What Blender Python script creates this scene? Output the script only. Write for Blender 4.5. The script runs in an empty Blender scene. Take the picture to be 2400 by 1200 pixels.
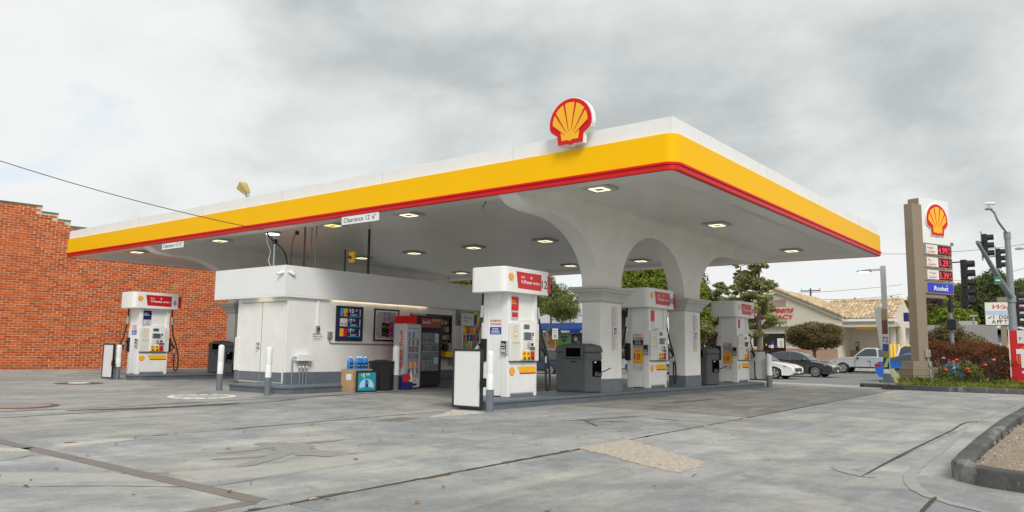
import bpy, bmesh, math, random
import numpy as np
from mathutils import Vector, Matrix
random.seed(7); rng = np.random.default_rng(7)
S = bpy.context.scene
COL = S.collection
PI = math.pi
R_ = math.radians

# ---------------------------------------------------------------- camera
cam_d = bpy.data.cameras.new('camera'); cam = bpy.data.objects.new('camera', cam_d); COL.objects.link(cam)
CAM = Vector((-11.206, -5.463, 1.042))
yaw, pitch, roll = .666, .121, .014
fw = Vector((math.cos(pitch)*math.cos(yaw), math.cos(pitch)*math.sin(yaw), math.sin(pitch)))
r0 = Vector((math.sin(yaw), -math.cos(yaw), 0)); u0 = r0.cross(fw)
rt = math.cos(roll)*r0 + math.sin(roll)*u0
up = -math.sin(roll)*r0 + math.cos(roll)*u0
M4 = Matrix((rt, up, -fw)).transposed().to_4x4(); M4.translation = CAM
cam.matrix_world = M4
cam_d.sensor_width = 36; cam_d.lens = 27.02; cam_d.clip_end = 3000; cam_d.clip_start = .05
S.camera = cam

# ---------------------------------------------------------------- sky and sun
SUN_EL, SUN_AZ = R_(42), math.atan2(-.78, -.62)          # direction towards the sun in plan
w = bpy.data.worlds.new('World'); S.world = w; w.use_nodes = True
nt = w.node_tree; nt.nodes.clear()
def N(t, **k):
    n = nt.nodes.new(t)
    for a, b in k.items(): setattr(n, a, b)
    return n
def math_n(op, a, b=None, clamp=False):
    n = N('ShaderNodeMath', operation=op, use_clamp=clamp)
    for i, v in enumerate((a, b)):
        if v is None: continue
        if isinstance(v, (int, float)): n.inputs[i].default_value = v
        else: nt.links.new(v, n.inputs[i])
    return n.outputs[0]
tc = N('ShaderNodeTexCoord'); sep = N('ShaderNodeSeparateXYZ'); nt.links.new(tc.outputs['Generated'], sep.inputs[0])
zc = math_n('MAXIMUM', sep.outputs[2], 0.0)
zd = math_n('ADD', zc, .38)
comb = N('ShaderNodeCombineXYZ')
nt.links.new(math_n('DIVIDE', sep.outputs[0], zd), comb.inputs[0])
nt.links.new(math_n('DIVIDE', sep.outputs[1], zd), comb.inputs[1])
mp = N('ShaderNodeMapping'); nt.links.new(comb.outputs[0], mp.inputs[0])
mp.inputs['Location'].default_value = (-7.6, 12.74, -.19); mp.inputs['Rotation'].default_value = (0, 0, R_(38)); mp.inputs['Scale'].default_value = (1.15, 1.0, 1)
def noise(vec, sc, det, rough, dist):
    n = N('ShaderNodeTexNoise'); nt.links.new(vec, n.inputs['Vector'])
    n.inputs['Scale'].default_value = sc; n.inputs['Detail'].default_value = det
    n.inputs['Roughness'].default_value = rough; n.inputs['Distortion'].default_value = dist
    return n.outputs[0]
n1 = noise(mp.outputs[0], 1.15, 8, .50, .3)
n2 = noise(mp.outputs[0], 3.6, 9, .58, .35)
dens = math_n('ADD', math_n('MULTIPLY', n1, .75), math_n('MULTIPLY', n2, .25))
lowc = math_n('MULTIPLY', math_n('SUBTRACT', .26, zc, True), .26)       # thinner, brighter cloud towards the horizon
dens = math_n('SUBTRACT', dens, lowc)
ramp = N('ShaderNodeValToRGB'); nt.links.new(dens, ramp.inputs[0])
cr = ramp.color_ramp; cr.interpolation = 'B_SPLINE'
cr.elements[0].position = .415; cr.elements[0].color = (.57, .582, .58, 1)
cr.elements[1].position = .635; cr.elements[1].color = (.305, .328, .328, 1)
for p, c in ((.475, (.53, .545, .542, 1)), (.522, (.465, .482, .48, 1)), (.575, (.395, .418, .418, 1))):
    e = cr.elements.new(p); e.color = c
sky = N('ShaderNodeTexSky', sky_type='NISHITA'); sky.sun_disc = False
sky.sun_elevation = SUN_EL; sky.sun_rotation = R_(90) - SUN_AZ
gap = N('ShaderNodeMapRange'); gap.clamp = True
nt.links.new(dens, gap.inputs[0]); gap.inputs[1].default_value = .385; gap.inputs[2].default_value = .30
gap.inputs[3].default_value = 0; gap.inputs[4].default_value = .55
mix = N('ShaderNodeMix', data_type='RGBA'); nt.links.new(gap.outputs[0], mix.inputs[0])
x10 = N('ShaderNodeVectorMath', operation='SCALE'); nt.links.new(ramp.outputs[0], x10.inputs[0]); x10.inputs['Scale'].default_value = 10
nt.links.new(x10.outputs[0], mix.inputs[6]); nt.links.new(sky.outputs[0], mix.inputs[7])
bg = N('ShaderNodeBackground'); bg.inputs['Strength'].default_value = .1
nt.links.new(mix.outputs[2], bg.inputs['Color'])
out = N('ShaderNodeOutputWorld'); nt.links.new(bg.outputs[0], out.inputs[0])

sun_d = bpy.data.lights.new('sun', 'SUN'); sun = bpy.data.objects.new('sun', sun_d); COL.objects.link(sun)
sun_d.energy = 1.5; sun_d.angle = R_(22); sun_d.color = (1, .965, .91)
sd = Vector((math.cos(SUN_AZ)*math.cos(SUN_EL), math.sin(SUN_AZ)*math.cos(SUN_EL), math.sin(SUN_EL)))
sun.rotation_euler = sd.to_track_quat('Z', 'Y').to_euler()
sun.location = sd*50

S.view_settings.view_transform = 'Standard'; S.view_settings.look = 'None'
S.view_settings.exposure = 0.66; S.view_settings.gamma = 1.0; S.view_settings.use_curve_mapping = False
S.render.engine = 'CYCLES'
S.cycles.max_bounces = 8; S.cycles.diffuse_bounces = 5; S.cycles.glossy_bounces = 4; S.cycles.transmission_bounces = 4
S.cycles.use_denoising = True; S.cycles.sample_clamp_indirect = 8

# ---------------------------------------------------------------- materials
MATS = {}
def mat(name, col, rough=.5, var=.06, ns=2.5, bump=0.0, bs=40, metal=0, emit=0, coat=0, spec=.5, grime=0, island=0, objrand=0, alpha=1, trans=0):
    """painted / plain surface with faint tone noise, optional grime, relief and per-piece tone"""
    m = bpy.data.materials.new(name); m.use_nodes = True; MATS[name] = m
    t = m.node_tree; b = t.nodes['Principled BSDF']; L = t.links
    b.inputs['Roughness'].default_value = rough; b.inputs['Metallic'].default_value = metal
    b.inputs['Coat Weight'].default_value = coat; b.inputs['Specular IOR Level'].default_value = spec
    if trans: b.inputs['Transmission Weight'].default_value = trans
    if alpha < 1: b.inputs['Alpha'].default_value = alpha
    c = (*col, 1)
    b.inputs['Base Color'].default_value = c
    m.diffuse_color = c
    def new(k, **kw):
        n = t.nodes.new(k)
        for a, v in kw.items(): setattr(n, a, v)
        return n
    if emit:
        b.inputs['Emission Color'].default_value = c; b.inputs['Emission Strength'].default_value = emit
        return m
    co = new('ShaderNodeTexCoord')
    src = None
    if var or grime or island or objrand:
        nz = new('ShaderNodeTexNoise'); L.new(co.outputs['Object'], nz.inputs['Vector'])
        nz.inputs['Scale'].default_value = ns; nz.inputs['Detail'].default_value = 6; nz.inputs['Roughness'].default_value = .62
        mr = new('ShaderNodeMapRange'); L.new(nz.outputs[0], mr.inputs[0])
        mr.inputs[1].default_value = .3; mr.inputs[2].default_value = .7; mr.inputs[3].default_value = 1-var; mr.inputs[4].default_value = 1+var
        fac = mr.outputs[0]
        if island or objrand:
            g = new('ShaderNodeNewGeometry'); oi = new('ShaderNodeObjectInfo')
            ad = new('ShaderNodeMath', operation='ADD'); fr = new('ShaderNodeMath', operation='FRACT')
            L.new(g.outputs['Random Per Island'], ad.inputs[0]); L.new(oi.outputs['Random'], ad.inputs[1]); L.new(ad.outputs[0], fr.inputs[0])
            m2 = new('ShaderNodeMapRange'); L.new(fr.outputs[0], m2.inputs[0]); k = max(island, objrand)
            m2.inputs[3].default_value = 1-k; m2.inputs[4].default_value = 1+k
            mu = new('ShaderNodeMath', operation='MULTIPLY'); L.new(fac, mu.inputs[0]); L.new(m2.outputs[0], mu.inputs[1]); fac = mu.outputs[0]
        if grime:
            n3 = new('ShaderNodeTexNoise'); L.new(co.outputs['Object'], n3.inputs['Vector'])
            n3.inputs['Scale'].default_value = ns*3.3; n3.inputs['Detail'].default_value = 8; n3.inputs['Roughness'].default_value = .7
            m3 = new('ShaderNodeMapRange'); L.new(n3.outputs[0], m3.inputs[0])
            m3.inputs[1].default_value = .52; m3.inputs[2].default_value = .75; m3.inputs[3].default_value = 1; m3.inputs[4].default_value = 1-grime
            mu = new('ShaderNodeMath', operation='MULTIPLY'); L.new(fac, mu.inputs[0]); L.new(m3.outputs[0], mu.inputs[1]); fac = mu.outputs[0]
        vm = new('ShaderNodeVectorMath', operation='SCALE'); vm.inputs[0].default_value = col; L.new(fac, vm.inputs['Scale'])
        L.new(vm.outputs[0], b.inputs['Base Color'])
    if bump:
        nb = new('ShaderNodeTexNoise'); L.new(co.outputs['Object'], nb.inputs['Vector'])
        nb.inputs['Scale'].default_value = bs; nb.inputs['Detail'].default_value = 4
        bp = new('ShaderNodeBump'); bp.inputs['Strength'].default_value = bump; bp.inputs['Distance'].default_value = .01
        L.new(nb.outputs[0], bp.inputs['Height']); L.new(bp.outputs[0], b.inputs['Normal'])
    return m

white = mat('white_paint', (.80, .81, .80), .42, .035, 1.6, grime=.06)
pumpw = mat('pump_white', (.82, .82, .80), .35, .03, 2.0, grime=.07)
pumpg = mat('pump_bezel', (.72, .71, .67), .42, .04, 4, grime=.08)
stucco = mat('stucco_white', (.81, .80, .765), .7, .06, 1.5, bump=.35, bs=60, grime=.07)
stuccog = mat('stucco_grey', (.52, .52, .50), .7, .05, 1.2, bump=.22, bs=60, grime=.08)
soffm = mat('soffit_enamel', (.74, .73, .69), .30, .05, .8, grime=.08, objrand=.015)
yellow = mat('canopy_yellow', (.92, .505, .0), .5, .02, .7, spec=.15)
red = mat('canopy_red', (.66, .006, .008), .4, .05, 1.2, spec=.3)
redsoft = mat('sign_red', (.60, .012, .02), .35, .06, 2)
yel2 = mat('sign_yellow', (.90, .50, .01), .4, .04, 3)
orange = mat('shell_yellow', (.93, .47, .01), .4, .04, 3)
greyp = mat('grey_paint', (.145, .165, .19), .5, .10, 2.5, grime=.25, bump=.1, bs=30)
greylt = mat('grey_paint_worn', (.105, .125, .145), .5, .12, 2.5, grime=.3, bump=.1, bs=30)
black = mat('black_plastic', (.007, .007, .008), .6, .2, 5)
blackm = mat('black_metal', (.02, .02, .022), .4, .15, 5)
charc = mat('charcoal_plastic', (.080, .088, .092), .55, .12, 4, grime=.18, bump=.12, bs=90)
rubber = mat('rubber', (.014, .014, .014), .65, .2, 6)
steel = mat('steel', (.55, .55, .56), .3, .06, 5, metal=.9)
alum = mat('aluminium', (.50, .51, .52), .38, .05, 4, metal=.6)
galv = mat('galvanised', (.25, .275, .29), .5, .08, 4, metal=.25)
ink = mat('black_ink', (.02, .02, .025), .5, 0)
inkw = mat('white_ink', (.85, .85, .85), .5, 0)
inkr = mat('red_ink', (.6, .02, .02), .5, 0)
navy = mat('navy_print', (.012, .018, .12), .4, .05, 3)
bluep = mat('blue_print', (.02, .05, .36), .4, .05, 3)
cyan = mat('cyan_print', (.03, .42, .55), .4, .05, 3)
teal = mat('teal_print', (.02, .30, .38), .4, .05, 3)
paper = mat('paper', (.74, .74, .72), .6, .04, 6)
greypr = mat('grey_print', (.50, .50, .52), .5, .04, 4)
greenp = mat('green_print', (.12, .42, .04), .45, .06, 3)
magenta = mat('magenta_print', (.55, .02, .28), .45, .06, 3)
glassd = mat('dark_glass', (.012, .014, .016), .05, 0, spec=.7)
screen = mat('screen_grey', (.10, .11, .12), .12, .03)
cardb = mat('cardboard', (.42, .28, .15), .8, .10, 5, grime=.1)
bluejug = mat('blue_fluid', (.02, .20, .62), .2, .1, 6)
led = mat('led_white', (1, .96, .66), .5, emit=.85)
ledw = mat('lamp_white', (1, 1, .98), .5, emit=1.6)
ledy = mat('led_warm', (1, .90, .25), .5, emit=.8)
ledk = mat('strip_warm', (1, .84, .58), .5, emit=3.2)
ledr = mat('led_red', (1, .02, .05), .5, emit=.5)
void = mat('shade_black', (.004, .004, .004), 1, 0, spec=0)  # matt black that paints the shade inside the waste station openings
tan = mat('tan_stucco', (.27, .215, .155), .75, .05, 1.4, bump=.25, bs=50, grime=.1)
cream = mat('cream_stucco', (.60, .55, .465), .75, .04, .8, bump=.15, bs=30, grime=.06)
pinkb = mat('pink_masonry', (.40, .26, .19), .8, .06, 1)
mortar = mat('mortar', (.66, .52, .38), .85, .1, 4, bump=.3, bs=80)
teald = mat('teal_flashing', (.02, .22, .19), .45, .12, 3)
asph = mat('asphalt', (.20, .20, .195), .85, .12, .6, bump=.3, bs=200, grime=.1)
ylwb = mat('yellow_bollard', (.85, .52, .01), .5, .06, 5)
barkm = mat('bark', (.16, .125, .095), .85, .22, 9, bump=.6, bs=25)
darkw = mat('dark_wood', (.09, .07, .055), .8, .15, 6)
roofsh = mat('grey_shingle', (.075, .075, .08), .8, .12, 8)
blueaw = mat('blue_awning', (.035, .11, .42), .7, .08, 2)
bluedk = mat('navy_awning', (.012, .03, .16), .7, .06, 2)
tilem = mat('roof_tile', (.56, .43, .27), .75, .12, 3, island=.3, grime=.15)
rootm = mat('rust', (.14, .075, .05), .8, .2, 8, grime=.2)

def mlink(m): return m.node_tree, m.node_tree.nodes['Principled BSDF'], m.node_tree.links
def concrete(name, light, dark, warm, fine=1.0, streak=True, spots=.22):
    m = bpy.data.materials.new(name); m.use_nodes = True
    t, b, L = mlink(m)
    def new(k, **kw):
        n = t.nodes.new(k)
        for a, v in kw.items(): setattr(n, a, v)
        return n
    g = new('ShaderNodeNewGeometry'); P = g.outputs['Position']
    oi = new('ShaderNodeObjectInfo')
    def nz(sc, det=6, ro=.6, vec=P, dist=0):
        n = new('ShaderNodeTexNoise'); L.new(vec, n.inputs['Vector']); n.inputs['Scale'].default_value = sc
        n.inputs['Detail'].default_value = det; n.inputs['Roughness'].default_value = ro; n.inputs['Distortion'].default_value = dist
        return n.outputs[0]
    def rng_(v, a, b2, c, d):
        n = new('ShaderNodeMapRange'); L.new(v, n.inputs[0])
        for i, x in enumerate((a, b2, c, d)): n.inputs[i+1].default_value = x
        return n.outputs[0]
    def mixc(f, A, B, bt='MIX'):
        n = new('ShaderNodeMix', data_type='RGBA', blend_type=bt)
        if isinstance(f, float): n.inputs[0].default_value = f
        else: L.new(f, n.inputs[0])
        for i, x in ((6, A), (7, B)):
            if isinstance(x, tuple): n.inputs[i].default_value = (*x, 1)
            else: L.new(x, n.inputs[i])
        return n.outputs[2]
    c = mixc(rng_(nz(.32, 5, .6), .38, .62, 0, 1), light, warm)
    c = mixc(rng_(nz(.50, 8, .66, dist=.8), .44, .58, 0, .9), c, dark)
    mp = new('ShaderNodeMapping'); L.new(P, mp.inputs[0]); mp.inputs['Rotation'].default_value = (0, 0, R_(-4)); mp.inputs['Scale'].default_value = (.35, 2.6, 1)
    c = mixc(rng_(nz(.9, 6, .65, mp.outputs[0]), .47, .64, 0, .75 if streak else .2), c, dark)
    c = mixc(rng_(nz(1.3, 6, .65, mp.outputs[0]), .56, .70, 0, .5), c, (.52, .51, .47))
    c = mixc(rng_(nz(1.9, 8, .7, dist=1.2), .60, .70, 0, .45), c, (.17, .155, .13))
    c = mixc(rng_(nz(9, 8, .75), .58, .75, 0, .25), c, (.16, .15, .14))
    sp = nz(42, 3, .5); c = mixc(rng_(sp, .64, .70, 0, .5), c, (.13, .11, .09))
    c = mixc(rng_(nz(26, 4, .6), .62, .70, 0, .35), c, (.52, .51, .48))
    v2 = new('ShaderNodeTexVoronoi'); L.new(P, v2.inputs['Vector']); v2.inputs['Scale'].default_value = 1.6; v2.inputs['Randomness'].default_value = 1
    dn = new('ShaderNodeMath', operation='MULTIPLY_ADD'); L.new(nz(14, 4, .6), dn.inputs[0]); dn.inputs[1].default_value = .09; L.new(v2.outputs['Distance'], dn.inputs[2])
    c = mixc(rng_(dn.outputs[0], .07, .12, spots, 0), c, (.085, .075, .065))
    c = mixc(rng_(nz(120*fine, 3, .6), .3, .7, 0, .22), c, (.22, .22, .215))
    def mul(c, f):
        vm = new('ShaderNodeVectorMath', operation='SCALE'); L.new(c, vm.inputs[0]); L.new(f, vm.inputs['Scale']); return vm.outputs[0]
    c = mul(c, rng_(oi.outputs['Random'], 0, 1, .90, 1.08))
    c = mul(c, rng_(nz(1.7, 10, .72, dist=.3), .34, .66, .80, 1.16))
    c = mul(c, rng_(nz(5.5, 8, .75), .34, .66, .88, 1.10))
    c = mul(c, rng_(nz(48, 4, .7), .32, .68, .84, 1.14))
    # hairline cracks
    wv = new('ShaderNodeTexNoise'); L.new(P, wv.inputs['Vector']); wv.inputs['Scale'].default_value = 1.1; wv.inputs['Detail'].default_value = 5
    va = new('ShaderNodeVectorMath', operation='MULTIPLY_ADD'); L.new(wv.outputs['Color'], va.inputs[0]); va.inputs[1].default_value = (.9, .9, 0); L.new(P, va.inputs[2])
    vo = new('ShaderNodeTexVoronoi', feature='DISTANCE_TO_EDGE'); L.new(va.outputs[0], vo.inputs['Vector']); vo.inputs['Scale'].default_value = .21
    crack = rng_(vo.outputs['Distance'], .0003, .0010, .35, 0)
    msk = rng_(nz(.6, 3, .5), .50, .56, 0, 1)
    mu = new('ShaderNodeMath', operation='MULTIPLY'); L.new(crack, mu.inputs[0]); L.new(msk, mu.inputs[1])
    c = mixc(mu.outputs[0], c, (.07, .06, .05))
    L.new(c, b.inputs['Base Color'])
    L.new(rng_(nz(2.2, 6, .6), .3, .7, .62, .88), b.inputs['Roughness'])
    bp = new('ShaderNodeBump'); bp.inputs['Strength'].default_value = .35; bp.inputs['Distance'].default_value = .006
    hh = new('ShaderNodeMath', operation='SUBTRACT'); L.new(nz(60, 5, .7), hh.inputs[0]); L.new(mu.outputs[0], hh.inputs[1])
    L.new(hh.outputs[0], bp.inputs['Height']); L.new(bp.outputs[0], b.inputs['Normal'])
    MATS[name] = m
    return m
conc = concrete('forecourt_concrete', (.40, .405, .40), (.25, .262, .268), (.425, .405, .345))
concm = concrete('semi_worn_shaded_concrete', (.355, .355, .342), (.22, .228, .23), (.385, .362, .305), spots=.35)  # in-between tone: start of the canopy shade painted in, with some oil spots
concw = concrete('worn_shaded_concrete', (.275, .27, .25), (.15, .15, .145), (.29, .265, .215), spots=.6)  # oil-stained slabs, with the shade under the canopy painted into the colour too
concp = concrete('pale_concrete', (.50, .49, .45), (.38, .375, .35), (.52, .49, .42), streak=False)
kerbm = concrete('kerb_concrete', (.050, .050, .053), (.022, .022, .024), (.10, .097, .09), streak=False)
aggr = mat('exposed_aggregate', (.46, .40, .325), .9, .38, 24, bump=.9, bs=70, grime=.35)
patchm = mat('patch_filler', (.20, .175, .155), .85, .12, 6, bump=.3, bs=120, grime=.15)
patchd = mat('dark_patch', (.185, .16, .14), .85, .15, 10, bump=.4, bs=120, grime=.25)
stainw = mat('white_stain', (.49, .46, .40), .85, .12, 6, grime=.35)
skidm = mat('tyre_rubber_mark', (.10, .09, .08), .8, .25, 3, grime=.2)
dirt = mat('dry_soil', (.30, .235, .165), .95, .2, 6, bump=.8, bs=50, grime=.3)

def leafmat(name, c1, c2, c3=None):
    m = bpy.data.materials.new(name); m.use_nodes = True
    t, b, L = mlink(m)
    def new(k, **kw):
        n = t.nodes.new(k)
        for a, v in kw.items(): setattr(n, a, v)
        return n
    g = new('ShaderNodeNewGeometry'); co = new('ShaderNodeTexCoord')
    n = new('ShaderNodeTexNoise'); L.new(co.outputs['Object'], n.inputs['Vector']); n.inputs['Scale'].default_value = 1.1; n.inputs['Detail'].default_value = 3
    ad = new('ShaderNodeMath', operation='MULTIPLY_ADD'); L.new(g.outputs['Random Per Island'], ad.inputs[0]); ad.inputs[1].default_value = .5
    mr = new('ShaderNodeMapRange'); L.new(n.outputs[0], mr.inputs[0]); mr.inputs[1].default_value = .3; mr.inputs[2].default_value = .7; mr.inputs[4].default_value = .5
    L.new(mr.outputs[0], ad.inputs[2])
    r = new('ShaderNodeValToRGB'); L.new(ad.outputs[0], r.inputs[0])
    r.color_ramp.elements[0].color = (*c1, 1); r.color_ramp.elements[1].color = (*c2, 1)
    if c3: e = r.color_ramp.elements.new(.9); e.color = (*c3, 1)
    L.new(r.outputs[0], b.inputs['Base Color']); b.inputs['Roughness'].default_value = .6
    b.inputs['Subsurface Weight'].default_value = 0
    b.inputs['Specular IOR Level'].default_value = .3
    tr = new('ShaderNodeBsdfTranslucent'); L.new(r.outputs[0], tr.inputs[0])
    mx = new('ShaderNodeMixShader'); mx.inputs[0].default_value = .42
    L.new(b.outputs[0], mx.inputs[1]); L.new(tr.outputs[0], mx.inputs[2])
    L.new(mx.outputs[0], t.nodes['Material Output'].inputs[0])
    MATS[name] = m
    return m
leaf_g = leafmat('leaf_green', (.04, .075, .014), (.16, .22, .05), (.34, .37, .11))
leaf_b = leafmat('leaf_bright', (.045, .10, .01), (.18, .30, .03), (.36, .42, .06))
leaf_d = leafmat('leaf_dark', (.03, .055, .018), (.09, .13, .035), (.19, .22, .07))
leaf_c = leafmat('leaf_conifer', (.08, .11, .03), (.24, .29, .07), (.46, .47, .17))
leaf_z = leafmat('leaf_bronze', (.09, .065, .025), (.19, .12, .045), (.26, .19, .08))
leaf_r = leafmat('leaf_red', (.05, .045, .016), (.16, .075, .03), (.36, .12, .05))
leaf_o = leafmat('leaf_olive', (.06, .065, .022), (.155, .145, .045), (.27, .20, .08))
grassm = leafmat('grass_blade', (.05, .09, .012), (.16, .24, .03), (.30, .32, .07))
petal = mat('rose_petal', (.75, .045, .05), .6, .2, 20)
petalp = mat('pink_petal', (.75, .16, .22), .6, .2, 20)
pebm = leafmat('pebble', (.16, .13, .10), (.45, .38, .30), (.70, .68, .66))
# ---------------------------------------------------------------- mesh helpers
class MB:
    def __init__(s): s.v = []; s.f = []; s.m = []; s.cur = 0
    def add(s, vs, fs):
        o = len(s.v); s.v += [tuple(p) for p in vs]
        s.f += [tuple(i+o for i in f) for f in fs]; s.m += [s.cur]*len(fs); return s
    def mat(s, i): s.cur = i; return s
    def box(s, x0, x1, y0, y1, z0, z1):
        return s.add([(x0,y0,z0),(x1,y0,z0),(x1,y1,z0),(x0,y1,z0),(x0,y0,z1),(x1,y0,z1),(x1,y1,z1),(x0,y1,z1)],
                     [(0,3,2,1),(4,5,6,7),(0,1,5,4),(1,2,6,5),(2,3,7,6),(3,0,4,7)])
    def loft(s, rings, caps=True, closed=False):
        n = len(rings[0]); o = len(s.v); fs = []
        for r in rings: s.v += [tuple(p) for p in r]
        K = len(rings)
        for k in range(K if closed else K-1):
            a = o+k*n; b = o+((k+1) % K)*n
            for i in range(n): fs.append((a+i, a+(i+1) % n, b+(i+1) % n, b+i))
        if caps and not closed: fs.append(tuple(range(o, o+n))[::-1]); fs.append(tuple(range(o+(K-1)*n, o+K*n)))
        s.f += fs; s.m += [s.cur]*len(fs); return s
    def prism(s, poly, ax, a, b):
        f = {'x': lambda p, t: (t, p[0], p[1]), 'y': lambda p, t: (p[0], t, p[1]), 'z': lambda p, t: (p[0], p[1], t)}[ax]
        return s.loft([[f(p, a) for p in poly], [f(p, b) for p in poly]])
    def cyl(s, p, q, r0, r1=None, n=14, caps=True):
        p = Vector(p); q = Vector(q); r1 = r0 if r1 is None else r1; d = (q-p).normalized()
        a = d.orthogonal().normalized(); b = d.cross(a)
        return s.loft([[c+(a*math.cos(2*PI*i/n)+b*math.sin(2*PI*i/n))*r for i in range(n)] for c, r in ((p, r0), (q, r1))], caps)
    def tube(s, pts, r, n=8, smooth=0):
        pts = [Vector(p) for p in pts]
        if smooth: pts = spline(pts, smooth)
        rings = []; a = None
        for i, p in enumerate(pts):
            d = (pts[min(i+1, len(pts)-1)]-pts[max(i-1, 0)]).normalized()
            a = d.orthogonal().normalized() if a is None else (a-d*a.dot(d)).normalized()
            b = d.cross(a); rr = r[i*(len(r)-1)//max(1, len(pts)-1)] if isinstance(r, (list, tuple)) else r
            rings.append([p+(a*math.cos(2*PI*k/n)+b*math.sin(2*PI*k/n))*rr for k in range(n)])
        return s.loft(rings)
    def lathe(s, prof, c=(0,0,0), n=20, ax='z'):
        rings = []
        for r, h in prof:
            ring = []
            for i in range(n):
                x, y = r*math.cos(2*PI*i/n), r*math.sin(2*PI*i/n)
                ring.append({'z': (c[0]+x, c[1]+y, c[2]+h), 'y': (c[0]+x, c[1]+h, c[2]-y), 'x': (c[0]+h, c[1]+x, c[2]+y)}[ax])
            rings.append(ring)
        return s.loft(rings)
    def sph(s, c, r, n=12, k=7):
        r = r if isinstance(r, tuple) else (r, r, r)
        return s.loft([[(c[0]+r[0]*math.sin(PI*j/k)*math.cos(2*PI*i/n), c[1]+r[1]*math.sin(PI*j/k)*math.sin(2*PI*i/n), c[2]-r[2]*math.cos(PI*j/k))
                        for i in range(n)] for j in [.08]+list(range(1, k))+[k-.08]])
    def fp(s, fr, poly, o0, o1):
        """polygon in a face frame, from out-offset o0 to o1"""
        return s.loft([[fr.p(u, v, o) for u, v in poly] for o in (o0, o1)])
    def fb(s, fr, u0, u1, v0, v1, o0, o1): return s.fp(fr, [(u0,v0),(u1,v0),(u1,v1),(u0,v1)], o0, o1)
    def build(s, name, mats, parent=None, bevel=0, smooth=False, seg=2, kind=None, loc=None):
        me = bpy.data.meshes.new(name); me.from_pydata([tuple(p) for p in s.v], [], s.f)
        if not isinstance(mats, (list, tuple)): mats = [mats]
        for m in mats: me.materials.append(m)
        me.polygons.foreach_set('material_index', s.m)
        bm = bmesh.new(); bm.from_mesh(me); bmesh.ops.recalc_face_normals(bm, faces=bm.faces); bm.to_mesh(me); bm.free()
        if smooth:
            me.polygons.foreach_set('use_smooth', [True]*len(me.polygons)); me.set_sharp_from_angle(angle=R_(38 if smooth is True else smooth))
        o = link(name, me, parent)
        if loc: o.location = loc
        if bevel:
            b = o.modifiers.new('bevel', 'BEVEL'); b.width = bevel; b.segments = seg; b.limit_method = 'ANGLE'; b.angle_limit = R_(40)
        if kind: o['kind'] = kind
        return o
def link(name, me, parent=None):
    o = bpy.data.objects.new(name, me); COL.objects.link(o)
    if parent is not None: o.parent = parent
    return o
def spline(pts, k):
    out = []; n = len(pts)
    for i in range(n-1):
        p0, p1, p2, p3 = pts[max(i-1,0)], pts[i], pts[i+1], pts[min(i+2,n-1)]
        for j in range(k):
            t = j/k; out.append(.5*((2*p1)+(p2-p0)*t+(2*p0-5*p1+4*p2-p3)*t*t+(3*p1-p0-3*p2+p3)*t**3))
    return out+[pts[-1]]
class FR:
    """a face frame: origin, right, up, out"""
    def __init__(s, o, face):
        s.o = Vector(o)
        s.r, s.u = {'-x': ((0,-1,0),(0,0,1)), '-y': ((1,0,0),(0,0,1)), '+x': ((0,1,0),(0,0,1)), '+y': ((-1,0,0),(0,0,1)), '+z': ((1,0,0),(0,1,0))}[face]
        s.r = Vector(s.r); s.u = Vector(s.u); s.n = s.r.cross(s.u)
    def p(s, u, v, o): return s.o+s.r*u+s.u*v+s.n*o
def thing(name, label, cat, loc=(0,0,0), group=None, rz=0):
    o = bpy.data.objects.new(name, None); COL.objects.link(o); o.empty_display_size = .3
    o.location = loc; o.rotation_euler = (0, 0, rz); o['label'] = label; o['category'] = cat
    if group: o['group'] = group
    return o
def tag(o, label, cat, group=None):
    o['label'] = label; o['category'] = cat
    if group: o['group'] = group
    return o
def struct(o): o['kind'] = 'structure'; return o
TC = {}
def text_data(s, bold, shear, space):
    k = (s, bold, shear, space)
    if k in TC: return TC[k]
    c = bpy.data.curves.new('t', 'FONT'); c.body = s; c.size = 1; c.offset = bold; c.shear = shear; c.space_character = space
    c.resolution_u = 3
    o = bpy.data.objects.new('t', c); me = bpy.data.meshes.new_from_object(o)
    vs = [tuple(v.co) for v in me.vertices]; fs = [tuple(p.vertices) for p in me.polygons]
    bpy.data.objects.remove(o); bpy.data.curves.remove(c); bpy.data.meshes.remove(me)
    TC[k] = (vs, fs); return TC[k]
def T(parent, fr, items, m, name='lettering', off=.004):
    """items: (text, u, v, height, align, bold, width or None, shear)"""
    b = MB()
    for it in items:
        s, u, v, h = it[:4]; al = it[4] if len(it) > 4 else 'C'; bold = it[5] if len(it) > 5 else .012
        wd = it[6] if len(it) > 6 else None; sh = it[7] if len(it) > 7 else 0; up_ = it[8] if len(it) > 8 else False
        vs, fs = text_data(s, bold, sh, 1.0)
        if not vs: continue
        x0 = min(p[0] for p in vs); x1 = max(p[0] for p in vs); k = h/.72
        kx = wd/(x1-x0) if wd else k
        dx = {'L': -x0, 'C': -(x0+x1)/2, 'R': -x1}[al]
        if up_: b.add([fr.p(u-p[1]*k, v+(p[0]+dx)*kx, off) for p in vs], fs)
        else: b.add([fr.p(u+(p[0]+dx)*kx, v+p[1]*k, off) for p in vs], fs)
    return b.build(name, m, parent)
def rrect(x0, x1, y0, y1, r, n=5):
    pts = []
    for cx, cy, a in ((x1-r, y0+r, -90), (x1-r, y1-r, 0), (x0+r, y1-r, 90), (x0+r, y0+r, 180)):
        for i in range(n+1):
            t = R_(a+90*i/n); pts.append((cx+r*math.cos(t), cy+r*math.sin(t)))
    return pts
SHELL = [(-.29,0),(-.07,.0),(0,-.03),(.07,.0),(.29,0),(.31,.19),(.46,.29)]+[(.5*math.cos(R_(a)), .43+.5*math.sin(R_(a))) for a in range(-8, 189, 7)]+[(-.46,.29),(-.31,.19)]
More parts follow.
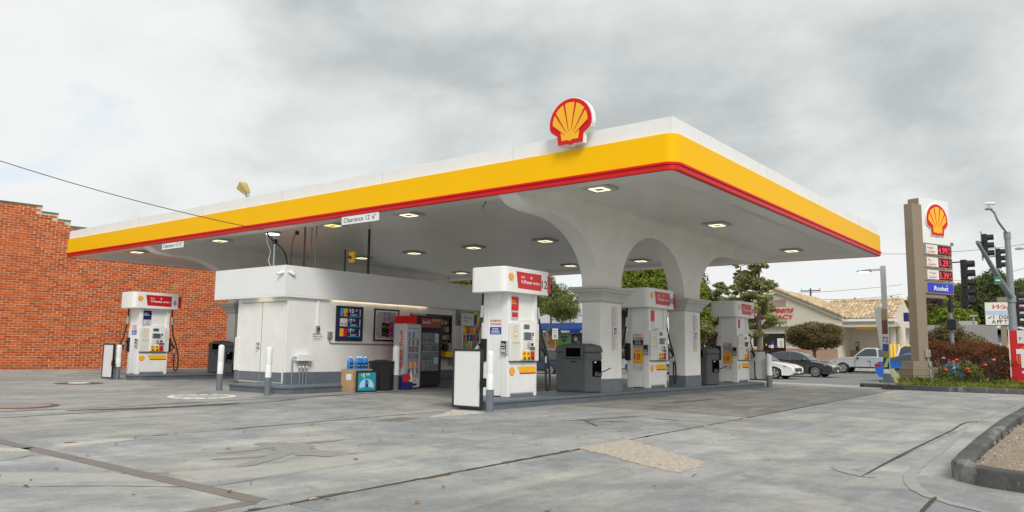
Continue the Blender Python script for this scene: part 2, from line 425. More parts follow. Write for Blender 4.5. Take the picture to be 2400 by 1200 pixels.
def shell_scaled(k, cy=.44): return [(u*k, cy+(v-cy)*k) for u, v in SHELL]
def shell_sign(parent, fr, size, depth, detail=True):
    """scallop: white casing, red shell, yellow field, red grooves"""
    sc = lambda P: [(u*size, v*size) for u, v in P]
    if detail:
        MB().fp(fr, sc(shell_scaled(1.05)), 0, depth*.8).build('casing', white, parent, bevel=.008)
    MB().fp(fr, sc(shell_scaled(1.0)), depth*.8 if detail else 0, depth).build('red_shell', red, parent)
    yf = [(-.20,.075),(-.06,.075),(0,.05),(.06,.075),(.20,.075),(.225,.26),(.39,.37)]+[(.42*math.cos(R_(a)), .43+.42*math.sin(R_(a))) for a in range(0, 181, 6)]+[(-.39,.37),(-.225,.26)]
    MB().fp(fr, sc(yf), depth, depth+.006*max(1, size)).build('yellow_field', orange, parent)
    if detail:
        g = MB(); o0 = depth+.006*max(1, size); o1 = o0+.004
        for k in range(7):
            pass
        for a in (152, 131, 110.5, 90-0 if False else 90+0, 69.5, 49, 28):
            pass
        for i in range(6):
            a = R_(36+i*21.6); px, py = 0, .10
            dx, dy = math.cos(a), math.sin(a); nx, ny = -dy, dx
            t0 = .155; 
            # distance to the rim of the yellow field
            oy = py-.43; bq = dx*0+dy*oy; cq = oy*oy-.425**2; t1 = -bq+math.sqrt(bq*bq-cq)
            w0, w1 = .003, .021
            g.fp(fr, sc([(px+dx*t0-nx*w0, py+dy*t0-ny*w0), (px+dx*t1-nx*w1, py+dy*t1-ny*w1), (px+dx*t1+nx*w1, py+dy*t1+ny*w1), (px+dx*t0+nx*w0, py+dy*t0+ny*w0)]), o0-.001, o1)
        g.build('red_groove', red, parent)
def zt(x, y):
    """terrain height"""
    k = min(max((x-14.4)/9.6, 0), 1); z = -.30*k*k*(3-2*k)
    if x > 14.4 and y > 8: z -= .010*min(y-8, 70)*k
    return z
def quads(name, P, Nn, size, m, parent=None, kind=None, asp=1.0, jit=.5):
    """many small leaf faces (numpy): centres P, normals Nn"""
    n = len(P); sz = size*(1+jit*(rng.random(n)-.5)*1.6)
    Nn = Nn/np.linalg.norm(Nn, axis=1, keepdims=True)
    t = rng.normal(size=(n, 3)); t -= (t*Nn).sum(1, keepdims=True)*Nn; t /= np.linalg.norm(t, axis=1, keepdims=True)
    b = np.cross(Nn, t); t = t*sz[:, None]*asp; b = b*sz[:, None]*.55
    V = np.stack([P-t, P-b+Nn*sz[:, None]*.15, P+t, P+b+Nn*sz[:, None]*.15], 1).reshape(-1, 3)
    me = bpy.data.meshes.new(name); me.vertices.add(4*n); me.vertices.foreach_set('co', V.ravel())
    me.loops.add(4*n); me.loops.foreach_set('vertex_index', np.arange(4*n, dtype=np.int32))
    me.polygons.add(n); me.polygons.foreach_set('loop_start', np.arange(0, 4*n, 4, dtype=np.int32)); me.polygons.foreach_set('loop_total', np.full(n, 4, dtype=np.int32))
    me.update(calc_edges=True); me.materials.append(m)
    o = link(name, me, parent)
    if kind: o['kind'] = kind
    return o
def ell_pts(c, r, n, shell=.55):
    d = rng.normal(size=(n, 3)); d /= np.linalg.norm(d, axis=1, keepdims=True)
    rad = shell+(1-shell)*rng.random(n)**.7
    rad *= 1+.10*np.sin(d[:, 0]*7+c[0])*np.cos(d[:, 2]*6+c[1])
    return np.array(c)+d*rad[:, None]*np.array(r), d
def crown(name, lobes, size, m, parent, per=900, asp=1.1, shell=.5):
    Ps, Ns = [], []
    for c, r in lobes:
        n = int(per*(r[0]*r[2])**.9)+60
        P, d = ell_pts(c, r, n, shell)
        Ps.append(P); Ns.append(d*.7+rng.normal(size=(n, 3))*.7+np.array([0, 0, .5]))
    return quads(name, np.concatenate(Ps), np.concatenate(Ns), size, m, parent, asp=asp)
def blob_lobes(c, r, k, kr=.5, seed=0):
    rr = random.Random(seed); out = []
    for i in range(k):
        while True:
            d = Vector((rr.uniform(-1,1), rr.uniform(-1,1), rr.uniform(-1,1)))
            if d.length < 1: break
        f = rr.uniform(.7, 1.25)*kr
        out.append(((c[0]+d.x*r[0]*(1-kr*.6), c[1]+d.y*r[1]*(1-kr*.6), c[2]+d.z*r[2]*(1-kr*.6)), (r[0]*f, r[1]*f, r[2]*f)))
    return out
# ---------------------------------------------------------------- ground, forecourt, road
def sheet(name, xs, ys, dz, m, parent=None, zf=zt):
    vs = [(x, y, zf(x, y)+dz) for x in xs for y in ys]; n = len(ys)
    fs = [(i*n+j, (i+1)*n+j, (i+1)*n+j+1, i*n+j+1) for i in range(len(xs)-1) for j in range(n-1)]
    b = MB(); b.add(vs, fs); return b.build(name, m, parent, smooth=60)
xs_ = [-600, -200, -60, -25, 0, 10, 14.4]+[14.4+.8*i for i in range(1, 13)]+[28, 34, 40, 50, 60, 80, 120, 200, 400, 900]
ys_ = [-600, -200, -80, -40, -20, -10, -4, 0, 4, 8, 12, 18, 25, 32, 40, 55, 78, 100, 200, 600]
struct(sheet('ground', xs_, ys_, -.14, asph))
fc = struct(MB().box(-24, 14.38, -14, 28.4, -.12, -.022).build('forecourt', mat('joint_filler', (.06, .055, .05), .9, .2, 6)))
XL = [-24, -19, -15.6, -12.2, -7.95, -3.55, 1.2, 5.8, 10.2, 14.4]
YL = [(-14, 0), (-8.4, 0), (-3.62, .0), (-.72, .04), (3.58, .04), (8.1, .02), (13.1, 0), (18.2, 0), (23.3, 0), (28.3, 0)]
for i in range(len(XL)-1):
    for j in range(len(YL)-1):
        x0, x1 = XL[i]+.009, XL[i+1]-.009
        P = []
        for x, k, d in ((x0, j, 1), (x1, j, 1), (x1, j+1, -1), (x0, j+1, -1)):
            P.append((x, (-5.3 if (k == 2 and XL[i] < -3.6) else YL[k][0])+YL[k][1]*x+.009*d))
        dz = random.uniform(-.002, .0)
        b = MB().prism(P, 'z', -.1, dz)
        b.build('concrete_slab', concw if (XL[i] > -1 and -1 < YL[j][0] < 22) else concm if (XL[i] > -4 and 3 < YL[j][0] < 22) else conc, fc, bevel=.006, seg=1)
def flat(name, P, m, z=.004, parent=fc):
    b = MB().prism(P, 'z', z-.012, z); return b.build(name, m, parent)
def wob(P, k, a, seed):
    rr = random.Random(seed); out = []
    for i in range(len(P)):
        p, q = P[i], P[(i+1) % len(P)]
        for j in range(k):
            t = j/k; out.append((p[0]+(q[0]-p[0])*t+rr.uniform(-a, a), p[1]+(q[1]-p[1])*t+rr.uniform(-a, a)))
    return out
flat('trench_repair', wob([(-7.89, 8.0), (-8.02, 8.0), (-8.10, -.86), (-7.96, -.80)], 8, .008, 1), patchm)
flat('trench_repair', wob([(-8.1, -.78), (-8.1, -.90), (-12, -1.05), (-12, -.93)], 8, .008, 2), patchm)
flat('tan_repair_strip', wob([(-8.12, .98), (-8.12, .42), (-8.95, 1.2), (-9.9, 2.2), (-9.6, 2.6)], 6, .015, 3), MATS.get('warm_concrete') or mat('warm_concrete', (.375, .368, .338), .85, .1, 5, grime=.15, bump=.3, bs=80))
flat('tan_repair_strip', wob([(-7.86, .72), (-7.86, .25), (-7.5, .0), (-6.6, .02), (-5.2, .10), (-5.2, .45), (-7.2, .52)], 6, .02, 4), mat('warm_concrete', (.375, .368, .338), .85, .1, 5, grime=.15, bump=.3, bs=80))
flat('white_stain', wob([(-8.25, 3.35), (-8.3, 3.0), (-8.1, 2.93), (-8.0, 3.1)], 5, .05, 5), stainw)
flat('white_stain', wob([(-7.75, 3.22), (-7.72, 2.98), (-7.2, 3.10), (-6.9, 3.16), (-7.05, 3.34)], 6, .03, 6), stainw)
flat('white_stain', wob([(-2.6, 2.86), (-1.5, 2.80), (-1.2, 3.0), (-1.3, 3.55), (-1.7, 3.30)], 7, .04, 7), stainw)
flat('aggregate_patch', wob([(-4.12, -.86), (-3.01, -.82), (-4.17, -2.33), (-4.96, -2.41)], 7, .03, 8), aggr, .006)
flat('dark_patch', wob([(-3.6, 2.95), (-2.95, 3.14), (-2.8, 2.85), (-3.41, 2.67)], 5, .015, 9), patchd)
flat('dark_patch', wob([(-.68, 4.75), (.3, 4.95), (.5, 4.3), (-.64, 4.1)], 5, .02, 10), patchd)
flat('oil_stain', wob([(1.4, 1.2), (2.2, 1.05), (2.5, 1.3), (1.7, 1.5)], 6, .06, 11), patchd, .0035)
flat('oil_stain', wob([(-1.5, .95), (-.2, .62), (.2, .7), (-1.1, 1.1)], 6, .05, 12), patchd, .0035)
def strip(name, P, wd, m, z=.0045):
    P = spline([Vector((x, y, 0)) for x, y in P], 6); L, Rr = [], []
    for i, p in enumerate(P):
        d = (P[min(i+1, len(P)-1)]-P[max(0, i-1)]).normalized(); k = wd*(.6+.5*abs(math.sin(i*1.7)))*min(1, .3+4*min(i, len(P)-1-i)/len(P))
        nrm = Vector((-d.y, d.x, 0))*k/2; L.append(p+nrm); Rr.append(p-nrm)
    b = MB()
    for i in range(len(P)-1):
        b.add([(q.x, q.y, z) for q in (L[i], Rr[i], Rr[i+1], L[i+1])], [(0, 1, 2, 3)])
    return b.build(name, m, fc)
strip('tyre_mark', [(-9.5, 8.0), (-6.67, 7.9), (-4.85, 7.69), (-3.84, 7.85), (-1.1, 8.05), (3, 8.2)], .055, skidm)
strip('tyre_mark', [(-9.5, 6.6), (-7.04, 6.8), (-5, 6.96), (-2.83, 7.05), (-.5, 7.9), (3, 8.0)], .05, skidm)
strip('tyre_mark', [(-5.9, 7.5), (-5, 7.25), (-4.2, 7.15), (-3.1, 7.2)], .28, skidm, .004)
strip('tyre_mark', [(-8, 7.4), (-5.5, 7.1), (-3, 7.35), (0, 8.0), (3, 8.4)], .03, skidm, .0055)
def crack(P, wd=.012):
    return strip('crack', P, wd, MATS['joint_filler'], .003)
# ragged joints and stains
rr = random.Random(4)
for c0, s0, xa, xb in ((-.72, .04, -12, 14), (3.58, .04, -7.0, 1.1)):
    strip('joint_crack', [(xa+(xb-xa)*k/26, c0+s0*(xa+(xb-xa)*k/26)+rr.uniform(-.012, .012)) for k in range(27)], .03, MATS['joint_filler'], .003)
strip('expansion_joint', [(-4.05, -3.66), (-2, -3.60), (1, -3.56), (2.95, -3.52), (3.58, -3.9)], .035, mat('brown_joint', (.075, .052, .038), .9, .2, 8), .0035)
strip('expansion_joint', [(-4.64, -4.33), (-4.9, -4.34), (-5.4, -4.36)], .035, MATS['brown_joint'], .0035)
wet = mat('damp_stain', (.27, .265, .24), .75, .12, 6)
for Pq, wd in (([(-6.24, 1.9), (-6.1, 1.5), (-6.3, 1.1), (-6.2, .4)], .42), ([(-6.2, 1.6), (-6.6, 1.5), (-6.95, 1.5)], .16), ([(-6.3, 1.3), (-6.7, 1.05), (-7.2, 1.15)], .15), ([(-6.35, 1.1), (-6.8, .85), (-7.3, .58)], .17), ([(-6.2, .9), (-6.1, .6), (-5.8, .3)], .08), ([(-6.1, 1.5), (-5.8, 1.55), (-5.4, 1.5)], .10)): strip('damp_stain', Pq, wd, wet, .0028+rr.uniform(0, .0006))
for Pq, wd in (([(-1.54, 1.25), (-1.25, .75), (-1.0, .25)], .05), ([(-1.3, .9), (-1.7, .5), (-1.9, .3)], .05), ([(-.25, .3), (-.2, -.1)], .07), ([(3, 1.9), (4.2, 1.75), (5.6, 1.8)], .10)): strip('oil_mark', Pq, wd, skidm, .0042)
sm = mat('smear', (.315, .315, .30), .8, .12, 5)
strip('smear', [(-3.55, -3.32), (-3.8, -3.5), (-4.0, -3.75)], .16, sm, .003); strip('smear', [(2.2, -3.62), (-1, -3.82), (-2.9, -3.9), (-4.0, -4.04), (-4.75, -4.38), (-5.4, -5.2)], .11, sm, .0034)
crack([(-6.2, 2.6), (-5.9, 2.0), (-5.7, 1.5)], .006)
crack([(-9.3, 3.1), (-8.6, 2.4), (-8.15, 2.6)], .012)
crack([(-8.75, 1.64), (-8.18, 1.04), (-7.59, .49), (-7.33, .52)], .012); crack([(-8.97, .99), (-8.45, .48), (-7.98, -.05), (-7.46, -.05)], .014)
chipm = mat('chipped_edge', (.115, .085, .06), .9, .2, 8); chipl = mat('pale_chip', (.46, .42, .35), .9, .15, 8); rc = random.Random(21)
for k in range(46):
    x = rc.uniform(-9.5, 3); j = rc.choice((0, 0, 1)); y = (-.72+.04*x if j == 0 else 3.58+.04*max(x, -7))+rc.uniform(-.03, .03); a, c_ = rc.uniform(.03, .13), rc.uniform(.012, .03)
    flat('joint_chip', wob([(x-a, y-c_), (x+a, y-c_*.6), (x+a*.8, y+c_), (x-a*.7, y+c_*.8)], 2, c_*.4, k), chipl if k % 4 == 0 else chipm, .003+.0001*(k % 7))
# leaf litter on the slabs
rr = random.Random(11)
P = np.array([[rr.uniform(-9.5, -1), rr.uniform(-3, 4), .012] for _ in range(110)])
lit = quads('leaf_litter', P, np.tile([0, 0, 1.], (110, 1))+rng.normal(size=(110, 3))*.25, .024, mat('dry_leaf', (.16, .10, .05), .9, .2, 4, island=.5), None, 'stuff')
# covers in the slabs
def cover(label, x, y, r, col, ring, dashes):
    t = thing('manhole_cover', label, 'manhole cover', (x, y, 0))
    MB().cyl((0,0,-.02), (0,0,.007), r, n=36).build('frame', ring, t)
    MB().cyl((0,0,-.02), (0,0,.012), r*.82, n=36).build('lid', col, t)
    if dashes:
        b = MB(); n = 16
        for k in range(n):
            a0, a1 = 2*PI*k/n+.06, 2*PI*(k+1)/n-.06
            P = [(math.cos(a)*q, math.sin(a)*q) for a, q in ((a0, r*.84), (a1, r*.84), (a1, r*.985), (a0, r*.985))]
            b.prism(P, 'z', .0, .016)
        b.build('painted_dash', white, t)
    return t
cover('sandy round tank cover ringed with white dashes in front of the kiosk corner', -2.62, 9.22, .66, concp, concp, True)
c2 = cover('small rusty round tank cover with a white centre left of the far pump', -2.15, 16.0, .56, rootm, rootm, False)
MB().cyl((0,0,.0), (0,0,.022), .26, n=30).build('cap', white, c2)
cover('pinkish brown round tank cover cut by the left edge of the photo', -6.1, 8.9, .62, mat('pink_cover', (.30, .24, .215), .8, .1, 6, grime=.2), rootm, False)

# driveway apron, pavement and street
struct(sheet('driveway', [14.41+.6*i for i in range(13)]+[22.2], [-14, -6, 1.05, 4, 8, 12, 16, 20, 25, 32], -.001, conc))
struct(sheet('pavement', [22.21, 22.8, 23.4, 24, 24.6], [-200, -80, -40, -14, -6, 0, 4, 8, 12, 18, 25, 32, 40, 55, 78, 200], .004, concp))
struct(sheet('road', [24.61, 26, 30, 36, 44, 51.5], [-300, -80, -40, -20, -10, 0, 4, 8, 12, 18, 25, 32, 40, 55, 78, 300], -.004, asph))
struct(sheet('far_pavement', [51.51, 54, 57.6], [-300, -80, -40, -10, 0, 8, 12, 18, 25, 32, 40, 55, 78, 300], .10, concp))
wl = mat('road_paint', (.66, .66, .63), .7, .1, 3, grime=.3)
b = MB()
for k in range(-6, 24):
    y = k*4.2
    for x in (32.9,):
        b.add([(x-.06, y, zt(x, y)+.006), (x+.06, y, zt(x, y)+.006), (x+.06, y+1.6, zt(x, y+1.6)+.006), (x-.06, y+1.6, zt(x, y+1.6)+.006)], [(0, 1, 2, 3)])
lm = b.build('lane_marking', wl); struct(lm)
b = MB(); yv = [-60, -20, 0, 8, 14, 20, 30, 45, 78]
for x in (40.9, 41.2):
    for a, c in zip(yv, yv[1:]):
        b.add([(x-.06, a, zt(x, a)+.006), (x+.06, a, zt(x, a)+.006), (x+.06, c, zt(x, c)+.006), (x-.06, c, zt(x, c)+.006)], [(0, 1, 2, 3)])
struct(b.build('lane_marking', mat('yellow_road_paint', (.55, .36, .03), .7, .1, 3, grime=.3)))

# kerbs
def kerb(name, P, wd=.16, h=.15, closed=False, m=None, z0=None):
    """P: plan polyline, wall of rounded-top section to its left"""
    rings = []
    n = len(P)
    for i in range(n):
        p = Vector(P[i]); a = Vector(P[i-1]) if (closed or i > 0) else p; c = Vector(P[(i+1) % n]) if (closed or i < n-1) else p
        d1 = (p-a).normalized() if (p-a).length > 1e-6 else (c-p).normalized(); d2 = (c-p).normalized() if (c-p).length > 1e-6 else d1
        d = (d1+d2).normalized(); nr = Vector((-d.y, d.x)); k = 1/max(.5, nr.dot(Vector((-d1.y, d1.x))))
        z = zt(p.x, p.y) if z0 is None else z0
        rings.append([(p.x+nr.x*o*k, p.y+nr.y*o*k, z+q) for o, q in ((0, -.12), (0, h-.035), (.012, h-.01), (.035, h), (wd-.03, h), (wd, h-.03), (wd, -.12))])
    b = MB().loft(rings, closed=closed); return b.build(name, m or kerbm, smooth=40)
arc = lambda cx, cy, r, a0, a1, n: [(cx+r*math.cos(R_(a0+(a1-a0)*i/n)), cy+r*math.sin(R_(a0+(a1-a0)*i/n))) for i in range(n+1)]
KP = [(14, -4.02), (8, -4.02), (2, -4.05), (-1, -4.14), (-2.9, -4.22)]+arc(-3.3, -4.92, .68, 85, 180, 8)+[(-3.99, -6), (-4.0, -9), (-4.0, -13)]
k1 = struct(kerb('kerb', KP)); 
gb = struct(MB().prism([(14, -4.15), (-2.9, -4.35)]+arc(-3.3, -4.92, .55, 85, 180, 8)+[(-3.87, -13), (14, -13)], 'z', -.1, .07).build('gravel_bed', dirt))
n = 5200; P = np.stack([rng.uniform(-3.8, 3.5, n), rng.uniform(-7.5, -4.22, n), np.full(n, .078)], 1)
ok = ~((P[:, 0] < -3.1) & (P[:, 1] > -4.75) & ((P[:, 0]+3.25)**2+(P[:, 1]+4.92)**2 > .53**2)); P = P[ok & (P[:, 0] > -3.82)]
P[:, 2] += rng.random(len(P))*.012
quads('gravel', P, rng.normal(size=P.shape)*.5+np.array([0, 0, 1.]), .017, pebm, None, 'stuff', asp=.8)
# sign planter kerb and bed
KP2 = [(14.2, -14), (14.3, -6), (14.38, -3.3), (14.3, -1.3)]+[(14.38, .1), (14.55, .28), (14.8, .36)]+[(17, .75), (20, 1.2), (22.1, 1.55)]
struct(kerb('kerb', KP2[::-1]))
struct(kerb('kerb', [(22.1, 1.15), (18, .95), (16.3, .98), (16.1, 1.12), (16.3, 1.25), (18, 1.4), (22.1, 1.7)], wd=.12, h=.13))
struct(MB().prism([(14.4, -13.9), (14.5, -1.3), (14.65, .1), (16.8, .60), (22.1, 1.3), (22.1, -13.9)], 'z', -.25, .07).build('planting_bed', dirt))
n = 16000; P = np.stack([rng.uniform(14.55, 20.5, n), rng.uniform(-9, .3, n), np.full(n, .09)], 1)
dens = .5+.5*np.sin(P[:, 0]*2.1+1)*np.sin(P[:, 1]*3.0); P = P[(rng.random(n) < .35+.65*dens) & (P[:, 1] < .15*(P[:, 0]-14.4)-.15)]
P[:, 2] += rng.random(len(P))*.09
quads('grass', P, rng.normal(size=P.shape)*np.array([1, 1, .25]), .06, grassm, None, 'stuff', asp=1.4)
# ---------------------------------------------------------------- the brick building at the back left
ba = math.atan2(-.76, 8.5)
bb = thing('brick_building', 'long orange brick building with stepped parapet behind the forecourt', 'building', (.22, 28.56, 0), rz=ba)
steps = [(-14, 6.53), (.95, 6.30), (1.55, 6.065), (2.03, 5.84), (2.65, 5.60), (3.3, 5.4), (4.2, 5.2), (15.5, 5.2)]
def wtop(s):
    h = steps[0][1]
    for a, z in steps:
        if s >= a-1e-6: h = z
    return h
b = MB()
for i in range(len(steps)-1): b.box(steps[i][0], steps[i+1][0], 0, .3, -.15, steps[i][1])
b.build('mortar_wall', mortar, bb)
MB().box(-14, 15.5, .31, 12, -.15, 4.9).build('building_body', mortar, bb)
f = MB()
for i in range(len(steps)-1):
    MB().box(steps[i][0]-.02, steps[i+1][0]+.0, -.05, .33, steps[i][1]-.005, steps[i][1]+.035).build('coping', teald, bb, bevel=.008)
CH, BL = .1018, .302
bricks = []
for k in range(70):
    z = k*CH
    for i in range(-30, 52):
        s = (i+(.5 if k % 2 else 0))*BL+random.uniform(-.006, .006)
        if s < -7 or s > 15.1: continue
        if z+CH > min(wtop(s), wtop(s+BL*.93))-.004: continue
        bricks.append((s, z))
brm = mat('clay_brick', (.47, .088, .012), .82, .12, 5, bump=.5, bs=60, objrand=.22, grime=.25)
# each brick a little redder, browner or paler than its neighbours
def brick_hue(m):
    t, bs, L = mlink(m); lk = bs.inputs['Base Color'].links[0].from_socket
    g = t.nodes.new('ShaderNodeNewGeometry'); oi = t.nodes.new('ShaderNodeObjectInfo'); ad = t.nodes.new('ShaderNodeMath'); ad.operation = 'MULTIPLY_ADD'
    L.new(g.outputs['Random Per Island'], ad.inputs[0]); ad.inputs[1].default_value = 7.3; L.new(oi.outputs['Random'], ad.inputs[2])
    f = t.nodes.new('ShaderNodeMath'); f.operation = 'FRACT'; L.new(ad.outputs[0], f.inputs[0])
    r = t.nodes.new('ShaderNodeValToRGB'); L.new(f.outputs[0], r.inputs[0])
    e = r.color_ramp.elements; e[0].color = (.80, .70, .62, 1); e[1].color = (1.12, 1.45, 1.8, 1)
    q = e.new(.35); q.color = (1, 1, 1, 1); q = e.new(.8); q.color = (1.06, 1.2, 1.35, 1)
    mx = t.nodes.new('ShaderNodeMix'); mx.data_type = 'RGBA'; mx.blend_type = 'MULTIPLY'; mx.inputs[0].default_value = 1
    L.new(lk, mx.inputs[6]); L.new(r.outputs[0], mx.inputs[7]); L.new(mx.outputs[2], bs.inputs['Base Color'])
brick_hue(brm)
ca, sa = math.cos(ba), math.sin(ba)
def dist(s, z): 
    x, y = .22+s*ca, 28.56+s*sa
    return (Vector((x, y, z))-CAM).length+(100 if s < -.5 else 0)+(100 if (1.7 < s < 9 and z > 4.0-.05*s and z < 6) else 0)
bricks.sort(key=lambda q: dist(*q))
bm_ = MB().box(0, BL-.016, -.009, .05, 0, CH-.018)
first = bm_.build('brick', brm, bb)
for q, (s, z) in enumerate(bricks[:300]):
    o = first if q == 0 else first.copy()
    if q: COL.objects.link(o)
    o.parent = bb; o.location = (s, random.uniform(-.004, .004), z+.006)
b = MB()
for s, z in bricks[300:]:
    d = random.uniform(-.004, .004); b.box(s, s+BL-.018-random.uniform(0, .01), -.009+d, .05, z+.006, z+CH-.012)
b.build('brickwork', brm, bb, kind='stuff')

# ---------------------------------------------------------------- canopy
LX, LY = 13.94, 23.01
can = thing('fuel_canopy', 'large flat fuel canopy with white, yellow and red fascia on arched columns', 'canopy')
def ring(o0, o1, r, z0, z1, b=None, m=0):
    b = b or MB()
    A = rrect(o0, LX-o0, o0, LY-o0, max(r-o0, .004)); B = rrect(o1, LX-o1, o1, LY-o1, max(r-o1, .004)); n = len(A)
    b.loft([[(x, y, z0) for x, y in A], [(x, y, z1) for x, y in A], [(x, y, z1) for x, y in B], [(x, y, z0) for x, y in B]], caps=False, closed=True)
    return b
ring(.075, .17, .08, 4.58, 4.90).build('parapet', white, can)
ring(0, .12, .20, 4.125, 4.603).build('yellow_fascia', yellow, can, smooth=30)
b = ring(-.025, .1, .22, 4.085, 4.123); ring(.0, .1, .20, 4.00, 4.087, b); b.build('red_trim', red, can, smooth=30)
# panel joints of the fascia
b = MB()
for y in np.arange(3.4, LY-1, 3.66): b.box(.072, .0745, y, y+.006, 4.61, 4.895)
for x in np.arange(4.4, LX-1, 3.66): b.box(x, x+.006, .072, .0745, 4.61, 4.895)
b.build('panel_joint', mat('joint_grey', (.45, .45, .44), .6, 0), can)
MB().box(.16, LX-.16, .16, LY-.16, 4.30, 4.50).build('roof_deck', white, can)
sf = MB(); A = [(.10, .10), (LX-.10, .10), (LX-.10, LY-.10), (.10, LY-.10)]
def rect(o, z): return [(o, o, z), (LX-o, o, z), (LX-o, LY-o, z), (o, LY-o, z)]
sf.loft([rect(.10, 4.03), rect(.101, 4.004), rect(.44, 4.004), rect(.62, 4.05), rect(.80, 4.13), rect(.95, 4.172), rect(.951, 4.22)], caps=False)
so = sf.build('soffit', soffm, can)
y = .95; k = 0
while y < LY-.96:
    y1 = min(y+.405, LY-.952)
    o = MB().box(.952, LX-.952, y+.0008, y1-.0008, 4.174, 4.21).build('soffit_panel', soffm, so)
    y = y1; k += 1
t_, b_, L_ = mlink(soffm)
tcn = t_.nodes.new('ShaderNodeNewGeometry'); mpn = t_.nodes.new('ShaderNodeMapping'); L_.new(tcn.outputs['Position'], mpn.inputs[0]); mpn.inputs['Scale'].default_value = (.5, 2.5, 1)
nzn = t_.nodes.new('ShaderNodeTexNoise'); nzn.name = 'ripple'; L_.new(mpn.outputs[0], nzn.inputs['Vector']); nzn.inputs['Scale'].default_value = 1.6; nzn.inputs['Detail'].default_value = 2
bpn = t_.nodes.new('ShaderNodeBump'); bpn.inputs['Strength'].default_value = .5; bpn.inputs['Distance'].default_value = .03; L_.new(nzn.outputs[0], bpn.inputs['Height']); L_.new(bpn.outputs[0], b_.inputs['Normal'])
# arcades
def arch_poly():
    P = [(.12, 4.19), (.12, 4.003), (.2, 3.95), (.32, 3.88), (.5, 3.825), (.8, 3.795)]
    P += [(1.25+1.86*math.cos(R_(a)), 2.44+1.35*math.sin(R_(a))) for a in range(90, 0, -6)]+[(3.11, 2.44)]
    P += [(4.05, 2.44)]+[(5.675-1.625*math.cos(R_(a)), 2.44+1.36*math.sin(R_(a))) for a in range(5, 176, 6)]+[(7.30, 2.44)]
    P += [(8.24, 2.44)]+[(10.08-1.85*math.cos(R_(a)), 2.44+1.35*math.sin(R_(a))) for a in range(6, 91, 6)]
    P += [(11.2, 3.80), (12.0, 3.85), (12.7, 3.92), (13.3, 3.98), (13.82, 4.003), (13.82, 4.19)]
    return P
capm = mat('capital_stone', (.55, .55, .52), .65, .05, 2, bump=.15, bs=50, grime=.12)
for y0 in (3.35, 17.33):
    b = MB().prism(arch_poly(), 'y', y0, y0+.45); b.build('arch_beam', stucco, can, smooth=25)
    for ya, sg_ in ((y0, -1), (y0+.45, 1)):
        MB().prism([(ya+sg_*(.001+.24*(1-math.sin(R_(a)))), 4.173-.21*(1-math.cos(R_(a)))) for a in range(0, 91, 15)]+[(ya+sg_*.001, 4.173)], 'x', .7, 13.2).build('cove', stucco, can, smooth=60)
    for x0, x1 in ((3.12, 4.05), (7.30, 8.23)):
        c = MB().box(x0, x1, y0, y0+.45, .42, 2.12).build('column', stucco, can)
        def rc(o, z): return [(x0-o, y0-o, z), (x1+o, y0-o, z), (x1+o, y0+.45+o, z), (x0-o, y0+.45+o, z)]
        MB().loft([rc(.004, 2.09), rc(.035, 2.10), rc(.035, 2.125), rc(.07, 2.13), rc(.07, 2.17), rc(.055, 2.175), rc(.075, 2.22), rc(.12, 2.28), rc(.17, 2.32), rc(.185, 2.325), rc(.185, 2.37), rc(.235, 2.375), rc(.235, 2.425), rc(.0, 2.445)]).build('capital', capm, c)
        MB().loft([rc(.012, .10), rc(.012, .43), rc(.002, .435)]).build('plinth', greyp, c)
        if y0 < 5:
            fr = FR((x0+.62, y0, 1.05), '-y')
            MB().fb(fr, -.10, .14, 0, .98, .001, .006).build('notice', mat('notice_film', (.70, .69, .66), .5, .02), c)
            b2 = MB(); rr = random.Random(int(x0*10))
            for q in range(34):
                if 12 < q < 19: continue
                if q == 19: b2.build('notice_text', MATS.get('faint_text') or mat('faint_text', (.42, .42, .42), .6, 0), c); b2 = MB()
                b2.fb(fr, -.06, -.06+rr.uniform(.07, .17), .04+q*.027, .052+q*.027, .006, .008)
            b2.build('notice_text', mat('faint_text', (.42, .42, .42), .6, 0) if 'faint_text' not in MATS else MATS['faint_text'], c)
            MB().fb(fr, -.105, -.09, .0, .98, .006, .009).build('notice_edge', mat('faint_red', (.52, .20, .16), .6, 0) if 'faint_red' not in MATS else MATS['faint_red'], c)
            MB().fb(fr, -.02, .075, .36, .50, .006, .009).build('access_plate', bluep, c)
            T(c, FR((x0+.62, y0, 1.05), '-y'), [('b', .03, .385, .09, 'C', .02)], inkw, 'access_symbol', .011)
# lights under the soffit
LIGHTS = [(1.27, 2.22, 'square canopy light nearest the corner under the scallop emblem'), (1.27, 7.43, 'square canopy light right behind the larger clearance sign'),
 (1.27, 10.20, 'yellowish square canopy light just left of the larger clearance sign'), (1.27, 15.42, 'square canopy light just right of the smaller clearance sign'),
 (1.27, 20.50, 'square canopy light left of the smaller clearance sign, nearest the brick wall'),
 (6.53, 2.09, 'square canopy light in front of the right arch, in line with the two arcade columns'), (6.53, 7.27, 'square canopy light seen through the left half arch, above the pump numbered 12'),
 (6.53, 9.98, 'square canopy light left of the half arch, high above the pump sign numbered 12'), (6.53, 12.57, 'square canopy light right of the tall black rod on the kiosk roof'),
 (6.53, 15.14, 'square canopy light behind the small yellow lamp on the kiosk roof'),
 (12.30, 2.18, 'square canopy light at the far right end of the canopy, near the red trim'), (12.30, 7.34, 'dim square canopy light seen through the round arch between the columns'),
 (12.30, 10.26, 'square canopy light beside the big half arch, just above the far fascia'), (12.30, 15.64, 'square canopy light just left of the top of the pump sign numbered 12')]
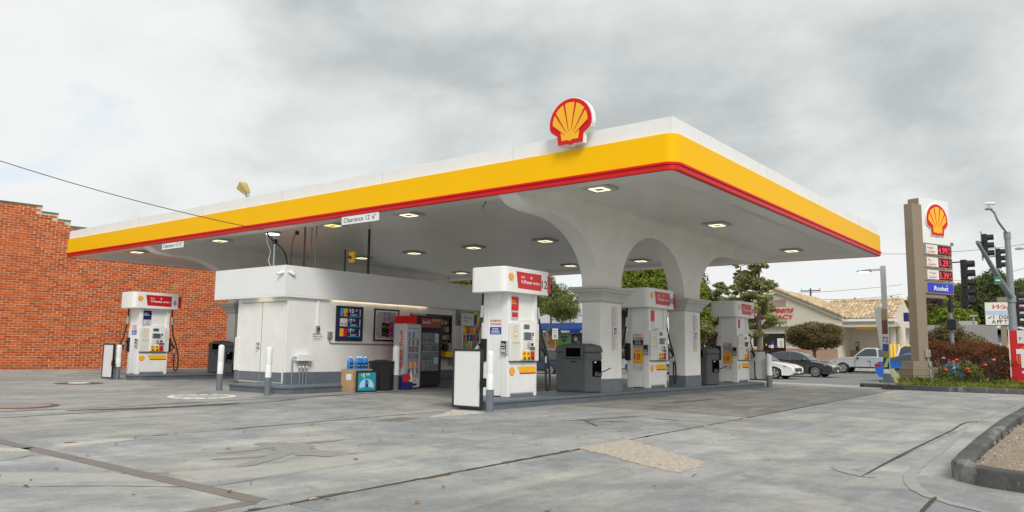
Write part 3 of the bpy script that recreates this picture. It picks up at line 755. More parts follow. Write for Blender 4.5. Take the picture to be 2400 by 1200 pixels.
for x, y, lab in LIGHTS:
    t = thing('canopy_light', lab, 'light', (x, y, 4.0), 'square lights under the canopy')
    dz = .173
    MB().box(-.24, .24, -.24, .24, dz-.006, dz+.02).build('gap_shadow', black, t)  # black slab standing for the shadow in the gap above the housing
    MB().box(-.28, .28, -.28, .28, dz-.042, dz-.0061).build('housing', mat('fixture_grey', (.50, .50, .48), .45, .05) if 'fixture_grey' not in MATS else MATS['fixture_grey'], t, bevel=.005)
    dz -= .042
    b = MB(); a, c_ = .155, .098
    b.box(-a, a, -a, -c_, dz-.012, dz+.002); b.box(-a, a, c_, a, dz-.012, dz+.002); b.box(-a, -c_, -c_, c_, dz-.012, dz+.002); b.box(c_, a, -c_, c_, dz-.012, dz+.002)
    b.build('led_ring', ledy if lab.startswith('yellowish') else led, t)
    MB().box(-.096, .096, -.096, .096, dz-.008, dz+.002).build('heat_sink', alum, t)
t = thing('canopy_lamp', 'white oval lamp under the canopy edge above the kiosk corner', 'light', (1.25, 12.75, 4.14))
MB().lathe([(.02, .03), (.20, .03), (.22, .0), (.21, -.02), (.02, -.03)], n=24).build('housing', alum, t, smooth=True)
MB().lathe([(.02, -.03), (.19, -.022), (.17, -.04), (.02, -.05)], n=24).build('diffuser', ledw, t, smooth=True)

# scallop emblem on the fascia
t = thing('emblem_sign', 'big red and yellow scallop emblem mounted on the canopy fascia', 'sign', (.0, 1.95, 4.66))
MB().box(-.03, .045, -.16, .16, .05, .30).build('mounting_bracket', white, t)
shell_sign(t, FR((-.03, 0, .02), '-x'), .88, .13)
# clearance signs
def clearance(y0, y1, z0, z1, lab):
    yc = (y0+y1)/2
    t = thing('clearance_sign', lab, 'sign', (.02, yc, z0), 'clearance signs hanging from the canopy edge'); w_ = abs(y1-y0)
    MB().box(-.012, .012, -w_/2, w_/2, 0, z1-z0).build('panel', white, t, bevel=.003)
    for s in (-.32, .32): MB().box(-.012, .012, s*w_-.02, s*w_+.02, z1-z0-.002, z1-z0+.05).build('hanger', galv, t)
    T(t, FR((-.012, 0, 0), '-x'), [("Clearance 12' 6\"", 0, .05, .105, 'C', .005, w_*.88)], mat('sign_grey', (.10, .11, .13), .5, 0) if 'sign_grey' not in MATS else MATS['sign_grey'])
clearance(7.07, 8.31, 3.80, 3.985, 'white clearance sign, the larger one, hanging from the fascia above the kiosk')
clearance(15.2, 16.38, 3.79, 3.96, 'white clearance sign, the smaller one, hanging above the far left pump')
# flood lamp on the roof
t = thing('flood_lamp', 'tan boxy flood lamp tilted on top of the canopy roof edge', 'lamp', (.35, 12.7, 4.5))
MB().cyl((0,0,0), (0,0,.55), .025).build('stem', alum, t)
MB().loft([[(a*s, -.03+k+b*s*-.62, .60+k*.80+b*s*.78) for a, b in ((-1,-1),(1,-1),(1,1),(-1,1))] for s, k in ((.055, 0), (.075, .06), (.115, .30), (.105, .32))]).build('lamp_head', mat('tan_lamp', (.45, .32, .10), .5, .1, 4), t)
MB().box(-.03, .05, -.05, .05, .52, .62).build('knuckle', alum, t)
t = thing('roof_vent', 'small dark vent tip above the white canopy edge at the far left', 'vent', (.6, 18.1, 4.5)); MB().cyl((0,0,0), (0,0,.52), .05).build('pipe', blackm, t); MB().box(-.06,.06,-.2,.2,.47,.5).build('cap', blackm, t)

for x, y, lab in ((1.0, 4.85, 'short dangling wire stub under the canopy above pump 12'), (13.0, 3.6, 'pair of tiny wires dangling under the far end of the canopy')):
    t = thing('dangling_wire', lab, 'wire', (x, y, 4.17)); MB().tube([(0,0,0), (.01,.02,-.06), (-.02,.05,-.13), (.0,.08,-.19)], .010, 6, 4).build('wire', rubber, t, smooth=True); MB().cyl((0,0,-.02), (0,0,.0), .035, n=10).build('ceiling_plug', rootm, t)
# ---------------------------------------------------------------- islands
def island(x0, x1, y0, y1, r=.28, h=.15):
    b = MB(); rings = []
    for o, z in ((0, -.1), (0, h-.045), (-.022, h-.04), (-.022, h-.012), (-.01, h), (.06, h)):
        rings.append([(x, y, z) for x, y in rrect(x0+o, x1-o, y0+o, y1-o, r-o)])
    return b.loft(rings)
def island2(x0, x1, y0, y1, h=.15):
    Pi = [(x0+.7, y1), (x0, y0+.62)]+[(x0+.28-.28*math.cos(R_(a)), y0+.28-.28*math.sin(R_(a))) for a in range(0, 91, 15)]+[(x1-.25, y0), (x1, y0+.25), (x1, y1-.25), (x1-.25, y1)]
    c = ((x0+x1)/2, (y0+y1)/2); ins = lambda o: [(x+o*(1 if x < c[0] else -1), y+o*(1 if y < c[1] else -1)) for x, y in Pi]
    return MB().loft([[(x, y, z) for x, y in ins(o)] for o, z in ((0, -.1), (0, h-.045), (-.022, h-.04), (-.022, h-.012), (-.01, h), (.06, h))])
struct(island2(-.97, 12.52, 3.10, 4.50).build('pump_island', greylt, None, smooth=30))
struct(island2(-.15, 12.5, 17.05, 18.40).build('pump_island', greylt, None, smooth=30))
struct(island(-1.0, 7.3, 8.75, 13.2, .35, .17).build('kiosk_plinth', greylt, None, smooth=30)) if False else None
b = MB(); 
P0 = [(-.03, 12.17), (-.03, 11.15), (-.75, 11.08), (-.97, 10.9), (-.97, 9.3)]+[(-.62-.35*math.cos(R_(a)), 9.22-.36*math.sin(R_(a))) for a in (0, 18, 36, 54, 72, 90)]+[(1.1, 9.0), (5.9, 9.45), (7.3, 9.6), (7.3, 12.17)]
def inset(P, o): 
    c = (1.0, 10.5); return [(x+o*(1 if x < c[0] else -1), y+o*(1 if y < c[1] else -1)) for x, y in P]
b.loft([[(x, y, z) for x, y in inset(P0, o)] for o, z in ((0, -.1), (0, .115), (-.02, .12), (-.02, .15), (-.005, .165), (.06, .165))])
struct(b.build('kiosk_plinth', greylt, None, smooth=30))

# ---------------------------------------------------------------- bollards and end boards
def bollard(x, y, h, r, lab, z=0, split=.36, ylw=False, grp='bollards on the forecourt'):
    t = thing('bollard', lab, 'bollard', (x, y, z), grp)
    if ylw: MB().lathe([(.001, -.1), (r, -.1), (r, h-.05), (r*.8, h-.01), (.001, h)], n=16).build('post', ylwb, t, smooth=True); return t
    MB().lathe([(.001, -.1), (r+.004, -.1), (r+.004, h*split), (.001, h*split+.002)], n=20).build('painted_foot', greyp, t, smooth=True)
    MB().lathe([(r*.9, h*split), (r, h*split+.004), (r, h*.62), (r*.99, h*.622), (r, h*.625), (r, h-.06), (r*.92, h-.03), (r*.6, h-.008), (.001, h)], n=20).build('white_sleeve', white, t, smooth=True)
    return t
bollard(-1.16, 2.86, 1.02, .062, 'white topped bollard clamped to the framed board in front of pump 12')
bollard(-.26, 17.98, 1.02, .075, 'white topped bollard beside the narrow looking framed board at pump 6')
bollard(-1.12, 11.08, 1.06, .066, 'white topped bollard left of the white kiosk doors', split=.36)
bollard(-1.30, 8.92, 1.03, .066, 'white topped bollard standing at the front corner of the kiosk plinth', split=.36)
bollard(2.36, 8.86, 1.10, .085, 'white topped bollard between the black bin and the silver drinks cooler', split=.33)
bollard(12.45, 3.02, 1.0, .085, 'white topped bollard at the far end of the pump island before the white car', split=.36)
def end_board(x, y0, y1, z0, z1, lab, face, strap_y=None):
    t = thing('framed_board', lab, 'board', (x, (y0+y1)/2, 0), 'framed blank boards at the island ends'); hw = abs(y1-y0)/2
    fw_ = .035
    b = MB(); b.box(-.03, .03, -hw, -hw+fw_, z0, z1); b.box(-.03, .03, hw-fw_, hw, z0, z1); b.box(-.029, .029, -hw+fw_, hw-fw_, z1-fw_, z1); b.box(-.029, .029, -hw+fw_, hw-fw_, z0, z0+fw_)
    b.build('frame', blackm, t, bevel=.004)
    MB().box(-.018, .018, -hw+fw_, hw-fw_, z0+fw_, z1-fw_).build('panel', mat('panel_white', (.74, .75, .74), .35, .03, 2) if 'panel_white' not in MATS else MATS['panel_white'], t)
    if strap_y is not None: MB().box(-.05, .02, min(strap_y, 0), max(strap_y, 0)).build('clamp', black, t) if False else MB().box(-.06, .025, *sorted((strap_y, math.copysign(hw-.01, strap_y))), .40, .55).build('clamp', black, t)
    return t
end_board(-1.08, 3.10, 3.76, .035, 1.04, 'large blank white board in a black frame at the near end of the pump island', '-x', -.40)
end_board(-.42, 17.92, 18.58, .03, 1.05, 'blank white board in a black frame beside the far left pump numbered 6', '-x', -.40)
end_board(12.58, 3.12, 3.74, .20, 1.12, 'back of a white board with a black band behind the pump numbered 8', '+x', -.38)

# ---------------------------------------------------------------- pumps
def pump(x, y, num, lab, extras, shade=0):
    t = thing('fuel_pump', lab, 'fuel pump', (x, y, .15), 'white fuel pumps on the islands')
    X0, X1, Y0, Y1 = .283, 1.213, .126, .741
    # lower cabinet
    c = MB().box(X0+.015, X1-.015, Y0+.01, Y1-.01, .055, .66).build('lower_cabinet', pumpw, t, bevel=.008)
    for f, yy in (('-y', Y0), ('+y', Y1)):
        fr = FR((X0 if f == '-y' else X1, yy, 0), f)
        d = MB().fb(fr, .03, .90, .075, .635, -.012, .002).build('door', pumpw, c, bevel=.005)
        MB().fb(fr, .06, .87, .002, .06, -.02, -.004).build('kick_plate', greyp, c)
        st = MB().fp(fr, [(.30, .62-.05), (.895, .57), (.895, .455), (.365, .455)], .0022, .005).build('yellow_stripe', yel2, c)
        MB().fp(fr, [(.365, .455), (.895, .455), (.895, .425), (.385, .425)], .0022, .005).build('red_stripe', redsoft, c)
        e = MB().fp(fr, [(.135+u*.17, .40+v*.17) for u, v in SHELL], .0022, .004).build('emblem', redsoft, c)
        MB().fp(fr, [(.135+u*.145, .412+v*.15) for u, v in SHELL], .0042, .006).build('emblem_face', orange, c)
        MB().cyl(fr.p(.45, .605, .002), fr.p(.45, .605, .012), .01, n=10).build('lock', alum, c)
    # corner posts from the ground to the top sign
    for px in (X0, X1-.10):
        for py in (Y0, Y1-.16):
            MB().box(px, px+.10, py, py+.16, 0, 1.97).build('corner_post', pumpw, t, bevel=.012)
    u = MB().box(X0+.012, X1-.012, Y0+.045, Y1-.045, .66, 1.97).build('upper_cabinet', pumpw, t, bevel=.006)
    MB().box(X0+.006, X0+.02, Y0+.165, Y1-.165, .02, 1.96).build('end_panel', pumpw, t, bevel=.004)
    MB().box(X1-.02, X1-.006, Y0+.165, Y1-.165, .02, 1.96).build('end_panel', pumpw, t, bevel=.004)
    for f, yy, s in (('-y', Y0, 1), ('+y', Y1, -1)):
        fr = FR((X0 if s == 1 else X1, yy, 0), f)
        P = [(.005, .67), (.925, .67), (.925, 1.40)]+[(.55+.25*math.cos(R_(a)), 1.40+.07*math.sin(R_(a))) for a in range(0, 181, 20)]+[(.005, 1.40)]
        bz = MB().fp(fr, P, -.05, .055).build('fascia_panel', pumpg, t, bevel=.016)
        MB().fp(fr, [(.03, .66), (.90, .66), (.90, .672), (.72, .675), (.55, .655), (.38, .675), (.03, .672)], -.02, .05).build('shadow_lip', blackm, t)  # curved lower lip, coloured black as the shadow under the panel
        Q = [(.32, .69), (.77, .69), (.79, 1.36)]+[(.55+.235*math.cos(R_(a)), 1.37+.055*math.sin(R_(a))) for a in range(10, 171, 20)]+[(.31, 1.36)]
        co = MB().fp(fr, Q, .05, .082).build('console', pumpw, t, bevel=.014)
        o = .083
        MB().fb(fr, .39, .56, 1.285, 1.375, o-.01, o+.004).build('price_display', screen, co)
        b = MB().fb(fr, .355, .70, 1.055, 1.245, o-.01, o+.008); b.build('screen_bezel', white, co, bevel=.006)
        MB().fb(fr, .395, .62, 1.075, 1.225, o+.006, o+.011).build('screen', screen, co)
        b = MB()
        for k in range(4): b.fb(fr, .366, .384, 1.085+k*.036, 1.105+k*.036, o+.006, o+.013); b.fb(fr, .635, .653, 1.085+k*.036, 1.105+k*.036, o+.006, o+.013)
        b.build('softkey', ink, co)
        MB().fb(fr, .66, .69, 1.16, 1.225, o+.006, o+.013).build('selector', blackm, co)
        MB().fb(fr, .365, .47, .905, 1.035, o-.01, o+.010).build('keypad', pumpg, co, bevel=.004)
        MB().fp(fr, [(.49, .92), (.56, .92), (.57, 1.03), (.50, 1.03)], o-.01, o+.022).build('card_reader', alum, co, bevel=.006)
        MB().fb(fr, .62, .695, .965, 1.02, o-.01, o+.006).build('tap_reader', blackm, co)
        MB().fb(fr, .585, .745, .88, .95, o-.01, o+.006).build('receipt_slot', mat('slot_grey', (.12, .12, .11), .4, .1) if 'slot_grey' not in MATS else MATS['slot_grey'], co)
        for k, (mm, nm) in enumerate(((yel2, 'grade_button'), (yel2, 'grade_button'), (redsoft, 'grade_button'))):
            g = MB().fb(fr, .34+k*.135, .465+k*.135, .70, .865, o-.01, o+.010).build(nm, mm, co, bevel=.006)
        for k in range(3):
            MB().fb(fr, .365+k*.135, .42+k*.135, .80, .835, o+.009, o+.014).build('grade_price', screen, co)
            MB().fp(fr, [(.385+k*.135, .705), (.44+k*.135, .705), (.44+k*.135, .735), (.41+k*.135, .76), (.385+k*.135, .74)], o+.009, o+.014).build('grade_mark', ink, co)
        # stickers
        q = .056
        b = MB(); b.fb(fr, .085, .235, 1.27, 1.385, q-.006, q+.002); b.build('sticker', paper, bz)
        b = MB()
        for k in range(4): b.fb(fr, .10, .22, 1.285+k*.022, 1.291+k*.022, q+.002, q+.004)
        b.build('sticker_text', greypr, bz)
        MB().fb(fr, .105, .225, 1.135, 1.25, q-.006, q+.002).build('sticker', yel2, bz); MB().fb(fr, .125, .205, 1.155, 1.22, q+.001, q+.004).build('sticker_face', paper, bz)
        b = MB()
        for k in range(3): b.fp(fr, [(.105+k*.075+.028*math.cos(R_(a)), 1.02+.022*math.sin(R_(a))) for a in range(0, 360, 40)], q-.006, q+.003)
        b.build('sticker', mat('lime', (.45, .60, .05), .5, 0) if 'lime' not in MATS else MATS['lime'], bz)
        MB().fb(fr, .81, .905, 1.25, 1.36, q-.006, q+.002).build('sticker', paper, bz)
        MB().fb(fr, .84, .92, 1.06, 1.085, q-.006, q+.003).build('sticker', yel2, bz)
        # screen box above the panel
        q = -.043
        MB().fb(fr, .10-.0, .36, 1.64, 1.905, q-.01, q+.012).build('topper_card', redsoft if num != '6' else navy, u)
        MB().fb(fr, .10, .36, 1.46, 1.62, q-.01, q+.012).build('topper_card', greypr if num in '126' else paper, u)
        if num in ('12', '6'):
            MB().fb(fr, .155, .335, 1.51, 1.60, q+.011, q+.015).build('card_print', redsoft if num == '12' else paper, u)
            b = MB()
            for k in range(3): b.fb(fr, .13, .30-.03*k, 1.76+k*.03, 1.772+k*.03, q+.011, q+.015)
            b.build('card_text', yel2 if num == '12' else paper, u)
            if num == '6': T(u, FR(fr.p(.20, 1.47, 0), f), [('2 $5', .05, .085, .04), ('3 $7', .05, .03, .04)], navy, 'card_text', q+.018)
        # nozzle, boot and hose on the right side
        MB().fb(fr, .90, 1.0 if s == 1 else .965, .66, 1.09, -.10, .045).build('nozzle_boot', black, t, bevel=.014)
        nz = MB(); 
        nz.tube([fr.p(.965, .98, .02), fr.p(.985, .93, .09), fr.p(1.02, .86, .12), fr.p(1.06, .78, .12)], [.03, .036, .032, .026], 10, 4)
        nz.tube([fr.p(.965, .76, .02), fr.p(1.0, .74, .07), fr.p(1.05, .77, .12)], .014, 8, 4)
        nzo = nz.build('nozzle', black, t, smooth=True)
        MB().tube([fr.p(.985, .95, .055), fr.p(1.005, .90, .09), fr.p(1.02, .87, .105)], .038, 10).build('nozzle_collar', alum, nzo, smooth=True)
        MB().cyl(fr.p(1.062, .775, .12), fr.p(1.068, .64, .12), .022, n=10).build('swivel', alum, nzo, smooth=True)
        MB().tube([fr.p(1.02, 1.98, -.06), fr.p(1.022, 1.80, -.055), fr.p(1.03, 1.5, -.03), fr.p(1.06, 1.15, .03), fr.p(1.13, .92, .07), fr.p(1.20, .60, .10), fr.p(1.225, .34, .11), fr.p(1.20, .15, .12), fr.p(1.14, .10, .12), fr.p(1.09, .17, .12), fr.p(1.068, .40, .12), fr.p(1.068, .66, .12)], .021, 10, 7).build('hose', rubber, t, smooth=True)
        MB().cyl(fr.p(1.0225, 1.73, -.056), fr.p(1.026, 1.50, -.032), .03, n=12).build('breakaway', alum, t, smooth=True)
    # text and stickers on the near end
    e = FR((X0, Y0+.08, 0), '-x'); n0 = .002
    fr = FR((X0+.006, (Y0+Y1)/2, 0), '-x'); top = 1.36 if num in ('12', '6') else 1.22
    if num != '8':
        b = MB().fb(fr, -.14, .14, top-.185, top-.045, .0, .004); b.build('blue_notice', bluep, t)
        b = MB()
        for k in range(4): b.fb(fr, -.11+.01*k, .11-.015*k, top-.165+k*.028, top-.155+k*.028, .004, .006)
        b.build('notice_text', inkw, t)
        T(t, fr, [('NO SMOKING', 0, top+.055, .042, 'C', .015, .27), ('STOP ENGINE', 0, top-.01, .042, 'C', .015, .27)], inkr, 'warning_text')
    if extras:
        z = 1.02 if num == '10' else .98
        MB().fb(fr, -.145, .145, z-.30 if False else z-.08, z+(.21), .0, .004).build('reward_panel', greypr, t)
        T(t, fr, [('NEXT LEVEL', 0, z+.075, .036, 'C', .01, .25), ('NUMBER', 0, z+.025, .034, 'C', .01, .2)], ink, 'reward_text', .006)
        T(t, fr, [('REWARDS', 0, z-.045, .04, 'C', .016, .25)], inkr, 'reward_text', .006)
        MB().fp(fr, [(-.075+u*.06, z+.13+v*.06) for u, v in SHELL], .004, .006).build('reward_emblem', orange, t)
        MB().fb(fr, .05, .09, z+.13, z+.18, .004, .006).build('reward_emblem', redsoft, t)
        MB().fb(fr, -.145, .145, z-.44, z-.082, .0, .004).build('price_panel', yel2, t)
        T(t, fr, [('EARN', 0, z-.135, .035, 'C', .015), ('10', -.025, z-.33, .15, 'C', .03), ('c', .105, z-.25, .05, 'C', .015), ('FUEL REWARDS', 0, z-.40, .022, 'C', .005, .22)], inkr, 'price_text', .006)
        MB().fb(fr, -.145, .145, z-.60, z-.445, .0, .004).build('coupon_panel', paper, t)
        b = MB()
        for k in range(3): b.fb(fr, -.12, .03-.02*k, z-.56+k*.03, z-.55+k*.03, .004, .006)
        b.build('coupon_text', greypr, t); MB().fb(fr, .06, .12, z-.585, z-.455, .004, .02).build('coupon_phone', alum, t)
    kb = MB().fb(e, -.055, .085, .80, 1.06, .0, .05).build('squeegee_box', greypr, t, bevel=.006)
    MB().fb(e, -.045, .075, .82, 1.045, .05, .056).build('box_print', black, kb)
    if num in ('12', '6'): T(kb, e, [('10c', .015, .96, .05, 'C', .015, .10)], inkw, 'box_text', .058)
    b = MB(); b.fb(e, -.03, .00, .835, .90, .056, .059); b.fb(e, .02, .06, .835, .89, .056, .059); b.fb(e, -.03, .06, .915, .93, .056, .059); b.build('box_pictogram', paper, kb)
    # top sign
    A = rrect(0, 1.50, 0, .867, .13, 5)
    sg = MB().loft([[(x, y, z) for x, y in (rrect(o, 1.5-o, o, .867-o, .13-o*.5, 5))] for o, z in ((.02, 1.962), (0, 1.975), (0, 2.435), (.012, 2.448), (.06, 2.452))]).build('top_sign', pumpw, t, smooth=30)
    for f, yy, xx in (('-y', 0, 0), ('+y', .867, 1.5)):
        fr = FR((xx, yy, 1.97), f)
        MB().fp(fr, [(.355, .405), (1.165, .395), (1.165, .075), (.415, .085)], -.01, .004).build('red_panel', redsoft, sg)
        if f == '-y': MB().fb(fr, 1.375, 1.47, .05, .40, -.01, .004).build('red_end', redsoft, sg)
        MB().fp(fr, [(.20+u*.155, .215+v*.155) for u, v in SHELL], -.01, .003).build('emblem', redsoft, sg)
        MB().fp(fr, [(.20+u*.13, .226+v*.137) for u, v in SHELL], .003, .006).build('emblem_face', orange, sg)
        T(sg, fr, [('Shell', .50, .285, .045, 'L', .01), ('V-Power', .50, .185, .068, 'L', .02, .36), ('NITRO+', .88, .185, .046, 'L', .022, .25, .25), ('o', .83, .285, .07, 'C', .03)], inkw, 'brand_text', .006)
        T(sg, fr, [(num, 1.27, .13, .165, 'C', .01)], MATS['sign_grey'], 'pump_number', .006)
    return t
pump(-.05, 3.469, '12', 'nearest white fuel pump, numbered 12, behind the blank framed board', False)
pump(5.53, 3.469, '10', 'white fuel pump numbered 10 between the two arcade columns, with yellow reward panel', True)
pump(11.11, 3.469, '8', 'farthest white fuel pump in the right row, numbered 8, right of the second column', True)
pump(-.185, 17.439, '6', 'white fuel pump numbered 6 standing alone in front of the brick wall', False)

# ---------------------------------------------------------------- litter and squeegee stations
def station(x, y, z, lab, rz=0, mir=1):
    t = thing('waste_station', lab, 'trash bin', (x, y, z), 'charcoal waste stations at the columns', rz)
    A, A1, B, Cc, D = (-.12, .53*mir), (-.15, .30*mir), (-.12, -.23*mir), (.16, -.47*mir), (.16, .53*mir)
    P = [A, A1, B, Cc, D]; c = (0, .05)
    def sc(k, dz, tilt=0): return [(c[0]+(px-c[0])*k, c[1]+(py-c[1])*k, dz+tilt*(px-c[0])) for px, py in P]
    bd = MB().loft([sc(.96, 0), sc(1, .03), sc(1, .84)]).build('body', charc, t, bevel=.02)
    MB().loft([sc(1.0, .842), sc(1.04, .86), sc(1.05, .90), sc(.98, .985, .05), sc(.60, 1.035, .05)]).build('lid', charc, t, bevel=.012)
    # face between A1 and B
    d = (Vector((B[0], B[1], 0))-Vector((A1[0], A1[1], 0))); Lw = d.length
    fr = FR((A1[0], A1[1], 0), '-x'); fr.r = d.normalized(); fr.n = Vector((-1, 0, 0)); 
    h = MB(); h.fb(fr, .01, .06, .72, .985, -.02, .035); h.fb(fr, Lw-.10, Lw-.05, .72, .985, -.02, .035); h.fb(fr, .06, Lw-.10, .94, .985, -.02, .035); h.fb(fr, .06, Lw-.10, .72, .755, -.02, .035); h.build('hood', charc, t, bevel=.008)
    MB().fb(fr, .06, Lw-.10, .755, .94, .004, .008).build('opening_shade', void, t)  # flat black sheet, painted shade of the bin's inside
    dr = MB().fp(fr, rrect(.02, Lw-.05, .04, .70, .02), -.01, .014).build('door', charc, t, bevel=.008)
    MB().fp(fr, [(.17, .665), (.33, .665), (.29, .635), (.21, .635)], .01, .02).build('handle', black, dr)
    # other face with the squeegee tub
    d = (Vector((Cc[0], Cc[1], 0))-Vector((B[0], B[1], 0))); Lw = d.length
    f2 = FR((B[0], B[1], 0), '-y'); f2.r = d.normalized(); f2.n = Vector((d.y, -d.x, 0)).normalized()
    if mir < 0: f2.n = -f2.n
    MB().fp(f2, rrect(.16, Lw-.005, .34, .68, .02), -.02, .006).build('squeegee_opening_shade', void, t)  # black sheet in place of a recess, its shade painted on
    MB().fp(f2, [(.20, .36), (Lw-.005, .36), (Lw-.005, .415), (.22, .45)], .0, .035).build('squeegee_tub', charc, t, bevel=.006)
    MB().tube([f2.p(.24, .41, .03), f2.p(.40, .46, .10), f2.p(.52, .53, .15)], .011, 8).build('squeegee_handle', black, t, smooth=True)
    MB().fp(f2, [(.19, .645), (.235, .665), (.245, .645), (.22, .625)], .008, .02).build('paper_towel', paper, t)
    MB().fp(f2, [(.02, .70), (Lw, .70), (Lw, .835), (.02, .835)], -.01, .006).build('towel_box', charc, t, bevel=.006)
    return t
station(2.93, 3.75, .15, 'charcoal waste station left of the nearer column, squeegee handle sticking out')
station(9.02, 3.70, .15, 'charcoal waste station right of the second column, beside pump 8')
station(2.80, 17.55, .15, 'dark charcoal waste station behind the kiosk near the brick wall')
# ---------------------------------------------------------------- kiosk
KX, KY = -.06, 10.05
k_ = thing('kiosk', 'white stucco pay kiosk with deep flat fascia under the canopy', 'kiosk')
b = MB(); b.box(KX, 3.97, KY, 10.25, .16, 2.245); b.box(3.97, 5.70, KY, 10.25, .16, .98); b.box(3.97, 5.70, KY, 10.25, 2.02, 2.245); b.box(5.70, 5.86, KY, 10.25, .16, 2.245)
b.box(KX, KX+.2, 10.25, 12.15, .16, 2.245); b.box(KX+.2, 5.86, 11.95, 12.15, .16, 2.245); b.box(5.66, 5.86, 10.25, 11.95, .16, 2.245)
wl_ = b.build('wall', stucco, k_)
b = MB(); b.box(KX-.014, 5.872, KY-.014, KY-.001, .15, .43); b.box(KX-.014, KX-.001, KY, 10.12, .15, .43); b.box(KX-.014, KX-.001, 11.99, 12.16, .15, .43); b.build('painted_base', greyp, k_, bevel=.004)
MB().box(KX-.03, KX-.001, 11.985, 12.18, .43, 1.25).build('corner_buttress', stucco, k_, bevel=.01)
fs = MB().box(-.24, 7.9, 9.98, 13.0, 2.255, 2.967).box(-.24, 7.9, 9.98, 9.998, 2.21, 2.2549).box(-.24, -.222, 9.9981, 13.0, 2.21, 2.2549).build('fascia', mat('fascia_white', (.80, .81, .81), .55, .03, 1, grime=.04), k_, bevel=.006)
MB().box(3.28, 3.286, 9.9775, 9.982, 2.215, 2.96).build('fascia_joint', greypr, fs)
MB().box(-.2215, 7.86, 9.9985, 12.96, 2.247, 2.2545).build('eave_soffit', white, k_)
for y0, y1, yk in ((10.16, 11.055, 10.98), (11.065, 11.97, 11.14)):
    d = MB().box(KX-.02, KX-.001, y0, y1, .20, 2.10).build('door', stucco, k_, bevel=.004)
    MB().box(KX-.024, KX-.0202, y0+.01, y1-.01, .20, .42).build('kick_panel', greyp, d)
    if y0 > 11:
        for z in (1.10, 1.00):
            MB().lathe([(.001, -.075), (.026, -.07), (.03, -.055), (.014, -.03), (.035, -.025), (.035, -.0)], (KX-.02, yk, z), 14, 'x').build('knob', steel, d, smooth=True)
b = MB(); b.box(KX-.012, KX-.0015, 10.13, 10.155, .2, 2.13); b.box(KX-.012, KX-.0015, 11.975, 11.985, .2, 2.13); b.box(KX-.012, KX-.0015, 10.155, 11.975, 2.105, 2.13); b.build('door_frame', mat('frame_white', (.68, .68, .66), .5, .03), k_)
b = MB(); b.box(KX-.0225, KX-.0015, 11.0555, 11.0645, .2, 2.1); b.box(KX-.0225, KX-.0015, 10.1545, 11.975, 2.1005, 2.1095).build('door_gap', mat('gap_grey', (.10, .10, .10), .8, 0), k_)
MB().box(1.20, 4.6, 10.018, 10.030, 2.232, 2.246).build('strip_light', ledk, k_)
MB().box(KX-.12, KX-.09, 10.7, 11.3, 2.238, 2.2465).build('door_light', ledk, k_)
# window with the shop behind
fr = FR((3.97, KY, 0), '-y')
b = MB(); b.fb(fr, 0, .06, .98, 2.02, -.06, .01); b.fb(fr, 1.67, 1.73, .98, 2.02, -.06, .01); b.fb(fr, .06, 1.67, 1.95, 2.02, -.06, .01); b.fb(fr, .06, 1.67, .98, 1.03, -.06, .01); b.fb(fr, 1.15, 1.19, 1.03, 1.95, -.05, .005)
wf = b.build('window', blackm, k_)
MB().fb(fr, .06, 1.67, 1.03, 1.95, -.035, -.03).build('pane', glassd, wf)
b = MB(); rr = random.Random(3)
for z in (1.08, 1.30, 1.52, 1.74):
    u = .08
    while u < 1.60:
        w_ = rr.uniform(.05, .12); b.mat(rr.randrange(4)); b.fb(fr, u, u+w_, z, z+rr.uniform(.10, .19), -.029, -.022); u += w_+rr.uniform(.01, .05)
b.build('window_display', [mat('display_dark', (.05, .045, .04), .6, .3, 9), mat('display_brown', (.14, .09, .05), .6, .2, 9), mat('display_cream', (.42, .36, .22), .6, .2, 9), mat('display_grey', (.20, .20, .20), .6, .2, 9)], wf)
MB().fb(fr, .05, .62, 1.97, 2.015, .011, .016).build('window_strip', mat('pale_green', (.45, .58, .50), .5, .05), wf)
ct = MB().fb(fr, .55, 1.73, .76, .79, .002, .32).build('counter', mat('counter_dark', (.06, .06, .06), .35, .1), k_, bevel=.006)
for u in (.75, 1.6): MB().fp(fr, [(u, .55), (u+.03, .55), (u+.03, .76), (u, .76)], .002, .2).build('counter_bracket', greypr, ct)
MB().box(5.862, 5.98, 9.99, 10.1, .16, 2.21).build('end_post', galv, k_, bevel=.006)
MB().box(7.70, 7.86, 10.02, 10.18, .16, 2.19).build('end_post', galv, k_, bevel=.006)

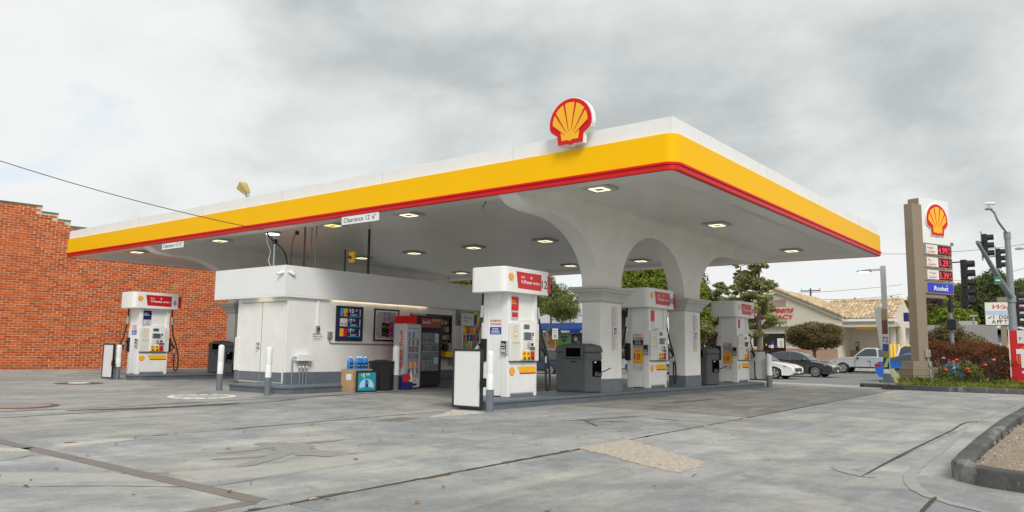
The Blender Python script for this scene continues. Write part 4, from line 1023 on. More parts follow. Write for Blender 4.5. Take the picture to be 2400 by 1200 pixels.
def poster(x0, x1, z0, z1, lab, bgm):
    t = thing('poster_frame', lab, 'poster', ((x0+x1)/2, KY, z0), 'framed posters on the kiosk wall'); W, H = x1-x0, z1-z0
    fr = FR((-W/2, -.004, 0), '-y'); f = .04
    b = MB(); b.fb(fr, 0, f, 0, H, 0, .03); b.fb(fr, W-f, W, 0, H, 0, .03); b.fb(fr, f, W-f, H-f, H, 0, .03); b.fb(fr, f, W-f, 0, f, 0, .03); b.build('frame', blackm, t, bevel=.004)
    s = MB().fb(fr, f, W-f, f, H-f, .0, .018).build('sheet', bgm, t); return t, fr, W, H, s
t, fr, W, H, s = poster(1.36, 2.24, 1.20, 2.085, 'navy framed price poster with three prices on the kiosk wall', navy)
rows = [('$', '10', '69', .60, (cyan, yel2)), ('$', '7', '58', .345, (paper, paper)), ('$', '7', '57', .09, (yel2, redsoft))]
for d_, a, c2_, z, ms in rows:
    T(s, fr, [(d_, .435, z+.165, .05, 'R', .012), (a, .445, z+.115, .11, 'L', .03), (c2_, .445+.085*len(a)+.005, z+.16, .06, 'L', .015)], inkw, 'price_text', .021)
    b = MB()
    for q in range(2): b.fb(fr, .46+q*.02, .68-q*.02, z+.075-q*.026, z+.086-q*.026, .018, .021)
    b.build('small_print', paper, s); MB().fb(fr, .41, .80, z+.012, z+.036, .018, .021).build('cyan_bar', cyan, s)
    MB().fb(fr, .765, .795, z+.04, z+.22, .018, .021).build('side_bar', paper, s)
    for q, m in enumerate(ms):
        p_ = MB().fb(fr, .13+q*.12, .24+q*.12, z+.025, z+.225, .018, .03).build('product_picture', m, s)
        MB().fb(fr, .15+q*.12, .22+q*.12, z+.05, z+.10 if m is not paper else z+.14, .03, .032).build('product_label', redsoft if z > .5 else (mat('tan_print', (.42, .28, .14), .5, .1) if 'tan_print' not in MATS else MATS['tan_print']) if z > .2 else inkw, p_) if False else None
b = MB()
for q, (z, x) in enumerate(((.63, .21), (.64, .33))): MB().fp(fr, [(x+.035*math.cos(R_(a)), z+.04+.035*math.sin(R_(a))) for a in range(0, 360, 30)], .03, .033).build('product_badge', redsoft, s)
pass
b = MB()
tp = mat('tan_print', (.42, .28, .14), .5, .1)
for q in range(2): MB().fb(fr, .15+q*.12, .22+q*.12, .40, .455, .03, .033).build('product_badge', tp, s)
t, fr, W, H, s = poster(2.63, 3.53, 1.215, 2.075, 'grey framed drinks poster with three tall cans on the kiosk wall', paper)
MB().fp(fr, rrect(.08, W-.08, .09, H-.08, .12), .018, .020).build('grey_field', mat('grey_field', (.40, .40, .42), .5, .12, 3), s)
T(s, fr, [('2', .36, .69, .09, 'C', .03), ('$', .455, .725, .05, 'C', .012), ('5', .53, .69, .09, 'C', .03), ('3', .36, .55, .09, 'C', .03), ('$', .455, .585, .05, 'C', .012), ('7', .53, .55, .09, 'C', .03)], navy, 'price_text', .022)
b = MB(); b.fb(fr, .415, .419, .67, .80, .02, .022); b.fb(fr, .415, .419, .53, .65, .02, .022); b.fb(fr, .34, .58, .662, .665, .02, .022); b.build('rule', greypr, s)
for u, m, dz in ((.28, black, 0), (.41, black, -.02), (.545, magenta, .015)):
    c_ = MB().fp(fr, rrect(u, u+.115, .14+dz, .50+dz, .02), .02, .032).build('can_picture', m, s)
    T(c_, fr, [('M', u+.0575, .36+dz, .07, 'C', .012, .06)], mat('can_green', (.25, .60, .02), .5, 0) if 'can_green' not in MATS else MATS['can_green'] if m is black else MATS.get('can_pink') or mat('can_pink', (.75, .2, .5), .5, 0), 'can_mark', .034)
    MB().fb(fr, u+.02, u+.095, .20+dz, .21+dz, .032, .034).build('can_line', inkw, c_)
# fittings
t = thing('wall_conduit', 'grey socket box and conduit running below the wall posters', 'conduit', (1.18, KY, 1.15))
MB().box(-.06, .06, -.06, -.001, .10, .27).build('socket_box', galv, t, bevel=.006)
MB().tube([(0,-.02,.10), (0,-.02,.03), (.03,-.02,-.01), (.10,-.02,-.015), (1.3,-.02,-.02), (2.35,-.02,-.03)], .013, 8).build('pipe', galv, t, smooth=True)
t = thing('junction_box', 'white junction box on four pipes low on the kiosk wall', 'electrical box', (.385, KY, .16))
MB().box(-.21, .21, -.16, -.001, .54, .69).build('box', white, t, bevel=.006)
for x in (-.10, .0, .10): MB().cyl((x, -.08, 0), (x, -.08, .54), .018, n=10).build('pipe', galv, t, smooth=True)
for x in (-.10, .0, .10): MB().cyl((x, -.08, .38), (x, -.08, .42), .026, n=10).build('coupling', white, t, smooth=True)
MB().tube([(-.21,-.08,.62), (-.30,-.08,.62), (-.32,-.08,.58), (-.32,-.08,.0)], .018, 8).build('pipe', galv, t, smooth=True)
t = thing('shutoff_switch', 'small grey emergency switch with white conduit above its notice', 'switch', (.81, KY, 1.40))
MB().box(-.05, .05, -.05, -.001, .0, .15).build('switch_box', galv, t, bevel=.005); MB().box(-.02, .03, -.056, -.05, .04, .11).build('button', blackm, t); MB().box(-.025, .025, -.03, -.001, .15, .80).build('conduit', white, t)
t = thing('emergency_notice', 'small white notice with dark red lettering under the emergency switch', 'notice', (.81, KY, 1.20)); fr = FR((0, -.001, 0), '-y')
MB().fb(fr, -.17, .17, .0, .19, 0, .006).build('plate', white, t)
T(t, fr, [('EMERGENCY', 0, .135, .034, 'C', .012, .26), ('PUMP SHUT-OFF', 0, .078, .034, 'C', .012, .30), ('SWITCH', 0, .02, .034, 'C', .012, .2)], mat('maroon', (.22, .03, .03), .5, 0), 'lettering', .009)
def camera_(x, y, z, d, lab):
    t = thing('security_camera', lab, 'camera', (x, y, z), 'cameras at the kiosk corner'); d = Vector(d).normalized(); o = Vector((0, -1, 0)) if abs(d.y) > .5 else Vector((-1, 0, 0))
    MB().cyl((0,0,0), o*.025, .045, n=14).build('base', white, t, smooth=True)
    MB().tube([(0,0,0), tuple(o*.07), tuple(o*.10+d*.03)], .016, 8).build('arm', white, t, smooth=True)
    a = o*.11; MB().cyl(a-d*.02, a+d*.16, .036, n=14).build('barrel', white, t, smooth=True)
    MB().cyl(a+d*.158, a+d*.168, .034, n=14).build('lens', black, t)
camera_(-.24, 10.16, 2.79, (-.60, .85, -.24), 'white security camera on the left face of the kiosk corner')
camera_(-.05, 9.98, 2.80, (.85, -.30, -.30), 'white security camera on the right face of the kiosk corner')
# rods and lamps on the roof
def rod(x, y, z0, z1, r, m, lab, name='roof_rod', cat='rod'):
    t = thing(name, lab, cat, (x, y, z0)); MB().cyl((0,0,0), (0,0,z1-z0), r, n=10).build('pole', m, t, smooth=True); return t
t = rod(.65, 11.76, 2.96, 3.88, .028, steel, 'white cable mast with drooping black cables on the kiosk roof corner', 'cable_mast', 'mast')
MB().tube([(-.10,.22,1.05), (-.06,.15,.92), (0,.02,.78), (.1,-.05,.70), (.18,-.2,.5), (.22,-.28,.2), (.24,-.3,0)], .018, 8, 5).build('cable', rubber, t, smooth=True)
MB().tube([(-.10,.22,1.05), (-.10,.20,.8), (-.05,.1,.55), (-.08,.12,.3), (-.02,.05,.1)], .010, 6, 5).build('cable', inkw, t, smooth=True)
MB().box(-.05, .05, -.05, .05, .74, .86).build('weatherhead', blackm, t, bevel=.01)
t = thing('hanging_cable', 'thin black cable hanging from the canopy right of the cable mast', 'cable', (.9, 11.35, 2.96))
MB().tube([(.05,-.1,1.08), (.0,-.02,.85), (-.02,.0,.4), (0,.03,.12), (-.02,.05,.05)], .009, 6, 5).build('wire', rubber, t, smooth=True); MB().box(.02, .09, -.14, -.06, .98, 1.08).build('connector', blackm, t)
rod(1.2, 11.24, 2.96, 4.18, .022, rootm, 'thin rust brown rod, leftmost of three thin rods on the kiosk roof')
rod(1.35, 11.15, 2.96, 4.18, .016, galv, 'thin grey rod, middle one of three thin rods on the kiosk roof')
rod(1.2, 10.76, 2.96, 4.18, .018, mat('khaki_paint', (.28, .27, .16), .6, .1), 'thin khaki rod, rightmost of three thin rods on the kiosk roof')
t = rod(1.6, 9.62+.45, 2.96, 3.55, .026, blackm, 'short black post carrying a yellow square lamp on the kiosk roof', 'lamp_post', 'lamp')
MB().box(.06, .12, -.28, -.06, .24, .52).build('lamp_head', yel2, t, bevel=.012); MB().box(.0, .07, -.18, -.12, .34, .40).build('bracket', blackm, t)
rod(2.4, 10.0+.08, 2.7, 4.18, .034, blackm, 'tall thick black rod from the kiosk roof to the canopy')

# ---------------------------------------------------------------- goods in front of the kiosk
t = thing('carton', 'brown cardboard carton carrying blue washer fluid jugs', 'box', (1.05, 8.80, 0))
MB().box(-.30, .30, -.21, .21, 0, .53).build('box', cardb, t, bevel=.006)
MB().box(-.304, -.3, -.16, .02, .28, .42).build('label', paper, t); MB().box(-.302, .302, -.02, .02, .531, .533).build('tape', mat('tape', (.40, .32, .20), .3, .05), t)
def jug(x, y, rz, lab):
    t = thing('washer_jug', lab, 'jug', (x, y, .533), 'blue fluid jugs on the carton', rz)
    MB().loft([[(px, py, z) for px, py in rrect(-w1, w1, -d1, d1, .03, 3)] for w1, d1, z in ((.066,.05,0), (.07,.055,.02), (.07,.055,.17), (.06,.047,.215), (.03,.03,.25), (.022,.022,.262))]).build('body', bluejug, t, smooth=40)
    MB().cyl((0,0,.262), (0,0,.295), .026, n=12).build('cap', white, t)
    MB().box(-.052, .052, -.059, -.0555, .03, .15).build('label', navy, t); MB().box(-.04, .03, -.062, -.059, .07, .10).build('label_mark', greenp, t)
for x, y, lab in ((.84, 8.80, 'blue washer fluid jug at the left end of the row on the carton'), (.97, 8.69, 'blue washer fluid jug second from the left, at the front of the carton'), (1.09, 8.72, 'blue washer fluid jug in the middle front of the carton'), (1.15, 8.87, 'blue washer fluid jug behind the others on the carton'), (1.26, 8.76, 'blue washer fluid jug at the right end of the row on the carton')):
    jug(x, y, random.uniform(-.3, .1), lab)
t = thing('price_sign', 'teal price sign in a black frame leaning on the carton', 'sign', (1.10, 8.52, 0)); fr = FR((-.31, 0, .0), '-y'); W, H = .63, .50
b = MB(); f = .035; b.fb(fr, 0, f, 0, H, 0, .03); b.fb(fr, W-f, W, 0, H, 0, .03); b.fb(fr, f, W-f, H-f, H, 0, .03); b.fb(fr, f, W-f, 0, f, 0, .03); b.build('frame', blackm, t)
MB().fb(fr, f, W-f, f, H-f, 0, .014).build('sheet', teal, t)
MB().fp(fr, [(.315+.22*math.cos(R_(a)), .13+.18*math.sin(R_(a))) for a in range(-28, 209, 12)], .014, .017).build('pale_disc', mat('pale_cyan', (.45, .68, .74), .5, .05), t)
MB().fp(fr, [(.05, .05), (.58, .05), (.50, .10), (.315, .13), (.12, .10)], .017, .019).build('wave', teal, t)
MB().fp(fr, rrect(.265, .365, .09, .29, .02), .019, .023).build('jug_picture', bluejug, t); MB().fb(fr, .28, .35, .13, .18, .023, .025).build('jug_label', navy, t)
T(t, fr, [('$', .16, .385, .045, 'R', .012), ('5', .215, .345, .095, 'C', .03), ('49', .27, .385, .055, 'L', .015, .13)], inkw, 'price_text', .02)
t = thing('round_bin', 'black many-sided bin with a flat lid between carton and bollard', 'trash bin', (1.99, 8.98, 0))
MB().lathe([(.001, 0), (.28, 0), (.30, .02), (.31, .66), (.001, .66)], n=8).build('body', black, t, bevel=.008)
MB().lathe([(.001, .66), (.325, .66), (.325, .70), (.29, .715), (.15, .73), (.001, .73)], n=8).build('lid', black, t, bevel=.006); MB().box(-.15, .15, -.08, .08, .725, .745).build('lid_flap', blackm, t)
# navy wedge display
t = thing('wedge_cooler', 'small navy display wedge with red emblem beside the silver cooler', 'display', (2.56, 8.70, 0))
P = [(-.16, 0), (.20, 0), (.20, .20), (.14, .52), (.07, .43), (-.16, .33)]
MB().prism([(p, q) for p, q in P], 'y', -.06, .06).build('body', navy, t, bevel=.008) if False else MB().prism(P, 'y', -.05, .12).build('body', navy, t, bevel=.006)
fr = FR((0, -.05, 0), '-y')
MB().fp(fr, [(.20, .20), (.14, .52), (.08, .42), (.02, .25), (.10, .19)], .001, .004).build('cream_panel', mat('cream_print', (.72, .66, .42), .5, .05), t)
MB().fp(fr, [(-.16, .21), (.02, .19), (.06, .25), (.09, .20), (.11, .30), (.07, .42), (.0, .40), (-.10, .36), (-.16, .34)], .002, .006).build('bull_mark', redsoft, t)
# silver cooler
t = thing('drinks_cooler', 'slim silver drinks cooler with red vertical lettering', 'cooler', (2.52, 8.72, 0), None, R_(4))
body = MB().box(0, .55, 0, .40, .03, 1.66).build('cabinet', mat('cooler_silver', (.40, .41, .42), .4, .06, 3, metal=.4), t, bevel=.015)
for x in (.05, .5): MB().cyl((x, .06, 0), (x, .06, .03), .025).build('foot', black, t)
fr = FR((0, 0, 0), '-y')
dr = MB(); dr.fb(fr, .0, .075, .06, 1.64, .002, .05); dr.fb(fr, .49, .55, .06, 1.64, .002, .05); dr.fb(fr, .075, .49, 1.55, 1.64, .002, .048); dr.fb(fr, .075, .49, .30, .36, .002, .048); d_ = dr.build('door', alum, t, bevel=.006)
MB().fb(fr, .075, .49, .06, .298, .002, .046).build('lower_panel', greypr, t); MB().fb(fr, .13, .43, .09, .15, .046, .05).build('grille', black, t)
T(t, fr, [('Red Bull', .28, .21, .045, 'C', .012, .25)], inkr, 'lettering', .05)
MB().fb(fr, .075, .49, .362, 1.548, .003, .006).build('interior', mat('cooler_inside', (.16, .18, .20), .5, .1, 4), t)
rr = random.Random(5)
cm = [navy, bluep, alum, redsoft, yel2, mat('can_silver', (.5, .55, .65), .3, .05)]
for q, z in enumerate((.40, .57, .76, .94, 1.12, 1.32, 1.46)):
    MB().fb(fr, .08, .485, z-.02, z-.008, .006, .04).build('shelf', alum, t)
    for k in range(5):
        m = cm[[(0, 5), (3, 4), (0, 1), (0, 1), (0, 2), (5, 2), (2, 3)][q][k % 2]] if rr.random() < .85 else cm[rr.randrange(6)]
        u = .115+k*.083
        MB().cyl(fr.p(u, z-.008, .022), fr.p(u, z+(.125 if q < 6 else .07), .022), .027, n=10).build('can', m, t, smooth=True)
MB().fb(fr, .078, .487, .362, 1.548, .044, .047).build('glass', mat('clear_glass', (.9, .95, .95), .03, 0, alpha=.14, spec=.8), t)
T(t, FR((0, .20, .30), '-x'), [('Red Bull', .12, .72, .115, 'C', .016, .92, 0, True)], inkr, 'lettering', .004)
MB().fp(FR((0, .20, 0), '-x'), [(-.19, .05), (.19, .05), (.19, .62), (.08, .45), (-.03, .22), (-.19, .12)], .001, .003).build('swoosh', mat('cooler_swoosh', (.50, .50, .50), .35, .05), t)
# red and black fridge
t = thing('drinks_fridge', 'tall black glass door fridge with red sides and red header', 'fridge', (3.28, 9.10, 0), None, R_(5))
MB().box(0, 1.03, 0, .74, .06, 1.90).build('cabinet', red, t, bevel=.012); MB().box(.02, 1.01, .02, .72, .0, .06).build('base', black, t)
fr = FR((0, 0, 0), '-y')
MB().fb(fr, .02, 1.01, .06, .36, .002, .05).build('lower_grille', black, t)
b = MB()
for k in range(6): b.fb(fr, .08, .90, .10+k*.04, .115+k*.04, .05, .056)
b.build('grille_slat', blackm, t)
b = MB(); b.fb(fr, .02, .16, .37, 1.54, .002, .06); b.fb(fr, .90, 1.01, .37, 1.54, .002, .06); b.fb(fr, .16, .90, 1.46, 1.54, .002, .059); b.fb(fr, .16, .90, .37, .45, .002, .059); b.build('door', black, t, bevel=.006)
MB().fb(fr, .16, .90, .452, 1.458, .003, .006).build('interior', mat('fridge_inside', (.02, .024, .026), .5, .2, 4), t)
rr = random.Random(9); cm2 = [mat('drink_navy', (.01, .012, .05), .4, .1), mat('drink_blue', (.012, .04, .14), .4, .1), mat('drink_red', (.16, .012, .012), .4, .1), mat('bottle_orange', (.20, .06, .012), .4, .1), mat('bottle_brown', (.05, .025, .015), .3, .1), mat('drink_teal', (.02, .10, .15), .4, .1), mat('bottle_clear', (.10, .13, .14), .2, .1), black]
for q, z in enumerate((.47, .72, .97, 1.20)):
    MB().fb(fr, .165, .895, z-.02, z-.008, .006, .045).build('shelf', alum, t)
    for k in range(8):
        u = .205+k*.091; m = cm2[[(6, 6, 5), (1, 2, 1), (3, 0, 4), (4, 7, 6)][q][rr.randrange(3)] if rr.random() < .8 else rr.randrange(8)]
        MB().lathe([(.001, 0), (.034, 0), (.034, .11), (.014, .155), (.014, .18), (.001, .18)], fr.p(u, z-.008, .026)[:], 9).build('bottle', m, t, smooth=True)
MB().fb(fr, .162, .898, .452, 1.458, .052, .055).build('glass', MATS['clear_glass'], t)
b = MB(); b.fb(fr, .72, .88, 1.20, 1.43, .056, .06); b.fb(fr, .70, .88, .62, .80, .056, .06); b.build('door_sticker', mat('pale_blue_print', (.42, .60, .68), .5, .1), t)
hd = MB().fb(fr, .02, 1.01, 1.545, 1.89, .002, .055).build('header', black, t, bevel=.008)
MB().fb(fr, .14, .96, 1.60, 1.84, .055, .06).build('header_panel', mat('header_red', (.30, .008, .008), .35, .05), hd)
T(hd, fr, [('Coca-Cola', .34, 1.70, .09, 'C', .004, .34, .45)], inkw, 'lettering', .063)
T(hd, fr, [('ICE COLD', .72, 1.66, .045, 'C', .005, .34)], mat('dim_red', (.40, .10, .06), .5, 0), 'lettering', .063)
MB().fb(fr, .56, .95, 1.75, 1.835, .06, .063).build('header_picture', mat('bottle_amber', (.45, .20, .05), .5, .4, 14), hd)
# snack rack
t = thing('snack_rack', 'white snack rack full of bright bags right of the counter', 'rack', (6.28, 9.80, 0)); fr = FR((-.42, 0, 0), '-y')
b = MB(); b.fb(fr, 0, .05, .17, 1.72, -.30, .02); b.fb(fr, .79, .84, .17, 1.72, -.30, .02); b.fb(fr, .05, .79, .17, 1.02, -.30, .0); b.build('frame', white, t)
MB().fb(fr, .0, .84, 1.73, 2.09, -.04, .02).build('header', paper, t)
T(t, fr, [('Enjoy', .05, 2.0, .04, 'L', .01), ('ON THE GO', .05, 1.93, .05, 'L', .015, .40), ('SNACKS', .05, 1.85, .04, 'L', .01)], ink, 'lettering', .023)
hp = MB().fb(fr, .52, .83, 1.75, 2.07, .02, .024).build('header_picture', navy, t); MB().fp(fr, [(.64,1.76),(.79,1.76),(.81,2.05),(.66,2.05)], .024, .03).build('bag_picture', yel2, hp)
bg_ = [mat('bag_red', (.55, .05, .03), .35, .15, 9), mat('bag_orange', (.70, .25, .03), .35, .15, 9), bluep, mat('bag_green', (.20, .38, .05), .35, .15, 9), yel2, mat('bag_silver', (.5, .5, .5), .35, .15, 9), navy]
for q, z in enumerate((1.05, 1.27, 1.49)):
    MB().fb(fr, .05, .79, z-.012, z, -.28, .03).build('shelf', alum, t)
    for k in range(5):
        u = .065+k*.147; m = bg_[[(3, 5, 4), (2, 0, 6), (0, 1, 4)][q][(k+q) % 3]]
        MB().loft([[fr.p(u+a, z+v, o) for a, o in ((.005, 0), (.065, d), (.125, 0), (.065, -d))] for v, d in ((.002, .012), (.05, .045), (.13, .04), (.19, .008))]).build('snack_bag', m, t, smooth=60)
# things on the counter
t = thing('counter_caddy', 'yellow and grey caddy standing on the kiosk counter', 'caddy', (5.38, 9.88, .79))
MB().box(-.22, .16, -.10, .10, 0, .17).build('tray', yel2, t, bevel=.02); MB().box(-.05, .12, -.06, .06, .17, .42).build('carton', mat('caddy_grey', (.30, .27, .22), .6, .1), t, bevel=.01)
for x in (-.18, -.10): MB().cyl((x, 0, .17), (x, 0, .38), .035, n=10).build('bottle', black, t, smooth=True)
t = thing('pen_stand', 'small black stand with a curved cord on the kiosk counter', 'stand', (4.95, 9.86, .79))
MB().cyl((0,0,0), (0,0,.03), .12, n=16).build('foot', black, t); MB().tube([(0,0,.03), (.03,0,.14), (.0,0,.22), (-.06,0,.28)], .01, 6, 4).build('cord', black, t, smooth=True)
# ---------------------------------------------------------------- measured points of the far side of the street
def at(px, py, d): return CAM+(fw+rt*((px-1200)/1801.27)-up*((py-600)/1801.27))*d
def onx(px, py, X): 
    r = fw+rt*((px-1200)/1801.27)-up*((py-600)/1801.27); return CAM+r*((X-CAM.x)/r.x)

# ---------------------------------------------------------------- price sign at the street corner
t = thing('monument_sign', 'tall tan price sign with scallop emblem, red prices and blue panel', 'sign', (18, -.1, .04), None, -R_(23.6))
b = MB()
for k in range(7):
    b2 = MB().box(-1.06+.006*(k % 2), .28, -.52+.006*(k % 2), -.02, .0+k*.086, .078+k*.086); b2.build('brick_course', tan, t, bevel=.008)
MB().box(-1.045, .265, -.505, -.035, -.1, .60).build('base_core', tan, t)
MB().box(-.97, .03, -.48, -.06, .602, .80).build('base_step', tan, t, bevel=.01)
MB().box(-.58, -.06, -.43, -.13, .80, 6.12).build('post', tan, t, bevel=.008)
MB().box(-.13, 1.50, -.36, .02, 4.83, 6.36).build('cabinet', tan, t, bevel=.01)
sp = MB().box(-.10, 1.52, -.385, -.361, 4.82, 6.375).build('white_panel', white, t, bevel=.006)
shell_sign(sp, FR((.77, -.386, 5.12), '-y'), 1.17, .05)
MB().box(-.055, 1.2, -.34, -.02, 2.95, 4.82).build('price_cabinet', tan, t)
names = [('Regular', 'Gasoline', '4.99'), ('Plus', 'Gasoline', '5.29'), ('V-Power', 'Gasoline', '5.39')]
for k in range(4):
    z0 = 4.40-k*.437
    c = MB().fp(FR((0, -.34, 0), '-y'), rrect(.0, 1.58, z0, z0+.425, .05), -.0, .05).build('price_row', tan, t, bevel=.012)
    fr = FR((0, -.392, z0), '-y')
    if k < 3:
        MB().fb(fr, .13, .76, .06, .37, 0, .01).build('grade_panel', paper, c); MB().fb(fr, .765, 1.50, .06, .37, 0, .008).build('price_panel', black, c)
        T(c, fr, [(names[k][0], .20, .235, .085, 'L', .004), (names[k][1], .20, .10, .085, 'L', .004)], inkr, 'grade_name', .013)
        T(c, fr, [(names[k][2], 1.05, .105, .22, 'C', .006, .50), ('9', 1.40, .22, .11, 'C', .004), ('10', 1.41, .09, .08, 'C', .004, .11)], ledr, 'price_digits', .011)
    else:
        MB().fb(fr, .12, 1.52, .05, .375, 0, .01).build('blue_panel', mat('royal_blue', (.015, .03, .50), .35, .04), c)
        T(c, fr, [('Rocket', .84, .125, .15, 'C', .02, .80, .12)], inkw, 'lettering', .013)
        MB().fp(fr, [(1.12, .27), (1.19, .36), (1.20, .27), (1.16, .25)], .011, .014).build('rocket_mark', mat('sky_print', (.25, .50, .85), .5, 0), c)
MB().box(-.10, .12, -.50, -.44, 1.05, 1.30).build('meter_box', galv, t, bevel=.02) if False else None
mb_ = MB().box(-.30, -.05, -.50, -.431, .92, 1.18).build('meter_box', alum, t, bevel=.02)
MB().tube([(-.20,-.46,.92), (-.19,-.5,.7), (-.12,-.56,.5), (-.15,-.60,.2), (-.05,-.62,.02)], .018, 8, 5).build('cable', galv, t, smooth=True)
MB().tube([(-.13,-.46,.92), (-.12,-.5,.6), (-.22,-.57,.4), (-.25,-.60,.1)], .014, 8, 5).build('cable', greypr, t, smooth=True)

# ---------------------------------------------------------------- lamp post with banner
p0 = at(2081, 893, 28.5)
t = thing('banner_post', 'white square lamp post wrapped in promotional banners on the kerb', 'lamp post', (p0.x, p0.y, .02))
MB().box(-.25, .25, -.25, .25, .0, .10).build('base_plate', greyp, t, bevel=.01); MB().box(-.13, .13, -.13, .13, .10, .34).build('base_block', greyp, t, bevel=.01)
MB().loft([[(x*k, y*k, z) for x, y in ((-1,-1),(1,-1),(1,1),(-1,1))] for k, z in ((.085, .3), (.085, 4.35))]).build('pole', mat('pole_white', (.66, .67, .68), .45, .04, 2), t, bevel=.01)
b = MB(); b.box(-.04, .04, .08, .45, 4.18, 4.24); b.build('lamp_arm', MATS['pole_white'], t)
MB().loft([[(x, .42+yy, z) for x, yy, z in ((-.14, 0, .0), (.14, 0, 0), (.10, .5, .02), (-.10, .5, .02))], [(x, .42+yy, z) for x, yy, z in ((-.14, 0, .09), (.14, 0, .09), (.10, .5, .05), (-.10, .5, .05))]], True).build('lamp_head', alum, t, loc=(0, .0, 4.15))
MB().box(-.09, .09, .5, .85, 4.135, 4.152).build('lamp_lens', ledw, t)
fr = FR((-.105, .0, 0), '-x'); W = .10
for z0, z1, m, nm in ((2.30, 2.72, mat('gold_print', (.42, .33, .18), .5, .15, 6), 'gold_print'), (1.78, 2.30, mat('dark_food_print', (.20, .08, .05), .5, .4, 12), 'picture_print'), (1.42, 1.78, paper, 'price_print'), (1.16, 1.42, mat('mid_blue_print', (.04, .10, .36), .5, .15, 9), 'blue_print'), (.92, 1.16, mat('olive_print', (.26, .30, .10), .5, .1), 'olive_print'), (.50, .92, navy, 'navy_print'), (.18, .50, paper, 'label_print')):
    MB().fb(fr, -W, W, z0+.004, z1-.004, 0, .018).build(nm, m, t)
T(t, fr, [('72', .0, 1.49, .20, 'C', .01, .20)], ink, 'banner_text', .022)
MB().fp(fr, [(-.10, .56), (.02, .56), (.12, .90), (.02, .90)], .018, .022).build('green_slash', mat('lime_print', (.40, .55, .12), .5, 0), t)
MB().loft([[(.06, .10, 1.25), (.06, .22, 1.20), (.08, .40, 2.80), (.08, .10, 2.80)], [(.085, .10, 1.25), (.085, .22, 1.20), (.10, .40, 2.80), (.10, .10, 2.80)]]).build('back_banner', white, t)
p1 = at(2099, 889, 27.5)
t = thing('leaning_sign', 'small yellow and pale green sign leaning beside the banner post', 'sign', (p1.x, p1.y, .10))
b = MB().loft([[(0, .24, .42), (0, .05, .46), (0, -.22, -.03), (0, -.02, -.10)], [(.02, .24, .42), (.02, .05, .46), (.02, -.22, -.03), (.02, -.02, -.10)]]); b.build('panel', mat('pale_yellow', (.70, .66, .18), .5, .1), t)
MB().loft([[(-.003, .18, .34), (-.003, .07, .36), (-.003, -.13, .08), (-.003, -.02, .04)], [(-.001, .18, .34), (-.001, .07, .36), (-.001, -.13, .08), (-.001, -.02, .04)]]).build('print', mat('pale_green_print', (.50, .66, .55), .5, .1), t)

# ---------------------------------------------------------------- traffic signals
def signal_head(t, c, n, face, plate=False):
    """n stacked sections centred on c, facing a plan direction"""
    f = Vector((math.cos(face), math.sin(face), 0)); r = Vector((-f.y, f.x, 0)); H = n*.355; c = Vector(c)
    def P(a, o, z): return c+r*a+f*o+Vector((0, 0, z))
    def bx(mb, a0, a1, o0, o1, z0, z1): mb.loft([[P(a, o, z) for a, o in ((a0, o0), (a1, o0), (a1, o1), (a0, o1))] for z in (z0, z1)])
    hb = MB()
    for k in range(n): bx(hb, -.17, .17, -.11, .10, -H/2+k*.355+.006, -H/2+(k+1)*.355-.006)
    h = hb.build('signal_housing', blackm, t, bevel=.012)
    if plate: b = MB(); bx(b, -.26, .26, -.14, -.115, -H/2-.12, H/2+.12); b.build('back_plate', galv, h)
    for k in range(n):
        z = -H/2+(k+.5)*.355; v = MB(); A = [R_(a) for a in range(-40, 221, 20)]
        v.loft([[P(rr_*math.cos(a), o, z+rr_*math.sin(a)) for a in A]+[P((rr_-.008)*math.cos(a), o, z+(rr_-.008)*math.sin(a)) for a in A[::-1]] for rr_, o in ((.148, .10), (.148, .34))])
        v.build('visor', blackm, h, smooth=True)
        m = [mat('lens_red', (.16, .01, .01), .2, 0), mat('lens_amber', (.18, .09, .01), .2, 0), mat('lens_green', (.01, .10, .05), .2, 0)] if 'lens_red' not in MATS else [MATS['lens_red'], MATS['lens_amber'], MATS['lens_green']]
        MB().cyl(P(0, .10, z), P(0, .115, z), .135, n=16).build('lens', m[max(0, 2-k) if n == 3 else min(2, n-1-k)], h)
    return h
pb = at(2236, 880, 29); pt = at(2232, 572, 29)
t = thing('signal_pole', 'galvanised signal pole with a five lamp head rising behind the red hedge', 'traffic light', (pb.x, pb.y, -.1))
def lo(p): return (p.x-pb.x, p.y-pb.y, p.z+.1)
MB().cyl((0,0,0), (0,0,3.1), .075, .065, n=14).build('pole', galv, t, smooth=True)
MB().cyl((0,0,3.1), (0,0,pt.z+.15), .04, .035, n=12).build('upper_pole', blackm, t, smooth=True)
MB().cyl((0,0,2.78), (0,0,3.22), .10, n=12).build('clamp', blackm, t)
hc = at(2262, 664, 29); h_ = lo(hc)
signal_head(t, h_, 5, -R_(90))
b = MB(); b.tube([(0, 0, h_[2]+.82), (h_[0], h_[1]+.02, h_[2]+.82)], .025); b.tube([(0, 0, h_[2]-.88), (h_[0], h_[1], h_[2]-.88)], .025)
h2 = lo(at(2203, 690, 29)); b.tube([(0, 0, h_[2]-.88), (h2[0], h2[1], h_[2]-.88)], .025); b.build('bracket_arm', blackm, t, smooth=True)
signal_head(t, (h2[0], h2[1], h_[2]-.88+.57), 3, R_(92))
pz = lo(at(2236, 760, 29))[2]
w_ = MB().box(-.20, .12, -.20, .12, pz-.20, pz+.20).build('walk_signal', blackm, t, bevel=.03)
MB().box(-.06, .06, -.22, .0, pt.z+.10, pt.z+.22).build('detector', galv, t, bevel=.01)

